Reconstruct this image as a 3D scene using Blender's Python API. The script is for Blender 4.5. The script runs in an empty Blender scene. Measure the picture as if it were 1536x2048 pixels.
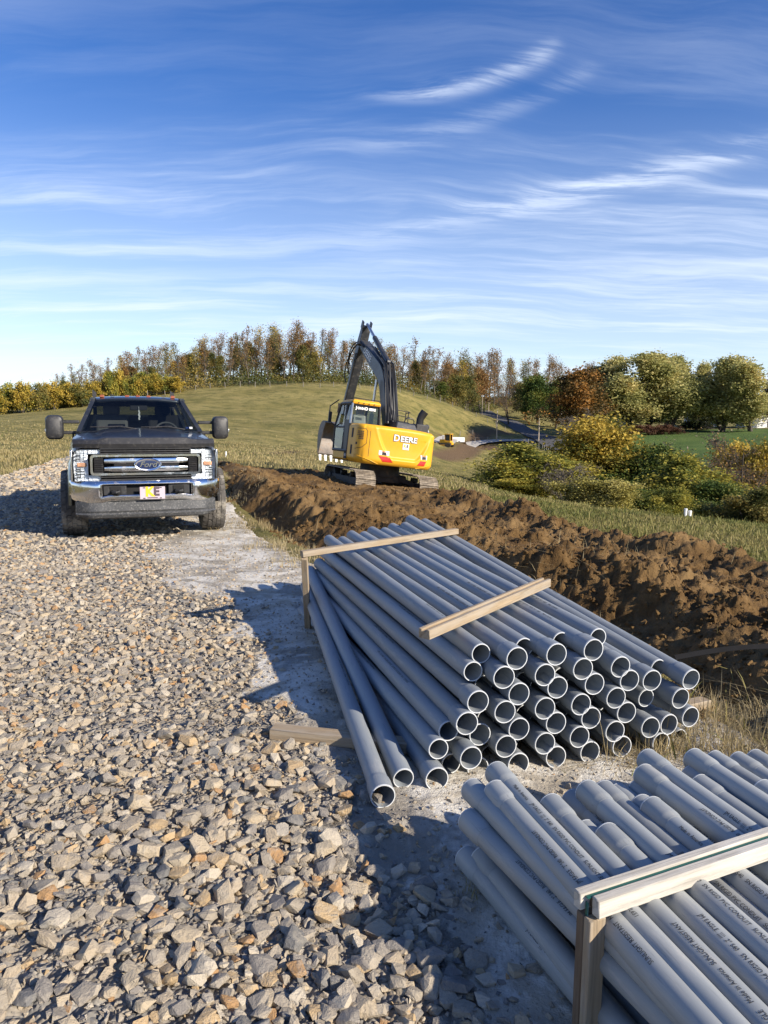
import bpy, bmesh, math, random
import numpy as np
from mathutils import Vector, Matrix, Euler, noise as mnoise
R = math.radians
scene = bpy.context.scene
col = scene.collection

# ------------------------------------------------------------------ camera
FPX = 1479.0                       # focal length in photo pixels (1536 x 2048)
PITCH, ROLL, CAMZ = R(6.52), R(0.8), 1.5
_f = np.array([0, math.cos(PITCH), -math.sin(PITCH)])
_u0 = np.array([0, math.sin(PITCH), math.cos(PITCH)])
_r0 = np.array([1.0, 0, 0])
_r = _r0 * math.cos(ROLL) + _u0 * math.sin(ROLL)
_u = -_r0 * math.sin(ROLL) + _u0 * math.cos(ROLL)
cam_d = bpy.data.cameras.new('camera')
cam_d.sensor_fit = 'VERTICAL'; cam_d.sensor_height = 36.0; cam_d.sensor_width = 27.0
cam_d.lens = FPX * 36.0 / 2048.0
cam_d.clip_start = 0.05; cam_d.clip_end = 8000
cam = bpy.data.objects.new('camera', cam_d); col.objects.link(cam)
M = Matrix.Identity(4)
for i in range(3):
    M[i][0] = _r[i]; M[i][1] = _u[i]; M[i][2] = -_f[i]
M[2][3] = CAMZ
cam.matrix_world = M
scene.camera = cam

def ray(px, py):
    d = _f + (px - 768) / FPX * _r + (1024 - py) / FPX * _u
    return d / d[1]
def P(px, py, Y):
    """world point on the sight line of a photo pixel at ground distance Y"""
    d = ray(px, py)
    return Vector((d[0] * Y, Y, CAMZ + d[2] * Y))
def PZ(px, py, z):
    """world point on the sight line of a photo pixel at height z"""
    d = ray(px, py)
    t = (z - CAMZ) / d[2]
    return Vector((d[0] * t, t, z))

# ------------------------------------------------------------------ light
SUN_EL = R(27.0)
SUN_H = Vector((0.82, -0.57, 0)).normalized()
TO_SUN = Vector((SUN_H.x * math.cos(SUN_EL), SUN_H.y * math.cos(SUN_EL), math.sin(SUN_EL)))
sun_d = bpy.data.lights.new('sun', 'SUN'); sun_d.energy = 5.0; sun_d.angle = R(0.53)
sun_d.color = (1.0, 0.9, 0.76)
sun = bpy.data.objects.new('sun', sun_d); col.objects.link(sun)
sun.rotation_euler = TO_SUN.to_track_quat('Z', 'Y').to_euler()
sun.location = (30, -20, 40)

scene.view_settings.view_transform = 'Standard'
scene.view_settings.look = 'None'
scene.view_settings.exposure = 0.68
scene.view_settings.gamma = 1.0
scene.view_settings.use_curve_mapping = False

class NT:
    """small helper to write node trees"""
    def __init__(self, tree):
        self.t = tree; self.n = tree.nodes; self.l = tree.links
    def node(self, kind, **kw):
        n = self.n.new(kind)
        for k, v in kw.items():
            setattr(n, k, v)
        return n
    def put(self, sock, v):
        if v is None: return
        if hasattr(v, 'is_output'):
            self.l.new(v, sock)
        else:
            if hasattr(sock.default_value, '__len__') and not hasattr(v, '__len__'):
                v = (v,) * len(sock.default_value)
            if hasattr(v, '__len__') and len(v) == 3 and len(sock.default_value) == 4:
                v = (*v, 1)
            sock.default_value = v
    def math(self, op, a, b=None, c=None, clamp=False):
        n = self.node('ShaderNodeMath', operation=op); n.use_clamp = clamp
        for i, v in enumerate((a, b, c)):
            if v is not None: self.put(n.inputs[i], v)
        return n.outputs[0]
    def noise(self, vec, scale, detail=3, rough=0.55, dist=0.0, dim='3D'):
        n = self.node('ShaderNodeTexNoise'); n.noise_dimensions = dim
        if vec is not None: self.put(n.inputs['Vector'], vec)
        n.inputs['Scale'].default_value = scale; n.inputs['Detail'].default_value = detail
        n.inputs['Roughness'].default_value = rough; n.inputs['Distortion'].default_value = dist
        return n.outputs[0]
    def ramp(self, fac, stops, interp='LINEAR'):
        n = self.node('ShaderNodeValToRGB'); cr = n.color_ramp; cr.interpolation = interp
        while len(cr.elements) < len(stops): cr.elements.new(0.5)
        for e, (p, c) in zip(cr.elements, stops):
            e.position = p
            e.color = (c, c, c, 1) if not hasattr(c, '__len__') else (*c[:3], 1)
        self.put(n.inputs[0], fac)
        return n.outputs[0]
    def mix(self, fac, a, b, mode='MIX'):
        n = self.node('ShaderNodeMix', data_type='RGBA', blend_type=mode)
        self.put(n.inputs[0], fac); self.put(n.inputs[6], a); self.put(n.inputs[7], b)
        return n.outputs[2]
    def mapping(self, vec, loc=(0, 0, 0), rot=(0, 0, 0), sc=(1, 1, 1)):
        n = self.node('ShaderNodeMapping')
        self.put(n.inputs[0], vec); n.inputs[1].default_value = loc
        n.inputs[2].default_value = rot; n.inputs[3].default_value = sc
        return n.outputs[0]
    def smooth(self, v, a, b):
        n = self.node('ShaderNodeMapRange', interpolation_type='SMOOTHSTEP')
        self.put(n.inputs[0], v); n.inputs[1].default_value = a; n.inputs[2].default_value = b
        return n.outputs[0]
    def bump(self, h, strength=0.4, dist=0.01):
        n = self.node('ShaderNodeBump'); n.inputs['Strength'].default_value = strength
        n.inputs['Distance'].default_value = dist
        self.put(n.inputs['Height'], h)
        return n.outputs[0]

# ------------------------------------------------------------------ sky with cirrus
world = bpy.data.worlds.new('World'); scene.world = world; world.use_nodes = True
w = NT(world.node_tree); w.n.clear()
sky = w.node('ShaderNodeTexSky', sky_type='NISHITA'); sky.sun_disc = False
sky.sun_elevation = SUN_EL; sky.sun_rotation = math.atan2(TO_SUN.x, TO_SUN.y)
sky.altitude = 300; sky.air_density = 1.0; sky.dust_density = 0.0; sky.ozone_density = 2.2
tc = w.node('ShaderNodeTexCoord').outputs['Generated']
sp = w.node('ShaderNodeSeparateXYZ'); w.put(sp.inputs[0], tc)
zz = w.math('ADD', w.math('MAXIMUM', sp.outputs[2], 0.0), 0.16)
cx = w.node('ShaderNodeCombineXYZ')
w.put(cx.inputs[0], w.math('DIVIDE', sp.outputs[0], zz)); w.put(cx.inputs[1], w.math('DIVIDE', sp.outputs[1], zz))
plane = cx.outputs[0]
wob = w.noise(plane, 0.9, 3)
wv = w.node('ShaderNodeVectorMath', operation='ADD')
w.put(wv.inputs[0], plane)
wc = w.node('ShaderNodeCombineXYZ'); w.put(wc.inputs[0], w.math('MULTIPLY', w.math('SUBTRACT', wob, 0.5), 0.35)); w.put(wc.inputs[1], w.math('MULTIPLY', w.math('SUBTRACT', wob, 0.5), 0.45))
w.put(wv.inputs[1], wc.outputs[0])
pl2 = wv.outputs[0]
band = w.noise(w.mapping(pl2, (3.1, 0.55, 0), (0, 0, R(-14)), (0.28, 1.0, 1)), 1.15, 3, 0.5)
strk = w.noise(w.mapping(pl2, (0, 0, 0), (0, 0, R(-24)), (0.55, 4.2, 1)), 1.3, 7, 0.6, 0.0)
fine = w.noise(w.mapping(pl2, (0, 0, 0), (0, 0, R(-30)), (1.6, 9, 1)), 1.6, 6, 0.65, 0.0)
veil = w.smooth(sp.outputs[2], 0.50, 0.12)
base = w.smooth(band, 0.26, 0.56)
st = w.smooth(w.math('ADD', w.math('MULTIPLY', strk, 0.75), w.math('MULTIPLY', fine, 0.25)), 0.42, 0.66)
cl = w.math('MULTIPLY', base, w.math('ADD', w.math('MULTIPLY', st, 0.85), 0.12))
cl = w.math('MULTIPLY', cl, w.math('ADD', w.math('MULTIPLY', veil, 0.80), 0.22))
# two drawn-out cirrus hooks, in directions round +Y
ypos = w.math('MAXIMUM', sp.outputs[1], 0.05)
ga = w.math('DIVIDE', sp.outputs[0], ypos); gb = w.math('DIVIDE', sp.outputs[2], ypos)
front = w.smooth(sp.outputs[1], 0.2, 0.5)
def hook(a0, a1, b0, b1, power, w0, w1, amp):
    t = w.math('DIVIDE', w.math('SUBTRACT', ga, a0), a1 - a0)
    tc_ = w.math('MINIMUM', w.math('MAXIMUM', t, 0.0), 1.0)
    mid = w.math('ADD', b0, w.math('MULTIPLY', w.math('POWER', tc_, power), b1 - b0))
    mid = w.math('ADD', mid, w.math('MULTIPLY', w.math('SUBTRACT', fine, 0.5), 0.03))
    wd = w.math('ADD', w0, w.math('MULTIPLY', tc_, w1 - w0))
    d = w.math('DIVIDE', w.math('SUBTRACT', gb, mid), wd)
    g = w.math('EXPONENT', w.math('MULTIPLY', w.math('MULTIPLY', d, d), -1.0))
    ends = w.math('MULTIPLY', w.smooth(t, -0.05, 0.45), w.smooth(t, 1.06, 0.9))
    tex = w.math('ADD', 0.15, w.math('MULTIPLY', w.smooth(fine, 0.38, 0.62), 0.95))
    return w.math('MULTIPLY', w.math('MULTIPLY', w.math('MULTIPLY', g, ends), tex), w.math('MULTIPLY', front, amp))
def gn(px, py):
    d = ray(px, py); return d[0], d[2]
a0, b0 = gn(700, 195); a1, b1 = gn(1115, 95)
h1 = hook(a0, a1, b0, b1, 2.6, 0.006, 0.014, 0.6)
a0, b0 = gn(620, 300); a1, b1 = gn(1200, 130)
h2 = hook(a0, a1, b0, b1, 2.0, 0.012, 0.014, 0.22)
a0, b0 = gn(560, 500); a1, b1 = gn(1560, 285)
h3 = hook(a0, a1, b0, b1, 1.25, 0.02, 0.016, 0.55)
cl = w.math('MINIMUM', w.math('ADD', w.math('ADD', cl, h1), w.math('ADD', h2, h3)), 1.0)
cl = w.math('MULTIPLY', cl, 0.82)
hz = w.math('MULTIPLY', w.smooth(sp.outputs[2], 0.42, -0.02), 0.60)
cl = w.math('MAXIMUM', cl, w.math('ADD', w.math('MULTIPLY', hz, 0.85), w.math('MULTIPLY', cl, 0.60)))
skyc = w.node('ShaderNodeHueSaturation'); skyc.inputs['Saturation'].default_value = 1.34
skyc.inputs['Hue'].default_value = 0.517; skyc.inputs['Value'].default_value = 1.0
w.put(skyc.inputs['Color'], sky.outputs[0])
mixc = w.mix(cl, skyc.outputs[0], (6.0, 6.7, 7.9))
bg = w.node('ShaderNodeBackground'); w.put(bg.inputs[0], mixc); bg.inputs[1].default_value = 0.100
wo = w.node('ShaderNodeOutputWorld'); w.l.new(bg.outputs[0], wo.inputs[0])

# ------------------------------------------------------------------ helpers
def material(name, color, rough=0.6, metal=0.0, var=0.12, vscale=6.0, bump=0.0, bscale=60.0, bdist=0.004, spec=0.5,
             dirt=None, dirt_amt=0.0, dscale=3.0, trans=0.0, coat=0.0, ior=None):
    m = bpy.data.materials.new(name); m.use_nodes = True
    t = NT(m.node_tree); b = t.n['Principled BSDF']
    co = t.node('ShaderNodeTexCoord').outputs['Object']
    n1 = t.noise(co, vscale, 4, 0.6)
    dark = tuple(c * (1 - var) for c in color); lite = tuple(min(1, c * (1 + var)) for c in color)
    c = t.ramp(n1, [(0.3, dark), (0.7, lite)])
    if dirt is not None:
        n2 = t.noise(co, dscale, 6, 0.7, 0.3)
        f = t.math('MULTIPLY', t.smooth(n2, 0.5, 0.68), dirt_amt)
        c = t.mix(f, c, dirt)
        t.put(b.inputs['Roughness'], t.math('ADD', rough, t.math('MULTIPLY', f, max(0.0, 0.85 - rough))))
    else:
        b.inputs['Roughness'].default_value = rough
    t.put(b.inputs['Base Color'], c)
    b.inputs['Metallic'].default_value = metal
    b.inputs['Specular IOR Level'].default_value = spec
    b.inputs['Transmission Weight'].default_value = trans
    b.inputs['Coat Weight'].default_value = coat
    if ior: b.inputs['IOR'].default_value = ior
    if bump > 0:
        t.put(b.inputs['Normal'], t.bump(t.noise(co, bscale, 4, 0.65), bump, bdist))
    return m

def link(o, parent=None):
    col.objects.link(o)
    if parent is not None: o.parent = parent
    return o
def tag(o, label=None, cat=None, group=None, kind=None):
    if label: o['label'] = label
    if cat: o['category'] = cat
    if group: o['group'] = group
    if kind: o['kind'] = kind
    return o
def empty(name, loc=(0, 0, 0), rot=(0, 0, 0)):
    o = bpy.data.objects.new(name, None); col.objects.link(o)
    o.empty_display_size = 0.2
    o.location = loc; o.rotation_euler = rot
    return o
def mesh_np(name, verts, faces, smooth=False):
    """verts (n,3), faces (m,k) numpy arrays with a constant k"""
    verts = np.asarray(verts, np.float32); faces = np.asarray(faces, np.int32)
    me = bpy.data.meshes.new(name)
    me.vertices.add(len(verts)); me.vertices.foreach_set('co', verts.ravel())
    k = faces.shape[1]
    me.loops.add(faces.size); me.loops.foreach_set('vertex_index', faces.ravel())
    me.polygons.add(len(faces))
    me.polygons.foreach_set('loop_start', np.arange(0, faces.size, k, dtype=np.int32))
    me.polygons.foreach_set('loop_total', np.full(len(faces), k, np.int32))
    me.polygons.foreach_set('use_smooth', np.full(len(faces), smooth))
    me.update(calc_edges=True)
    return me
def attr(me, name, vals):
    a = me.attributes.new(name, 'FLOAT', 'POINT'); a.data.foreach_set('value', np.asarray(vals, np.float32))
def obj(name, me, mat, parent=None):
    o = bpy.data.objects.new(name, me)
    if mat is not None and len(me.materials) == 0: me.materials.append(mat)
    return link(o, parent)

class MB:
    """collects shapes into one mesh"""
    def __init__(self): self.v = []; self.f = []; self.X = Matrix.Identity(4)
    def add(self, verts, faces):
        b = len(self.v)
        self.v += [tuple(self.X @ Vector(p)) for p in verts]
        self.f += [tuple(i + b for i in f) for f in faces]
    def box(self, c, s, rot=None):
        m = Matrix.Translation(Vector(c)) @ (rot.to_matrix().to_4x4() if rot else Matrix.Identity(4))
        vs = [m @ Vector((x * s[0] / 2, y * s[1] / 2, z * s[2] / 2)) for x in (-1, 1) for y in (-1, 1) for z in (-1, 1)]
        self.add(vs, [(0, 1, 3, 2), (4, 6, 7, 5), (0, 4, 5, 1), (2, 3, 7, 6), (0, 2, 6, 4), (1, 5, 7, 3)])
        return self
    def tube(self, pts, r, n=10, cap=True, rs=None):
        pts = [Vector(p) for p in pts]; k = len(pts)
        rs = rs or [r] * k
        t0 = (pts[1] - pts[0]).normalized()
        up = Vector((0, 0, 1)) if abs(t0.z) < 0.9 else Vector((1, 0, 0))
        a = t0.cross(up).normalized()
        vs = []
        for i, p in enumerate(pts):
            t = (pts[min(i + 1, k - 1)] - pts[max(i - 1, 0)]).normalized()
            a = (a - t * a.dot(t)).normalized(); b = t.cross(a)
            for j in range(n):
                g = 2 * math.pi * j / n
                vs.append(p + (a * math.cos(g) + b * math.sin(g)) * rs[i])
        fs = []
        for i in range(k - 1):
            for j in range(n):
                fs.append((i * n + j, i * n + (j + 1) % n, (i + 1) * n + (j + 1) % n, (i + 1) * n + j))
        if cap:
            fs.append(tuple(range(n - 1, -1, -1))); fs.append(tuple((k - 1) * n + j for j in range(n)))
        self.add(vs, fs); return self
    def cyl(self, p0, p1, r, r1=None, n=16, cap=True):
        return self.tube([p0, p1], r, n, cap, [r, r if r1 is None else r1])
    def loft(self, secs, closed=True, cap=True):
        n = len(secs[0]); vs = [p for s in secs for p in s]; fs = []
        for i in range(len(secs) - 1):
            for j in range(n if closed else n - 1):
                fs.append((i * n + j, i * n + (j + 1) % n, (i + 1) * n + (j + 1) % n, (i + 1) * n + j))
        if cap and closed:
            fs.append(tuple(range(n - 1, -1, -1))); fs.append(tuple((len(secs) - 1) * n + j for j in range(n)))
        self.add(vs, fs); return self
    def prism(self, poly, axis, a, b):
        """poly: 2-D outline; axis 0/1/2 the extrusion axis, from a to b"""
        def mk(p, q):
            return {0: (q, p[0], p[1]), 1: (p[0], q, p[1]), 2: (p[0], p[1], q)}[axis]
        return self.loft([[mk(p, a) for p in poly], [mk(p, b) for p in poly]])
    def lathe(self, prof, axis=0, n=32, c=(0, 0, 0)):
        """prof: (position along the axis, radius), closed loop"""
        secs = []
        for j in range(n):
            g = 2 * math.pi * j / n; s = []
            for a, r in prof:
                q = (r * math.cos(g), r * math.sin(g))
                p = {0: (a, q[0], q[1]), 1: (q[0], a, q[1]), 2: (q[0], q[1], a)}[axis]
                s.append((p[0] + c[0], p[1] + c[1], p[2] + c[2]))
            secs.append(s)
        secs.append(secs[0])
        return self.loft(secs, True, False)
    def build(self, name, mat, parent=None, bevel=0.0, segs=2, smooth=35, loc=None):
        me = bpy.data.meshes.new(name); me.from_pydata(self.v, [], self.f)
        bm = bmesh.new(); bm.from_mesh(me)
        bmesh.ops.remove_doubles(bm, verts=bm.verts, dist=1e-5)
        bmesh.ops.recalc_face_normals(bm, faces=bm.faces); bm.to_mesh(me); bm.free()
        if smooth:
            me.polygons.foreach_set('use_smooth', np.ones(len(me.polygons), bool))
            me.set_sharp_from_angle(angle=R(smooth))
        o = obj(name, me, mat, parent)
        if loc: o.location = loc
        if bevel > 0:
            b = o.modifiers.new('bevel', 'BEVEL'); b.width = bevel; b.segments = segs; b.limit_method = 'ANGLE'; b.angle_limit = R(30)
            b.harden_normals = False
        return o
def rrect(w, h, r, n=4, cx=0.0, cy=0.0):
    pts = []
    for sx, sy, a0 in ((1, 1, 0), (-1, 1, 90), (-1, -1, 180), (1, -1, 270)):
        for i in range(n + 1):
            a = R(a0 + 90 * i / n)
            pts.append((cx + sx * (w / 2 - r) + r * math.cos(a), cy + sy * (h / 2 - r) + r * math.sin(a)))
    return pts
def lerp(a, b, t): return a + (b - a) * t
def interp(tab, x):
    return float(np.interp(x, [t[0] for t in tab], [t[1] for t in tab]))
def text_me(s, size, extrude=0.0, offset=0.0, shear=0.0, align='CENTER'):
    c = bpy.data.curves.new('lettering', 'FONT'); c.body = s; c.size = size
    c.extrude = extrude; c.offset = offset; c.shear = shear
    c.align_x = align; c.align_y = 'CENTER'; c.resolution_u = 3
    o = bpy.data.objects.new('lettering', c); col.objects.link(o)
    me = bpy.data.meshes.new_from_object(o)
    bpy.data.objects.remove(o); bpy.data.curves.remove(c)
    me.materials.clear()
    return me
def text_part(name, s, size, mat, parent, matrix, extrude=0.002, offset=0.0, shear=0.0, sx=1.0):
    me = text_me(s, size, extrude, offset, shear)
    me.transform(matrix @ Matrix.Diagonal((sx, 1, 1, 1)))
    return obj(name, me, mat, parent)
def copy_tree(o, parent=None):
    c = o.copy(); col.objects.link(c); c.parent = parent
    for ch in list(o.children): copy_tree(ch, c)
    return c
ORD = ('first second third fourth fifth sixth seventh eighth ninth tenth eleventh twelfth thirteenth fourteenth fifteenth sixteenth '
       'seventeenth eighteenth nineteenth twentieth').split()
TENS = {20: 'twenty', 30: 'thirty', 40: 'forty', 50: 'fifty', 60: 'sixty', 70: 'seventy', 80: 'eighty', 90: 'ninety', 100: 'hundred'}
TENTH = {30: 'thirtieth', 40: 'fortieth', 50: 'fiftieth', 60: 'sixtieth', 70: 'seventieth', 80: 'eightieth', 90: 'ninetieth', 100: 'hundredth'}
def ordinal(n):
    if n <= 20: return ORD[n - 1]
    if n % 10 == 0: return TENTH[n]
    return TENS[n // 10 * 10] + '-' + ORD[n % 10 - 1]

# value noise on numpy arrays
def _hash(ix, iy, s):
    h = (ix.astype(np.int64) * 374761393 + iy.astype(np.int64) * 668265263 + s * 1442695041) & 0xffffffff
    h = ((h ^ (h >> 13)) * 1274126177) & 0xffffffff
    return ((h ^ (h >> 16)) & 0xffff) / 65535.0
def vnoise(x, y, s=0):
    ix = np.floor(x); iy = np.floor(y); fx = x - ix; fy = y - iy
    ix = ix.astype(np.int64); iy = iy.astype(np.int64)
    fx = fx * fx * fx * (fx * (fx * 6 - 15) + 10); fy = fy * fy * fy * (fy * (fy * 6 - 15) + 10)
    a = _hash(ix, iy, s); b = _hash(ix + 1, iy, s); c = _hash(ix, iy + 1, s); d = _hash(ix + 1, iy + 1, s)
    return (a * (1 - fx) + b * fx) * (1 - fy) + (c * (1 - fx) + d * fx) * fy
def fbm(x, y, octv=4, s=0, gain=0.5, lac=2.03):
    t = 0; a = 1; n = 0
    for i in range(octv):
        c_, s_ = math.cos(i * 0.9 + 0.3), math.sin(i * 0.9 + 0.3)
        t = t + a * vnoise((x * c_ - y * s_) * lac ** i, (x * s_ + y * c_) * lac ** i, s + i * 17); n += a; a *= gain
    return t / n
def sstep(v, a, b):
    t = np.clip((v - a) / (b - a), 0, 1); return t * t * (3 - 2 * t)
def poly_dist(x, y, pts, closed=False):
    """distance to a polyline and the arc parameter of the nearest point"""
    best = np.full(x.shape, 1e9); par = np.zeros(x.shape); acc = 0
    q = list(pts) + ([pts[0]] if closed else [])
    for (ax, ay), (bx, by) in zip(q[:-1], q[1:]):
        dx, dy = bx - ax, by - ay; L = math.hypot(dx, dy)
        t = np.clip(((x - ax) * dx + (y - ay) * dy) / (L * L), 0, 1)
        d = np.hypot(x - ax - t * dx, y - ay - t * dy)
        m = d < best; best = np.where(m, d, best); par = np.where(m, acc + t * L, par); acc += L
    return best, par
def poly_in(x, y, pts):
    ins = np.zeros(x.shape, bool); n = len(pts)
    for i in range(n):
        ax, ay = pts[i]; bx, by = pts[(i + 1) % n]
        if ay == by: continue
        ins ^= ((ay > y) != (by > y)) & (x < (bx - ax) * (y - ay) / (by - ay) + ax)
    return ins
def poly_sd(x, y, pts):
    d, _ = poly_dist(x, y, pts, True)
    return np.where(poly_in(x, y, pts), d, -d)

# ------------------------------------------------------------------ terrain shape (thin plate spline through known points)
ctrl = []
def cp(px, py, Y): ctrl.append(tuple(P(px, py, Y)))
def cw(x, y, z): ctrl.append((x, y, z))
for x in (-9, -5, -2, 0.5, 2.5):
    for y in (-6, -2, 2, 6): cw(x, y, 0)
for x, y, z in ((-10, 10, -.12), (-6, 10, -.12), (-3, 10, -.12), (-0.5, 9, -.06), (-8, 16, -.12), (-4.5, 15, -.12), (-12, 24, -.08), (-8, 24, -.1), (-14.5, 33, 0), (-2.5, 14, -.1)): cw(x, y, z)
cw(-11, 33, -0.1); cw(-18, 45, -0.4); cw(-30, 30, 0.4); cw(-20, 12, 0.3); cw(-40, 5, 1); cw(-30, -40, 1); cw(30, -40, -1); cw(0, -60, 0)
cw(5, 3, -0.1); cw(9, 2, -0.5); cw(3, 6, -0.05); cw(2, 9, -0.15); cw(16, 4, -1.0)
cp(1536, 1085, 12); cp(1300, 1045, 15); cp(1060, 1005, 21); cw(-0.13, 23.4, -0.42); cp(890, 982, 22); cp(640, 955, 24); cp(520, 935, 27)
cp(1536, 1052, 17); cp(1200, 1018, 23); cp(960, 975, 32); cp(1700, 1075, 17)
cw(13, 38, -3.6); cw(24, 34, -4.2); cw(8, 50, -2.4); cw(20, 55, -6.0); cw(34, 55, -7.0); cw(48, 55, -7); cw(40, 30, -4.5)
cp(560, 925, 42); cp(700, 912, 60); cp(450, 915, 40); cp(600, 903, 75); cp(450, 900, 70)
cp(560, 858, 118); cp(420, 850, 118); cp(700, 860, 125); cp(560, 815, 155); cp(540, 771, 190); cp(700, 772, 196); cp(850, 797, 205)
cp(930, 822, 212); cp(860, 850, 178); cp(400, 778, 186); cp(300, 792, 178); cp(150, 815, 168); cp(0, 829, 160); cp(-150, 835, 155)
cp(0, 868, 75); cp(60, 905, 42); cp(250, 860, 100); cp(-100, 880, 60)
cp(895, 895, 180); cp(1000, 881, 190); cp(1065, 884, 182); cp(1150, 900, 155); cp(1040, 861, 208); cp(985, 836, 245); cp(950, 815, 285)
cp(950, 920, 140); cp(880, 945, 100); cp(920, 965, 66); cp(1020, 955, 125); cp(1080, 940, 120)
cp(1230, 868, 190); cp(1300, 862, 200); cp(1500, 860, 200); cp(1650, 858, 195); cp(1350, 892, 160); cp(1450, 925, 125); cp(1250, 930, 130); cp(1620, 920, 120)
cw(30, 85, -7.5); cw(48, 90, -7.0); cw(65, 90, -6.5)
cp(600, 768, 240); cp(300, 785, 235); cp(60, 815, 230); cp(1000, 800, 310); cp(1150, 812, 300); cp(1300, 838, 270); cp(1500, 846, 270); cp(1750, 850, 260)
for a in range(0, 360, 30):
    cw(600 * math.sin(R(a)), 600 * math.cos(R(a)), 4 if 60 < a < 300 else 12)
CT = np.array(ctrl)
def _tps(d2): return 0.5 * d2 * np.log(d2 + 1e-9)
def _fit():
    n = len(CT); d2 = ((CT[:, None, :2] - CT[None, :, :2]) ** 2).sum(-1)
    A = np.zeros((n + 3, n + 3)); A[:n, :n] = _tps(d2) + np.eye(n) * 2.0
    A[:n, n] = 1; A[:n, n + 1:] = CT[:, :2]; A[n, :n] = 1; A[n + 1:, :n] = CT[:, :2].T
    return np.linalg.solve(A, np.concatenate([CT[:, 2], [0, 0, 0]]))
WT = _fit()
def ground(x, y):
    x = np.asarray(x, float); y = np.asarray(y, float); sh = x.shape
    x = x.ravel(); y = y.ravel(); out = np.zeros(len(x)); n = len(CT)
    for s in range(0, len(x), 40000):
        xs, ys = x[s:s + 40000], y[s:s + 40000]
        rr = np.hypot(xs, ys); k = np.minimum(1, 590 / np.maximum(rr, 1)); xs = xs * k; ys = ys * k
        d2 = (xs[:, None] - CT[None, :, 0]) ** 2 + (ys[:, None] - CT[None, :, 1]) ** 2
        out[s:s + 40000] = _tps(d2) @ WT[:n] + WT[n] + WT[n + 1] * xs + WT[n + 2] * ys
    return out.reshape(sh)
def gz(x, y): return float(ground(np.array([x]), np.array([y]))[0])
def hit(px, py, y0=8.0, y1=420.0):
    """first point of the terrain on a pixel's sight line"""
    d = ray(px, py); Y = np.geomspace(y0, y1, 900)
    dz = CAMZ + d[2] * Y - ground(d[0] * Y, Y)
    i = np.argmax(dz < 0) if (dz < 0).any() else len(Y) - 1
    return Vector((d[0] * Y[i], Y[i], gz(d[0] * Y[i], Y[i])))

def polar(rmin, rmax, ratio, a0, a1, da):
    rs = np.exp(np.arange(math.log(rmin), math.log(rmax) + 1e-9, math.log(ratio)))
    an = np.radians(np.arange(a0, a1 + 1e-6, da))
    A, RR = np.meshgrid(an, rs)
    X = RR * np.sin(A); Y = RR * np.cos(A); nr, na = X.shape
    i = np.arange(nr - 1)[:, None] * na + np.arange(na - 1)[None, :]
    F = np.stack([i, i + 1, i + na + 1, i + na], -1).reshape(-1, 4)
    return X.ravel(), Y.ravel(), F
def field_mesh(name, X, Y, Z, F, keep=None):
    if keep is not None:
        F = F[keep[F].any(1)]
        used = np.unique(F); mp = np.full(len(X), -1); mp[used] = np.arange(len(used))
        F = mp[F]; X, Y, Z = X[used], Y[used], Z[used]
    else: used = np.arange(len(X))
    return mesh_np(name, np.stack([X, Y, Z], 1), F, True), used

PAD = [(-7.2, -45), (-6.8, -4), (-7.2, 5), (-8.6, 13), (-11.5, 22.3), (-14.1, 33), (-17, 42), (-22, 54), (-17, 56), (-12, 43), (-8.6, 33), (-6.0, 24), (-3.4, 16.5),
       (-2.75, 14), (-1.75, 10.8), (-0.9, 8.6), (0.1, 7.3), (1.0, 6.4), (1.75, 5.0), (1.85, 3.7), (2.1, 2.5), (2.6, -4), (3.0, -45)]
SOIL = [(-5.4, 24), (-4.0, 17.5), (-2.9, 13.6), (-1.7, 10.6), (-0.8, 8.4), (0.2, 7.0), (0.9, 6.0), (1.4, 5.0), (1.5, 3.9), (1.62, 3.0), (2.0, 1.2), (7.5, 0.5),
        (7.4, 4.6), (5.3, 8.2), (4.3, 10), (3.5, 12), (3.0, 14.5), (2.8, 18), (2.7, 22.6), (1.6, 25.5), (-1.0, 26.5), (-3.0, 27), (-4.2, 26), (-7.2, 34), (-9.5, 40), (-10.0, 38)]
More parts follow.
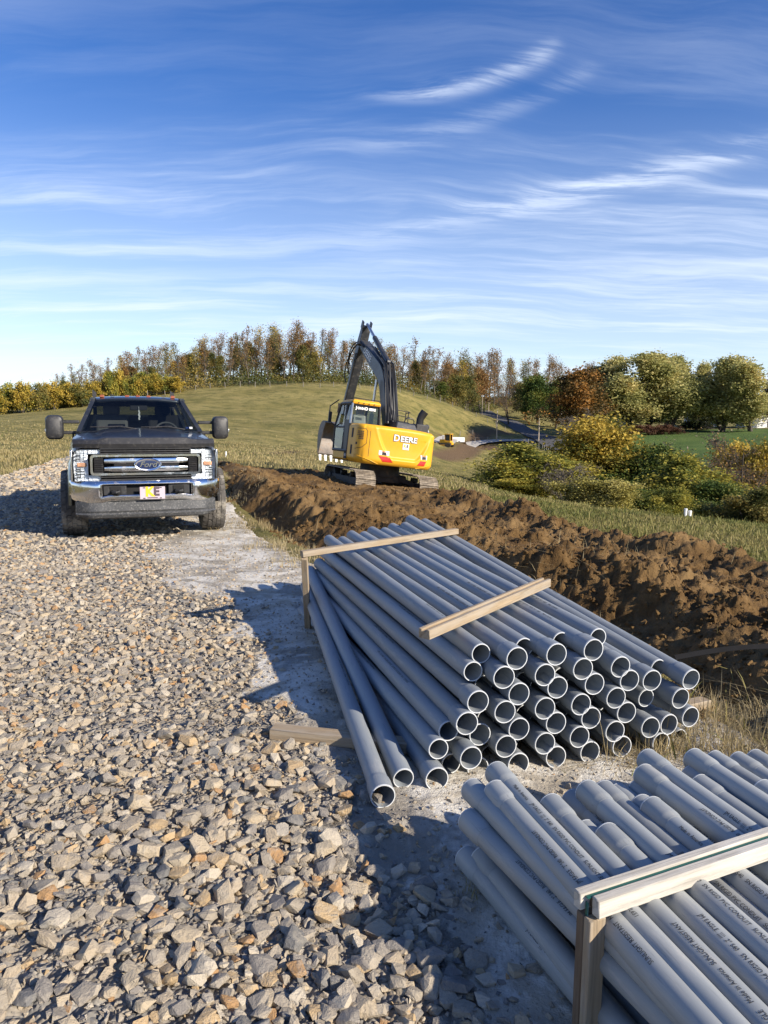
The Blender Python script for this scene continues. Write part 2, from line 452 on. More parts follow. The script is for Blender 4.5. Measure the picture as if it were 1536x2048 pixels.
def soil_z(x, y):
    """height of the dug soil above the terrain"""
    wx = x + 0.5 * (fbm(x * 0.8, y * 0.8, 2, 5) - 0.5); wy = y + 0.5 * (fbm(x * 0.8, y * 0.8, 2, 9) - 0.5)
    sd = poly_sd(wx, wy, SOIL)
    m = sstep(sd, -0.02, 1.0)
    c1 = [(-5.0, 22), (-3.4, 17.6), (-2.0, 14.2), (-0.7, 12.2), (0.2, 10.6), (0.85, 9.3), (1.35, 8.0), (1.65, 7.0), (1.95, 6.2), (2.2, 5.5), (2.55, 4.8), (3.05, 3.8), (3.9, 2.0)]
    c2 = [(2.4, 17.5), (2.2, 16), (2.6, 13), (3.15, 11), (3.6, 10), (4.15, 9), (4.75, 8), (5.7, 6.5), (6.7, 4.8)]
    d1, t1 = poly_dist(wx, wy, c1); d2, t2 = poly_dist(wx, wy, c2)
    lump1 = 0.45 + 1.1 * fbm(t1 * 0.8 + 3, d1 * 0.4, 2, 31)
    amp1 = np.interp(y, [3, 6, 8, 10, 13, 17, 22], [0.15, 0.20, 0.10, 0.15, 0.24, 0.28, 0.22])
    h = amp1 * lump1 * np.exp(-(d1 / 0.9) ** 2)
    lump2 = 0.35 + 1.2 * fbm(t2 * 0.7, d2 * 0.3, 2, 77)
    h = h + 0.30 * lump2 * np.exp(-(d2 / 0.6) ** 2)
    big = fbm(wx * 1.1, wy * 1.1, 3, 13)
    h = h + 0.30 * (big - 0.45) * (0.6 + 0.6 * sstep(fbm(x * 0.5, y * 0.5, 2, 3), 0.4, 0.6))
    rd = 1 - np.abs(2 * fbm(wx * 2.6, wy * 2.6, 3, 41) - 1)
    h = h + 0.16 * (rd - 0.6)
    qx = x + 0.16 * (fbm(x * 3.1, y * 3.1, 2, 101) - 0.5) * 2; qy = y + 0.16 * (fbm(x * 3.1, y * 3.1, 2, 103) - 0.5) * 2
    cl = fbm(qx * 4.6, qy * 4.6, 4, 55, 0.62)
    rough = 0.35 + 0.65 * sstep(np.exp(-(d1 / 1.1) ** 2) + np.exp(-(d2 / 1.0) ** 2) + 0.35 * fbm(x * 0.7, y * 0.7, 2, 8), 0.2, 0.7)
    h = h + rough * (0.20 * (cl - 0.5) + 0.06 * (np.abs(fbm(qx * 9, qy * 9, 2, 58) - 0.5) * 2 - 0.25) + 0.05 * (fbm(x * 21, y * 21, 2, 61) - 0.5))
    # level stand under the machine
    st = np.exp(-(((x - 0.3) / 2.3) ** 2 + ((y - 22.6) / 2.7) ** 2) ** 2)
    h = h * (1 - st) + st * (0.02 + 0.08 * (cl - 0.5))
    return np.where(m > 0, 0.06 * m + h * m, 0) - 0.22 * (1 - m), m, sd

# ---- materials of the ground
def ground_material():
    m = bpy.data.materials.new('field_grass'); m.use_nodes = True
    t = NT(m.node_tree); b = t.n['Principled BSDF']
    co = t.node('ShaderNodeTexCoord').outputs['Object']
    sq = t.mapping(co, sc=(1, 1, 0))
    big = t.noise(t.mapping(co, rot=(0, 0, R(12)), sc=(0.6, 1.0, 0)), 0.07, 6, 0.65, 0.3)
    mid = t.noise(t.mapping(co, sc=(0.8, 1, 0)), 0.45, 6, 0.75)
    fin = t.noise(sq, 5.0, 5, 0.75)
    c = t.ramp(big, [(0.30, (0.145, 0.14, 0.044)), (0.45, (0.25, 0.21, 0.07)), (0.56, (0.34, 0.28, 0.105)), (0.70, (0.20, 0.185, 0.058))])
    c = t.mix(t.smooth(mid, 0.42, 0.68), c, (0.115, 0.118, 0.036))
    c = t.mix(t.math('MULTIPLY', t.smooth(fin, 0.45, 0.75), 0.55), c, (0.045, 0.045, 0.018))
    c = t.mix(t.math('MULTIPLY', t.smooth(t.noise(sq, 0.25, 4), 0.55, 0.75), 0.5), c, (0.33, 0.25, 0.10))
    la = t.node('ShaderNodeAttribute', attribute_name='lawn').outputs['Fac']
    lc = t.ramp(t.noise(t.mapping(co, sc=(0.4, 1, 0)), 0.12, 4), [(0.3, (0.065, 0.115, 0.030)), (0.7, (0.115, 0.165, 0.045))])
    lc = t.mix(t.math('MULTIPLY', t.smooth(fin, 0.4, 0.8), 0.35), lc, (0.05, 0.08, 0.02))
    c = t.mix(la, c, lc)
    ba = t.node('ShaderNodeAttribute', attribute_name='bare').outputs['Fac']
    bn = t.math('MULTIPLY', ba, t.smooth(t.math('ADD', t.noise(sq, 0.6, 5, 0.7), t.math('MULTIPLY', ba, 0.5)), 0.45, 0.72))
    c = t.mix(bn, c, t.ramp(fin, [(0.3, (0.10, 0.065, 0.038)), (0.7, (0.19, 0.13, 0.075))]))
    t.put(b.inputs['Base Color'], c); b.inputs['Roughness'].default_value = 0.95
    b.inputs['Specular IOR Level'].default_value = 0.15
    hb = t.math('ADD', t.noise(sq, 2.2, 6, 0.75), t.math('MULTIPLY', fin, 0.5))
    t.put(b.inputs['Normal'], t.bump(hb, 0.9, 0.35))
    return m
def soil_material():
    m = bpy.data.materials.new('dug_soil'); m.use_nodes = True
    t = NT(m.node_tree); b = t.n['Principled BSDF']
    co = t.node('ShaderNodeTexCoord').outputs['Object']
    n1 = t.noise(co, 0.8, 5, 0.65, 0.4); n2 = t.noise(co, 9, 6, 0.7); n3 = t.noise(co, 45, 5, 0.7)
    c = t.ramp(n1, [(0.30, (0.078, 0.042, 0.014)), (0.47, (0.135, 0.078, 0.028)), (0.60, (0.215, 0.135, 0.056)), (0.75, (0.155, 0.082, 0.026))])
    c = t.mix(t.math('MULTIPLY', t.smooth(n2, 0.5, 0.75), 0.6), c, (0.26, 0.165, 0.072))
    c = t.mix(t.math('MULTIPLY', t.smooth(n2, 0.48, 0.3), 0.5), c, (0.06, 0.035, 0.018))
    c = t.mix(t.math('MULTIPLY', t.smooth(n3, 0.55, 0.75), 0.3), c, (0.29, 0.20, 0.10))
    t.put(b.inputs['Base Color'], c); b.inputs['Roughness'].default_value = 0.95; b.inputs['Specular IOR Level'].default_value = 0.2
    h = t.math('ADD', n2, t.math('MULTIPLY', n3, 0.55))
    t.put(b.inputs['Normal'], t.bump(h, 0.85, 0.05))
    return m
def pad_material():
    m = bpy.data.materials.new('stone_dust'); m.use_nodes = True
    t = NT(m.node_tree); b = t.n['Principled BSDF']
    co = t.node('ShaderNodeTexCoord').outputs['Object']
    sq = t.mapping(co, sc=(1, 1, 0))
    v = t.node('ShaderNodeTexVoronoi', feature='F1'); t.put(v.inputs['Vector'], sq); v.inputs['Scale'].default_value = 15
    v2 = t.node('ShaderNodeTexVoronoi', feature='F1'); t.put(v2.inputs['Vector'], sq); v2.inputs['Scale'].default_value = 55
    sx = t.node('ShaderNodeSeparateColor'); t.put(sx.inputs[0], v.outputs['Color'])
    grav = t.ramp(sx.outputs[0], [(0.0, (0.30, 0.26, 0.205)), (0.3, (0.40, 0.345, 0.265)), (0.55, (0.24, 0.23, 0.21)), (0.75, (0.44, 0.33, 0.20)), (0.9, (0.48, 0.44, 0.37))], 'CONSTANT')
    grav = t.mix(t.smooth(v.outputs['Distance'], 0.035, 0.08), grav, t.mix(0.5, grav, (0.20, 0.18, 0.15)))
    n1 = t.noise(sq, 2.2, 8, 0.72, 0.6); n2 = t.noise(sq, 12, 6, 0.75); n3 = t.noise(sq, 70, 4, 0.7)
    dust = t.ramp(n1, [(0.30, (0.30, 0.26, 0.20)), (0.45, (0.46, 0.41, 0.325)), (0.56, (0.70, 0.665, 0.585)), (0.70, (0.43, 0.38, 0.30))])
    dust = t.mix(t.math('MULTIPLY', t.smooth(n2, 0.52, 0.72), 0.55), dust, (0.24, 0.215, 0.185))
    dust = t.mix(t.math('MULTIPLY', t.smooth(n3, 0.56, 0.72), 0.4), dust, (0.20, 0.185, 0.165))
    damp = t.noise(t.mapping(co, (4, 2, 0), sc=(1, 1, 0)), 0.9, 5, 0.7, 0.8)
    dust = t.mix(t.math('MULTIPLY', t.smooth(damp, 0.52, 0.60), 0.70), dust, (0.215, 0.19, 0.155))
    da = t.node('ShaderNodeAttribute', attribute_name='dust').outputs['Fac']
    f = t.smooth(t.math('ADD', da, t.math('MULTIPLY', t.math('SUBTRACT', n2, 0.5), 0.9)), 0.35, 0.65)
    c = t.mix(f, grav, dust)
    t.put(b.inputs['Base Color'], c); b.inputs['Roughness'].default_value = 0.92; b.inputs['Specular IOR Level'].default_value = 0.25
    gh = t.math('MULTIPLY', t.math('SUBTRACT', 0.1, v.outputs['Distance']), 5.0)
    gh = t.math('ADD', gh, t.math('MULTIPLY', v2.outputs['Distance'], -1.5))
    dh = t.math('ADD', t.math('MULTIPLY', n2, 0.9), t.math('MULTIPLY', n3, 0.45))
    mh = t.node('ShaderNodeMix', data_type='FLOAT'); t.put(mh.inputs[0], f); t.put(mh.inputs[2], gh); t.put(mh.inputs[3], dh)
    t.put(b.inputs['Normal'], t.bump(mh.outputs[0], 0.8, 0.03))
    return m
MAT_FIELD = ground_material(); MAT_SOIL = soil_material(); MAT_PAD = pad_material()

# ---- dust (crushed stone fines): little rock lies on it
EDGE = [(370, 1030), (320, 1062), (290, 1105), (335, 1155), (425, 1200), (470, 1275), (525, 1375), (565, 1470), (625, 1570), (730, 1700), (835, 1850), (915, 2040)]
EDGEW = [tuple(PZ(a, b_, 0)[:2]) for a, b_ in EDGE]
EDGEW = [(-3.6, 16.5), (-3.9, 13.8)] + EDGEW + [(0.22, 0.9), (0.3, -3), (6, -3), (6, 9), (0, 16)]
def dust_mask(x, y, a=-0.13, b=0.16):
    d = poly_sd(x, y, EDGEW)
    return sstep(d + (fbm(x * 2.2, y * 2.2, 3, 70) - 0.5) * 0.55, a, b)

# terrain sheet
X, Y, F = polar(0.6, 2600, 1.022, -48, 48, 0.16)
X2, Y2, F2 = polar(0.6, 2600, 1.09, 48, 312, 3.0)
def terrain_z(x, y):
    z = ground(x, y)
    rr = np.hypot(x, y)
    z = z + (fbm(x * 0.12, y * 0.12, 3, 21) - 0.5) * 0.9 * sstep(rr, 45, 110) + (fbm(x * 0.9, y * 0.9, 3, 22) - 0.5) * 0.16 * sstep(rr, 8, 22)
    low = np.maximum(sstep(poly_sd(x, y, PAD), 0.0, 0.5), sstep(poly_sd(x, y, SOIL), 0.15, 0.7))
    return z - 0.16 * low
Z = terrain_z(X, Y)
me, used = field_mesh('terrain', X, Y, Z, F)
LAWN = [hit(p, q).to_2d()[:] for p, q in ((1190, 872), (1300, 861), (1536, 857))] + [(150, 200), (140, 105), (70, 100), (46, 108), (52, 150)]
attr(me, 'lawn', sstep(poly_sd(X, Y, LAWN), -2.5, 2.5))
def px_path(pts): return [tuple(hit(a, b_).to_2d()) for a, b_ in pts]
B1 = px_path([(870, 912), (930, 905), (980, 893), (1040, 885)]); B2 = px_path([(440, 908), (560, 907), (690, 906), (800, 906)]); B3 = px_path([(900, 878), (960, 866), (1010, 866)])
bare = np.zeros(len(X))
for pth, wd in ((B1, 4.0), (B2, 1.3), (B3, 4)):
    d, _ = poly_dist(X, Y, pth); bare = np.maximum(bare, sstep(-d, -wd, -wd * 0.35))
attr(me, 'bare', bare)
terrain = obj('field', me, MAT_FIELD); tag(terrain, 'rolling field of dry olive grass rising to a wooded crest', 'field', kind='structure')
me, used = field_mesh('terrain_back', X2, Y2, terrain_z(X2, Y2), F2)
attr(me, 'lawn', np.zeros(len(X2))); attr(me, 'bare', np.zeros(len(X2)))
o = obj('ground', me, MAT_FIELD); tag(o, 'grass land lying around and behind the work site', 'ground', kind='structure')

# gravel road and pad
X, Y, F = polar(0.5, 60, 1.0075, -62, 62, 0.30)
sd = poly_sd(X + 0.25 * (fbm(X * 1.5, Y * 1.5, 3, 4) - 0.5), Y + 0.25 * (fbm(X * 1.5, Y * 1.5, 3, 6) - 0.5), PAD)
def pad_h(x, y):
    return ground(x, y) + (fbm(x * 0.7, y * 0.7, 3, 2) - 0.5) * 0.06 + (fbm(x * 6, y * 6, 3, 12) - 0.5) * 0.022 + (fbm(x * 28, y * 28, 2, 14) - 0.5) * 0.010
Z = pad_h(X, Y) - 0.2 * (1 - sstep(sd, -0.25, 0.12))
me, used = field_mesh('gravel_road', X, Y, Z, F, sd > -0.3)
attr(me, 'dust', dust_mask(X, Y)[used])
road = obj('gravel_road', me, MAT_PAD)
gx, gy = np.meshgrid(np.linspace(-9, 5, 40), np.linspace(-46, 0.9, 90)); gi = np.arange(89)[:, None] * 40 + np.arange(39)[None]
gx, gy = gx.ravel(), gy.ravel(); gsd = poly_sd(gx, gy, PAD); gz_ = pad_h(gx, gy) - 0.2 * (1 - sstep(gsd, -0.3, 0.12)) - 0.03
gk = (np.abs(gx) > 1.75 * gy) | (gy < 0.3)
me, used = field_mesh('road_behind', gx, gy, gz_, np.stack([gi, gi + 1, gi + 41, gi + 40], -1).reshape(-1, 4), (gsd > -0.3) & gk)
attr(me, 'dust', dust_mask(gx, gy)[used]); obj('road_surface', me, MAT_PAD, road)
tag(road, 'broad road of loose crushed stone with pale dusty shoulder', 'road', kind='structure')

# dug soil
X, Y, F = polar(1.4, 44, 1.0062, -21, 64, 0.115)
sz, m, sd = soil_z(X, Y)
me, used = field_mesh('soil', X, Y, ground(X, Y) + sz, F, m > 0.0)
soil = obj('soil_bank', me, MAT_SOIL); tag(soil, 'long bank of freshly dug brown soil beside the gravel road', 'soil', kind='structure')
def surf(x, y):
    """height of whatever lies on top: soil, pad or field"""
    x = np.asarray(x, float); y = np.asarray(y, float)
    s, m, _ = soil_z(x, y); g = ground(x, y)
    p = np.where(poly_sd(x, y, PAD) > 0, pad_h(x, y), -99)
    return np.maximum(np.maximum(np.where(m > 0, g + s, -99), p), terrain_z(x, y))

# ------------------------------------------------------------------ stones
rng = np.random.default_rng(7)
def hull_mesh(pts):
    bm = bmesh.new()
    for p in pts: bm.verts.new(p)
    bmesh.ops.convex_hull(bm, input=bm.verts)
    for v in [v for v in bm.verts if not v.link_faces]: bm.verts.remove(v)
    bmesh.ops.triangulate(bm, faces=bm.faces); bmesh.ops.recalc_face_normals(bm, faces=bm.faces)
    bm.verts.ensure_lookup_table(); bm.verts.index_update()
    v = np.array([p.co[:] for p in bm.verts]); f = np.array([[q.index for q in g.verts] for g in bm.faces]); bm.free()
    return v, f
def rock(npts):
    p = rng.normal(size=(npts, 3)); p /= np.linalg.norm(p, axis=1)[:, None]
    p = np.sign(p) * np.abs(p) ** rng.uniform(0.45, 1.0)   # some blocky, some round
    p *= rng.uniform(0.72, 1.12, (npts, 1))
    p *= np.array([1.0, rng.uniform(0.6, 0.98), rng.uniform(0.38, 0.72)])
    v, f = hull_mesh(p)
    return v / np.abs(v).max(), f
ROCKS = [rock(int(rng.integers(9, 14))) for _ in range(16)]
ROCKS_NEAR = [rock(int(rng.integers(18, 27))) for _ in range(20)]
def stone_material(name, per_object):
    m = bpy.data.materials.new(name); m.use_nodes = True
    t = NT(m.node_tree); b = t.n['Principled BSDF']
    if per_object: r_ = t.node('ShaderNodeObjectInfo').outputs['Random']
    else: r_ = t.node('ShaderNodeAttribute', attribute_name='rnd').outputs['Fac']
    co = t.node('ShaderNodeTexCoord').outputs['Object'] if not per_object else t.node('ShaderNodeNewGeometry').outputs['Position']
    c = t.ramp(r_, [(0.0, (0.42, 0.345, 0.245)), (0.16, (0.33, 0.285, 0.22)), (0.30, (0.46, 0.38, 0.265)), (0.44, (0.255, 0.23, 0.20)), (0.58, (0.37, 0.32, 0.25)),
                    (0.70, (0.18, 0.175, 0.165)), (0.78, (0.47, 0.34, 0.19)), (0.86, (0.49, 0.43, 0.335)), (0.95, (0.42, 0.25, 0.115))], 'CONSTANT')
    n1 = t.noise(co, 22, 5, 0.7, 0.4); n2 = t.noise(co, 160, 4, 0.7)
    c = t.mix(t.math('MULTIPLY', t.smooth(n1, 0.46, 0.66), 0.5), c, (0.43, 0.385, 0.31))
    c = t.mix(t.math('MULTIPLY', t.smooth(n1, 0.45, 0.30), 0.4), c, (0.15, 0.14, 0.125))
    c = t.mix(t.math('MULTIPLY', t.smooth(n2, 0.5, 0.75), 0.3), c, (0.12, 0.11, 0.10))
    t.put(b.inputs['Base Color'], c); b.inputs['Roughness'].default_value = 0.9; b.inputs['Specular IOR Level'].default_value = 0.25
    t.put(b.inputs['Normal'], t.bump(t.math('ADD', n1, t.math('MULTIPLY', n2, 0.4)), 0.8, 0.02))
    return m
MAT_STONE = stone_material('crushed_stone', False); MAT_STONE_1 = stone_material('crushed_stone_single', True)
def rot_mats(n, tilt):
    a = rng.uniform(0, 2 * np.pi, n); b_ = rng.normal(0, tilt, n); c_ = rng.normal(0, tilt, n)
    ca, sa, cb, sb, cc, sc_ = np.cos(a), np.sin(a), np.cos(b_), np.sin(b_), np.cos(c_), np.sin(c_)
    Rz = np.zeros((n, 3, 3)); Rz[:, 0, 0] = ca; Rz[:, 0, 1] = -sa; Rz[:, 1, 0] = sa; Rz[:, 1, 1] = ca; Rz[:, 2, 2] = 1
    Rx = np.zeros((n, 3, 3)); Rx[:, 0, 0] = 1; Rx[:, 1, 1] = cb; Rx[:, 1, 2] = -sb; Rx[:, 2, 1] = sb; Rx[:, 2, 2] = cb
    Ry = np.zeros((n, 3, 3)); Ry[:, 1, 1] = 1; Ry[:, 0, 0] = cc; Ry[:, 0, 2] = sc_; Ry[:, 2, 0] = -sc_; Ry[:, 2, 2] = cc
    return Rx @ Ry @ Rz
def scatter_mesh(name, shapes, pos, size, tilt):
    n = len(pos); Rm = rot_mats(n, tilt); which = rng.integers(0, len(shapes), n); rnd = rng.uniform(0, 1, n)
    V, Fc, Rn = [], [], []; off = 0
    for k, (v, f) in enumerate(shapes):
        idx = np.nonzero(which == k)[0]
        if len(idx) == 0: continue
        vv = np.einsum('nij,kj->nki', Rm[idx], v) * size[idx][:, None, None] + pos[idx][:, None, :]
        V.append(vv.reshape(-1, 3)); Rn.append(np.repeat(rnd[idx], len(v)))
        Fc.append((f[None] + off + (np.arange(len(idx)) * len(v))[:, None, None]).reshape(-1, 3)); off += len(idx) * len(v)
    me = mesh_np(name, np.concatenate(V), np.concatenate(Fc), False)
    attr(me, 'rnd', np.concatenate(Rn))
    return me
def jitter_grid(x0, x1, y0, y1, cell):
    gx, gy = np.meshgrid(np.arange(x0, x1, cell), np.arange(y0, y1, cell))
    gx = gx + rng.uniform(-.5, .5, gx.shape) * cell * 1.1; gy = gy + rng.uniform(-.5, .5, gy.shape) * cell * 1.1
    return gx.ravel(), gy.ravel()
def in_view(x, y, marg=1.18):
    return (np.abs(x) < 0.54 * np.maximum(y, 0.1) + 1.5) & (x > -8.5 - 0.35 * y)
POS, SIZE = [], []
for (x0, x1, y0, y1, cell, sm, sv, lift) in ((-4.4, 1.2, 1.0, 3.4, 0.042, 0.0265, 0.32, 0.16), (-4.4, 1.2, 1.0, 3.4, 0.031, 0.0145, 0.35, 0.0), (-5, 1.2, 3.4, 5.2, 0.041, 0.024, 0.30, 0.12), (-8, 0.4, 5.2, 9.5, 0.048, 0.0265, 0.25, 0.10), (-10, 0, 9.5, 17, 0.074, 0.038, 0.22, 0.08), (-18, -5, 17, 34, 0.16, 0.075, 0.2, 0.05)):
    x, y = jitter_grid(x0, x1, y0, y1, cell)
    k = (poly_sd(x, y, PAD) > 0.02) & in_view(x, y)
    x, y = x[k], y[k]
    du = dust_mask(x, y, -0.16, 0.34) ** 0.7; cover = np.clip(1.0 - du, 0, 1) + 0.03
    patch = fbm(x * 1.3 + 7, y * 1.3, 3, 90)                # worn patches where fines show
    cover = np.where(patch < 0.33, cover * 0.55, cover)
    k = rng.uniform(0, 1, len(x)) < cover
    x, y = x[k], y[k]
    s = sm * np.clip(np.exp(rng.normal(0, sv, len(x))), 0.45, 1.75)
    s = s * (0.5 + 0.5 * (1 - dust_mask(x, y, -0.1, 0.4)))
    POS.append(np.stack([x, y, pad_h(x, y) + s * (rng.uniform(-0.12, 0.16, len(x)) + lift)], 1)); SIZE.append(s)
POS = np.concatenate(POS); SIZE = np.concatenate(SIZE)
dist = np.linalg.norm(POS - np.array([0, 0, CAMZ]), axis=1)
px = SIZE / dist; vis = (np.abs(POS[:, 0]) < 0.515 * POS[:, 1]) & (POS[:, 1] > 1.72)
order = np.argsort(-(px * vis)); big = order[:300]; rest = order[300:]
me = scatter_mesh('gravel', ROCKS, POS[rest], SIZE[rest], 0.26)
o = obj('gravel', me, MAT_STONE); tag(o, 'tan and grey crushed stone covering the road', 'gravel', kind='stuff')
meshes = []
for v, f in ROCKS_NEAR: meshes.append(mesh_np('stone', v, f, False))
for i in big:
    s = obj('stone', meshes[int(rng.integers(0, len(meshes)))], MAT_STONE_1, road)
    k = SIZE[i]; s.location = POS[i] + np.array([0, 0, 0.1 * k]); s.scale = (k, k, k)
    s.rotation_euler = (rng.normal(0, .26), rng.normal(0, .26), rng.uniform(0, 6.28))
# chips between the stones
x, y = jitter_grid(-3.2, 2.2, 1.3, 6.2, 0.027)
k = (poly_sd(x, y, PAD) > 0.0) & (np.abs(x) < 0.6 * y + 0.4); x, y = x[k], y[k]
k = rng.uniform(0, 1, len(x)) < np.where(dust_mask(x, y) > 0.5, 0.42, 0.75); x, y = x[k], y[k]
s = rng.uniform(0.003, 0.011, len(x)) * np.where(rng.uniform(0, 1, len(x)) < 0.05, 2.2, 1)
me = scatter_mesh('chips', [rock(7) for _ in range(5)], np.stack([x, y, pad_h(x, y) + s * 0.2], 1), s, 0.6)
o = obj('stone_chips', me, MAT_STONE); tag(o, 'small stone chips lying between the larger stones and on the dust', 'gravel', kind='stuff')

x, y = jitter_grid(-5.5, 2.0, 6.2, 14, 0.06)
k = (poly_sd(x, y, PAD) > 0.0) & in_view(x, y) & (dust_mask(x, y) > 0.3); x, y = x[k], y[k]
k = rng.uniform(0, 1, len(x)) < 0.22 + 0.6 * (fbm(x * 1.1, y * 1.1, 3, 123) > 0.5); x, y = x[k], y[k]
s = rng.uniform(0.006, 0.02, len(x)); me = scatter_mesh('grit', [rock(7) for _ in range(5)], np.stack([x, y, pad_h(x, y) + s * 0.1], 1), s, 0.5)
o = obj('grit', me, MAT_STONE); tag(o, 'fine grit scattered on the pale dusty shoulder', 'gravel', kind='stuff')

# clods on the soil
n = 46000
t_ = rng.uniform(0, 1, n); a = rng.uniform(R(-19), R(50), n); r_ = 2.6 * (30 / 2.6) ** t_
x, y = r_ * np.sin(a), r_ * np.cos(a)
_, m, sd = soil_z(x, y); k = sd > 0.1; x, y = x[k], y[k]
keep = fbm(x * 0.9, y * 0.9, 3, 44) > 0.44; x, y = x[keep], y[keep]
s = 0.009 + 0.06 * rng.beta(0.9, 4.5, len(x)); s *= 0.55 + 0.06 * np.hypot(x, y)
k = s < 0.13; x, y, s = x[k], y[k], s[k]
me = scatter_mesh('clods', ROCKS, np.stack([x, y, surf(x, y) + s * 0.1], 1), s, 0.7)
o = obj('soil_clods', me, MAT_SOIL); tag(o, 'loose brown clods tumbled over the dug soil', 'soil', kind='stuff')

# ------------------------------------------------------------------ conduit pipes
def pvc_material(name, base, dusty):
    m = bpy.data.materials.new(name); m.use_nodes = True
    t = NT(m.node_tree); b = t.n['Principled BSDF']
    co = t.node('ShaderNodeTexCoord').outputs['Object']
    ri = t.node('ShaderNodeObjectInfo').outputs['Random']
    off = t.node('ShaderNodeVectorMath', operation='ADD'); t.put(off.inputs[0], co)
    cc = t.node('ShaderNodeCombineXYZ'); t.put(cc.inputs[0], t.math('MULTIPLY', ri, 37.0)); t.put(off.inputs[1], cc.outputs[0])
    p = off.outputs[0]
    c = t.mix(ri, tuple(v * 0.90 for v in base), tuple(min(1, v * 1.12) for v in base))
    n1 = t.noise(t.mapping(p, sc=(1.6, 9, 9)), 2.5, 6, 0.75, 0.3)
    c = t.mix(t.math('MULTIPLY', t.smooth(n1, 0.5, 0.72), dusty), c, (0.43, 0.41, 0.37))
    n2 = t.noise(t.mapping(p, sc=(2, 40, 40)), 3, 4, 0.7)
    c = t.mix(t.math('MULTIPLY', t.smooth(n2, 0.57, 0.68), 0.4), c, tuple(v * 0.6 for v in base))
    t.put(b.inputs['Base Color'], c)
    t.put(b.inputs['Roughness'], t.math('ADD', 0.40, t.math('MULTIPLY', n1, 0.22)))
    b.inputs['Specular IOR Level'].default_value = 0.45
    return m
MAT_PVC = pvc_material('grey_pvc', (0.215, 0.238, 0.258), 0.42)
MAT_PVC_L = pvc_material('weathered_grey_pvc', (0.29, 0.305, 0.302), 0.6)
MAT_INK = material('black_print', (0.018, 0.019, 0.022), 0.6)
MAT_RIM = material('cut_pvc_edge', (0.62, 0.64, 0.65), 0.5)
WALL = 0.006
def pipe_meshes(r, length, bell_r, bell_len):
    """pipe axis along +X from 0 to length; socket end at 0"""
    N = 28
    body = MB(); w_ = r * 0.105
    body.lathe([(0.0 if not bell_r else bell_len - 0.002, r), (length, r), (length, r - w_), (0.0 if not bell_r else bell_len - 0.002, r - w_)], 0, N)
    bell = None
    if bell_r:
        bl = MB(); tr = bell_len * 0.26
        prof = [(0.0, bell_r), (bell_len - tr, bell_r), (bell_len - tr * 0.66, bell_r - (bell_r - r) * 0.2), (bell_len - tr * 0.33, r + (bell_r - r) * 0.2), (bell_len, r + 0.0006),
                (bell_len, r - w_), (bell_len - tr, bell_r - w_), (0.0, bell_r - w_)]
        bl.lathe(prof, 0, N); bell = bl
    return body, bell
def lettering_mesh(r, s, size, x0, flip):
    me = text_me(s, size, 0, 0, 0, 'LEFT')
    n = len(me.vertices); c = np.zeros(n * 3, np.float32); me.vertices.foreach_get('co', c); c = c.reshape(-1, 3)
    c[:, 0] *= 0.82
    x = x0 + c[:, 0]; a = c[:, 1] / r
    if flip: x = x0 + c[:, 0].max() - c[:, 0]; a = -a
    out = np.stack([x, np.sin(a) * (r + 0.0008), np.cos(a) * (r + 0.0008)], 1)
    me.vertices.foreach_set('co', out.astype(np.float32).ravel()); me.update()
    return me
def make_pipe_kit(r, bell_r, bell_len, mat, prints, size):
    kit = {}
    for b_ in (0, 1):
        body, bell = pipe_meshes(r, 3.05, bell_r if b_ else 0, bell_len)
        o = body.build('conduit_pipe', mat); bo = None
        if bell:
            bo = bell.build('bell', mat)
        rim = MB(); rr = bell_r if b_ else r; w_ = r * 0.105
        rim.lathe([(-0.0012, rr - 0.0006), (0.004, rr + 0.0006), (0.004, rr - w_ + 0.0002), (-0.0012, rr - w_ + 0.0008)], 0, 28)
        ro = rim.build('rim', MAT_RIM)
        kit[b_] = (o.data, bo.data if bo else None, ro.data)
        for q in (o, bo, ro):
            if q: bpy.data.objects.remove(q)
    kit['txt'] = [lettering_mesh(r, s, size, x0, fl) for s, x0, fl in prints]
    return kit
KIT3 = make_pipe_kit(0.0445, 0.0502, 0.11, MAT_PVC,
    [('JM EAGLE   3" S40   SN RIGID PVC CONDUIT   SUNLIGHT RESISTANT   NEMA TC-2   UL651', 0.5, False), ('Made in America    JM EAGLE   3" S40   SN RIGID PVC CONDUIT', 1.0, False),
     ('SUNLIGHT RESISTANT   NEMA TC-2   UL651     Made in America', 0.35, True)], 0.016)
KIT2 = make_pipe_kit(0.0365, 0.0418, 0.115, MAT_PVC_L,
    [('JM EAGLE  ||||  2" S40   SN RIGID PVC CONDUIT   SUNLIGHT RESISTANT   NEMA TC-2   UL651    HDR AM YY 03 3 S ||||||    Made in America', 0.42, False),
     ('Made in America      JM EAGLE  ||||  2" S40   SN RIGID PVC CONDUIT   SUNLIGHT RESISTANT   NEMA UL651', 0.16, False),
     ('SUNLIGHT RESISTANT   NEMA TC-2   UL651     JM EAGLE   2" S40   RIGID PVC CONDUIT', 0.30, True),
     ('RIGID PVC CONDUIT   JM EAGLE     Made in America   SUNLIGHT RESISTANT', 0.62, True)], 0.0175)
prng = random.Random(5)
PIPES = []
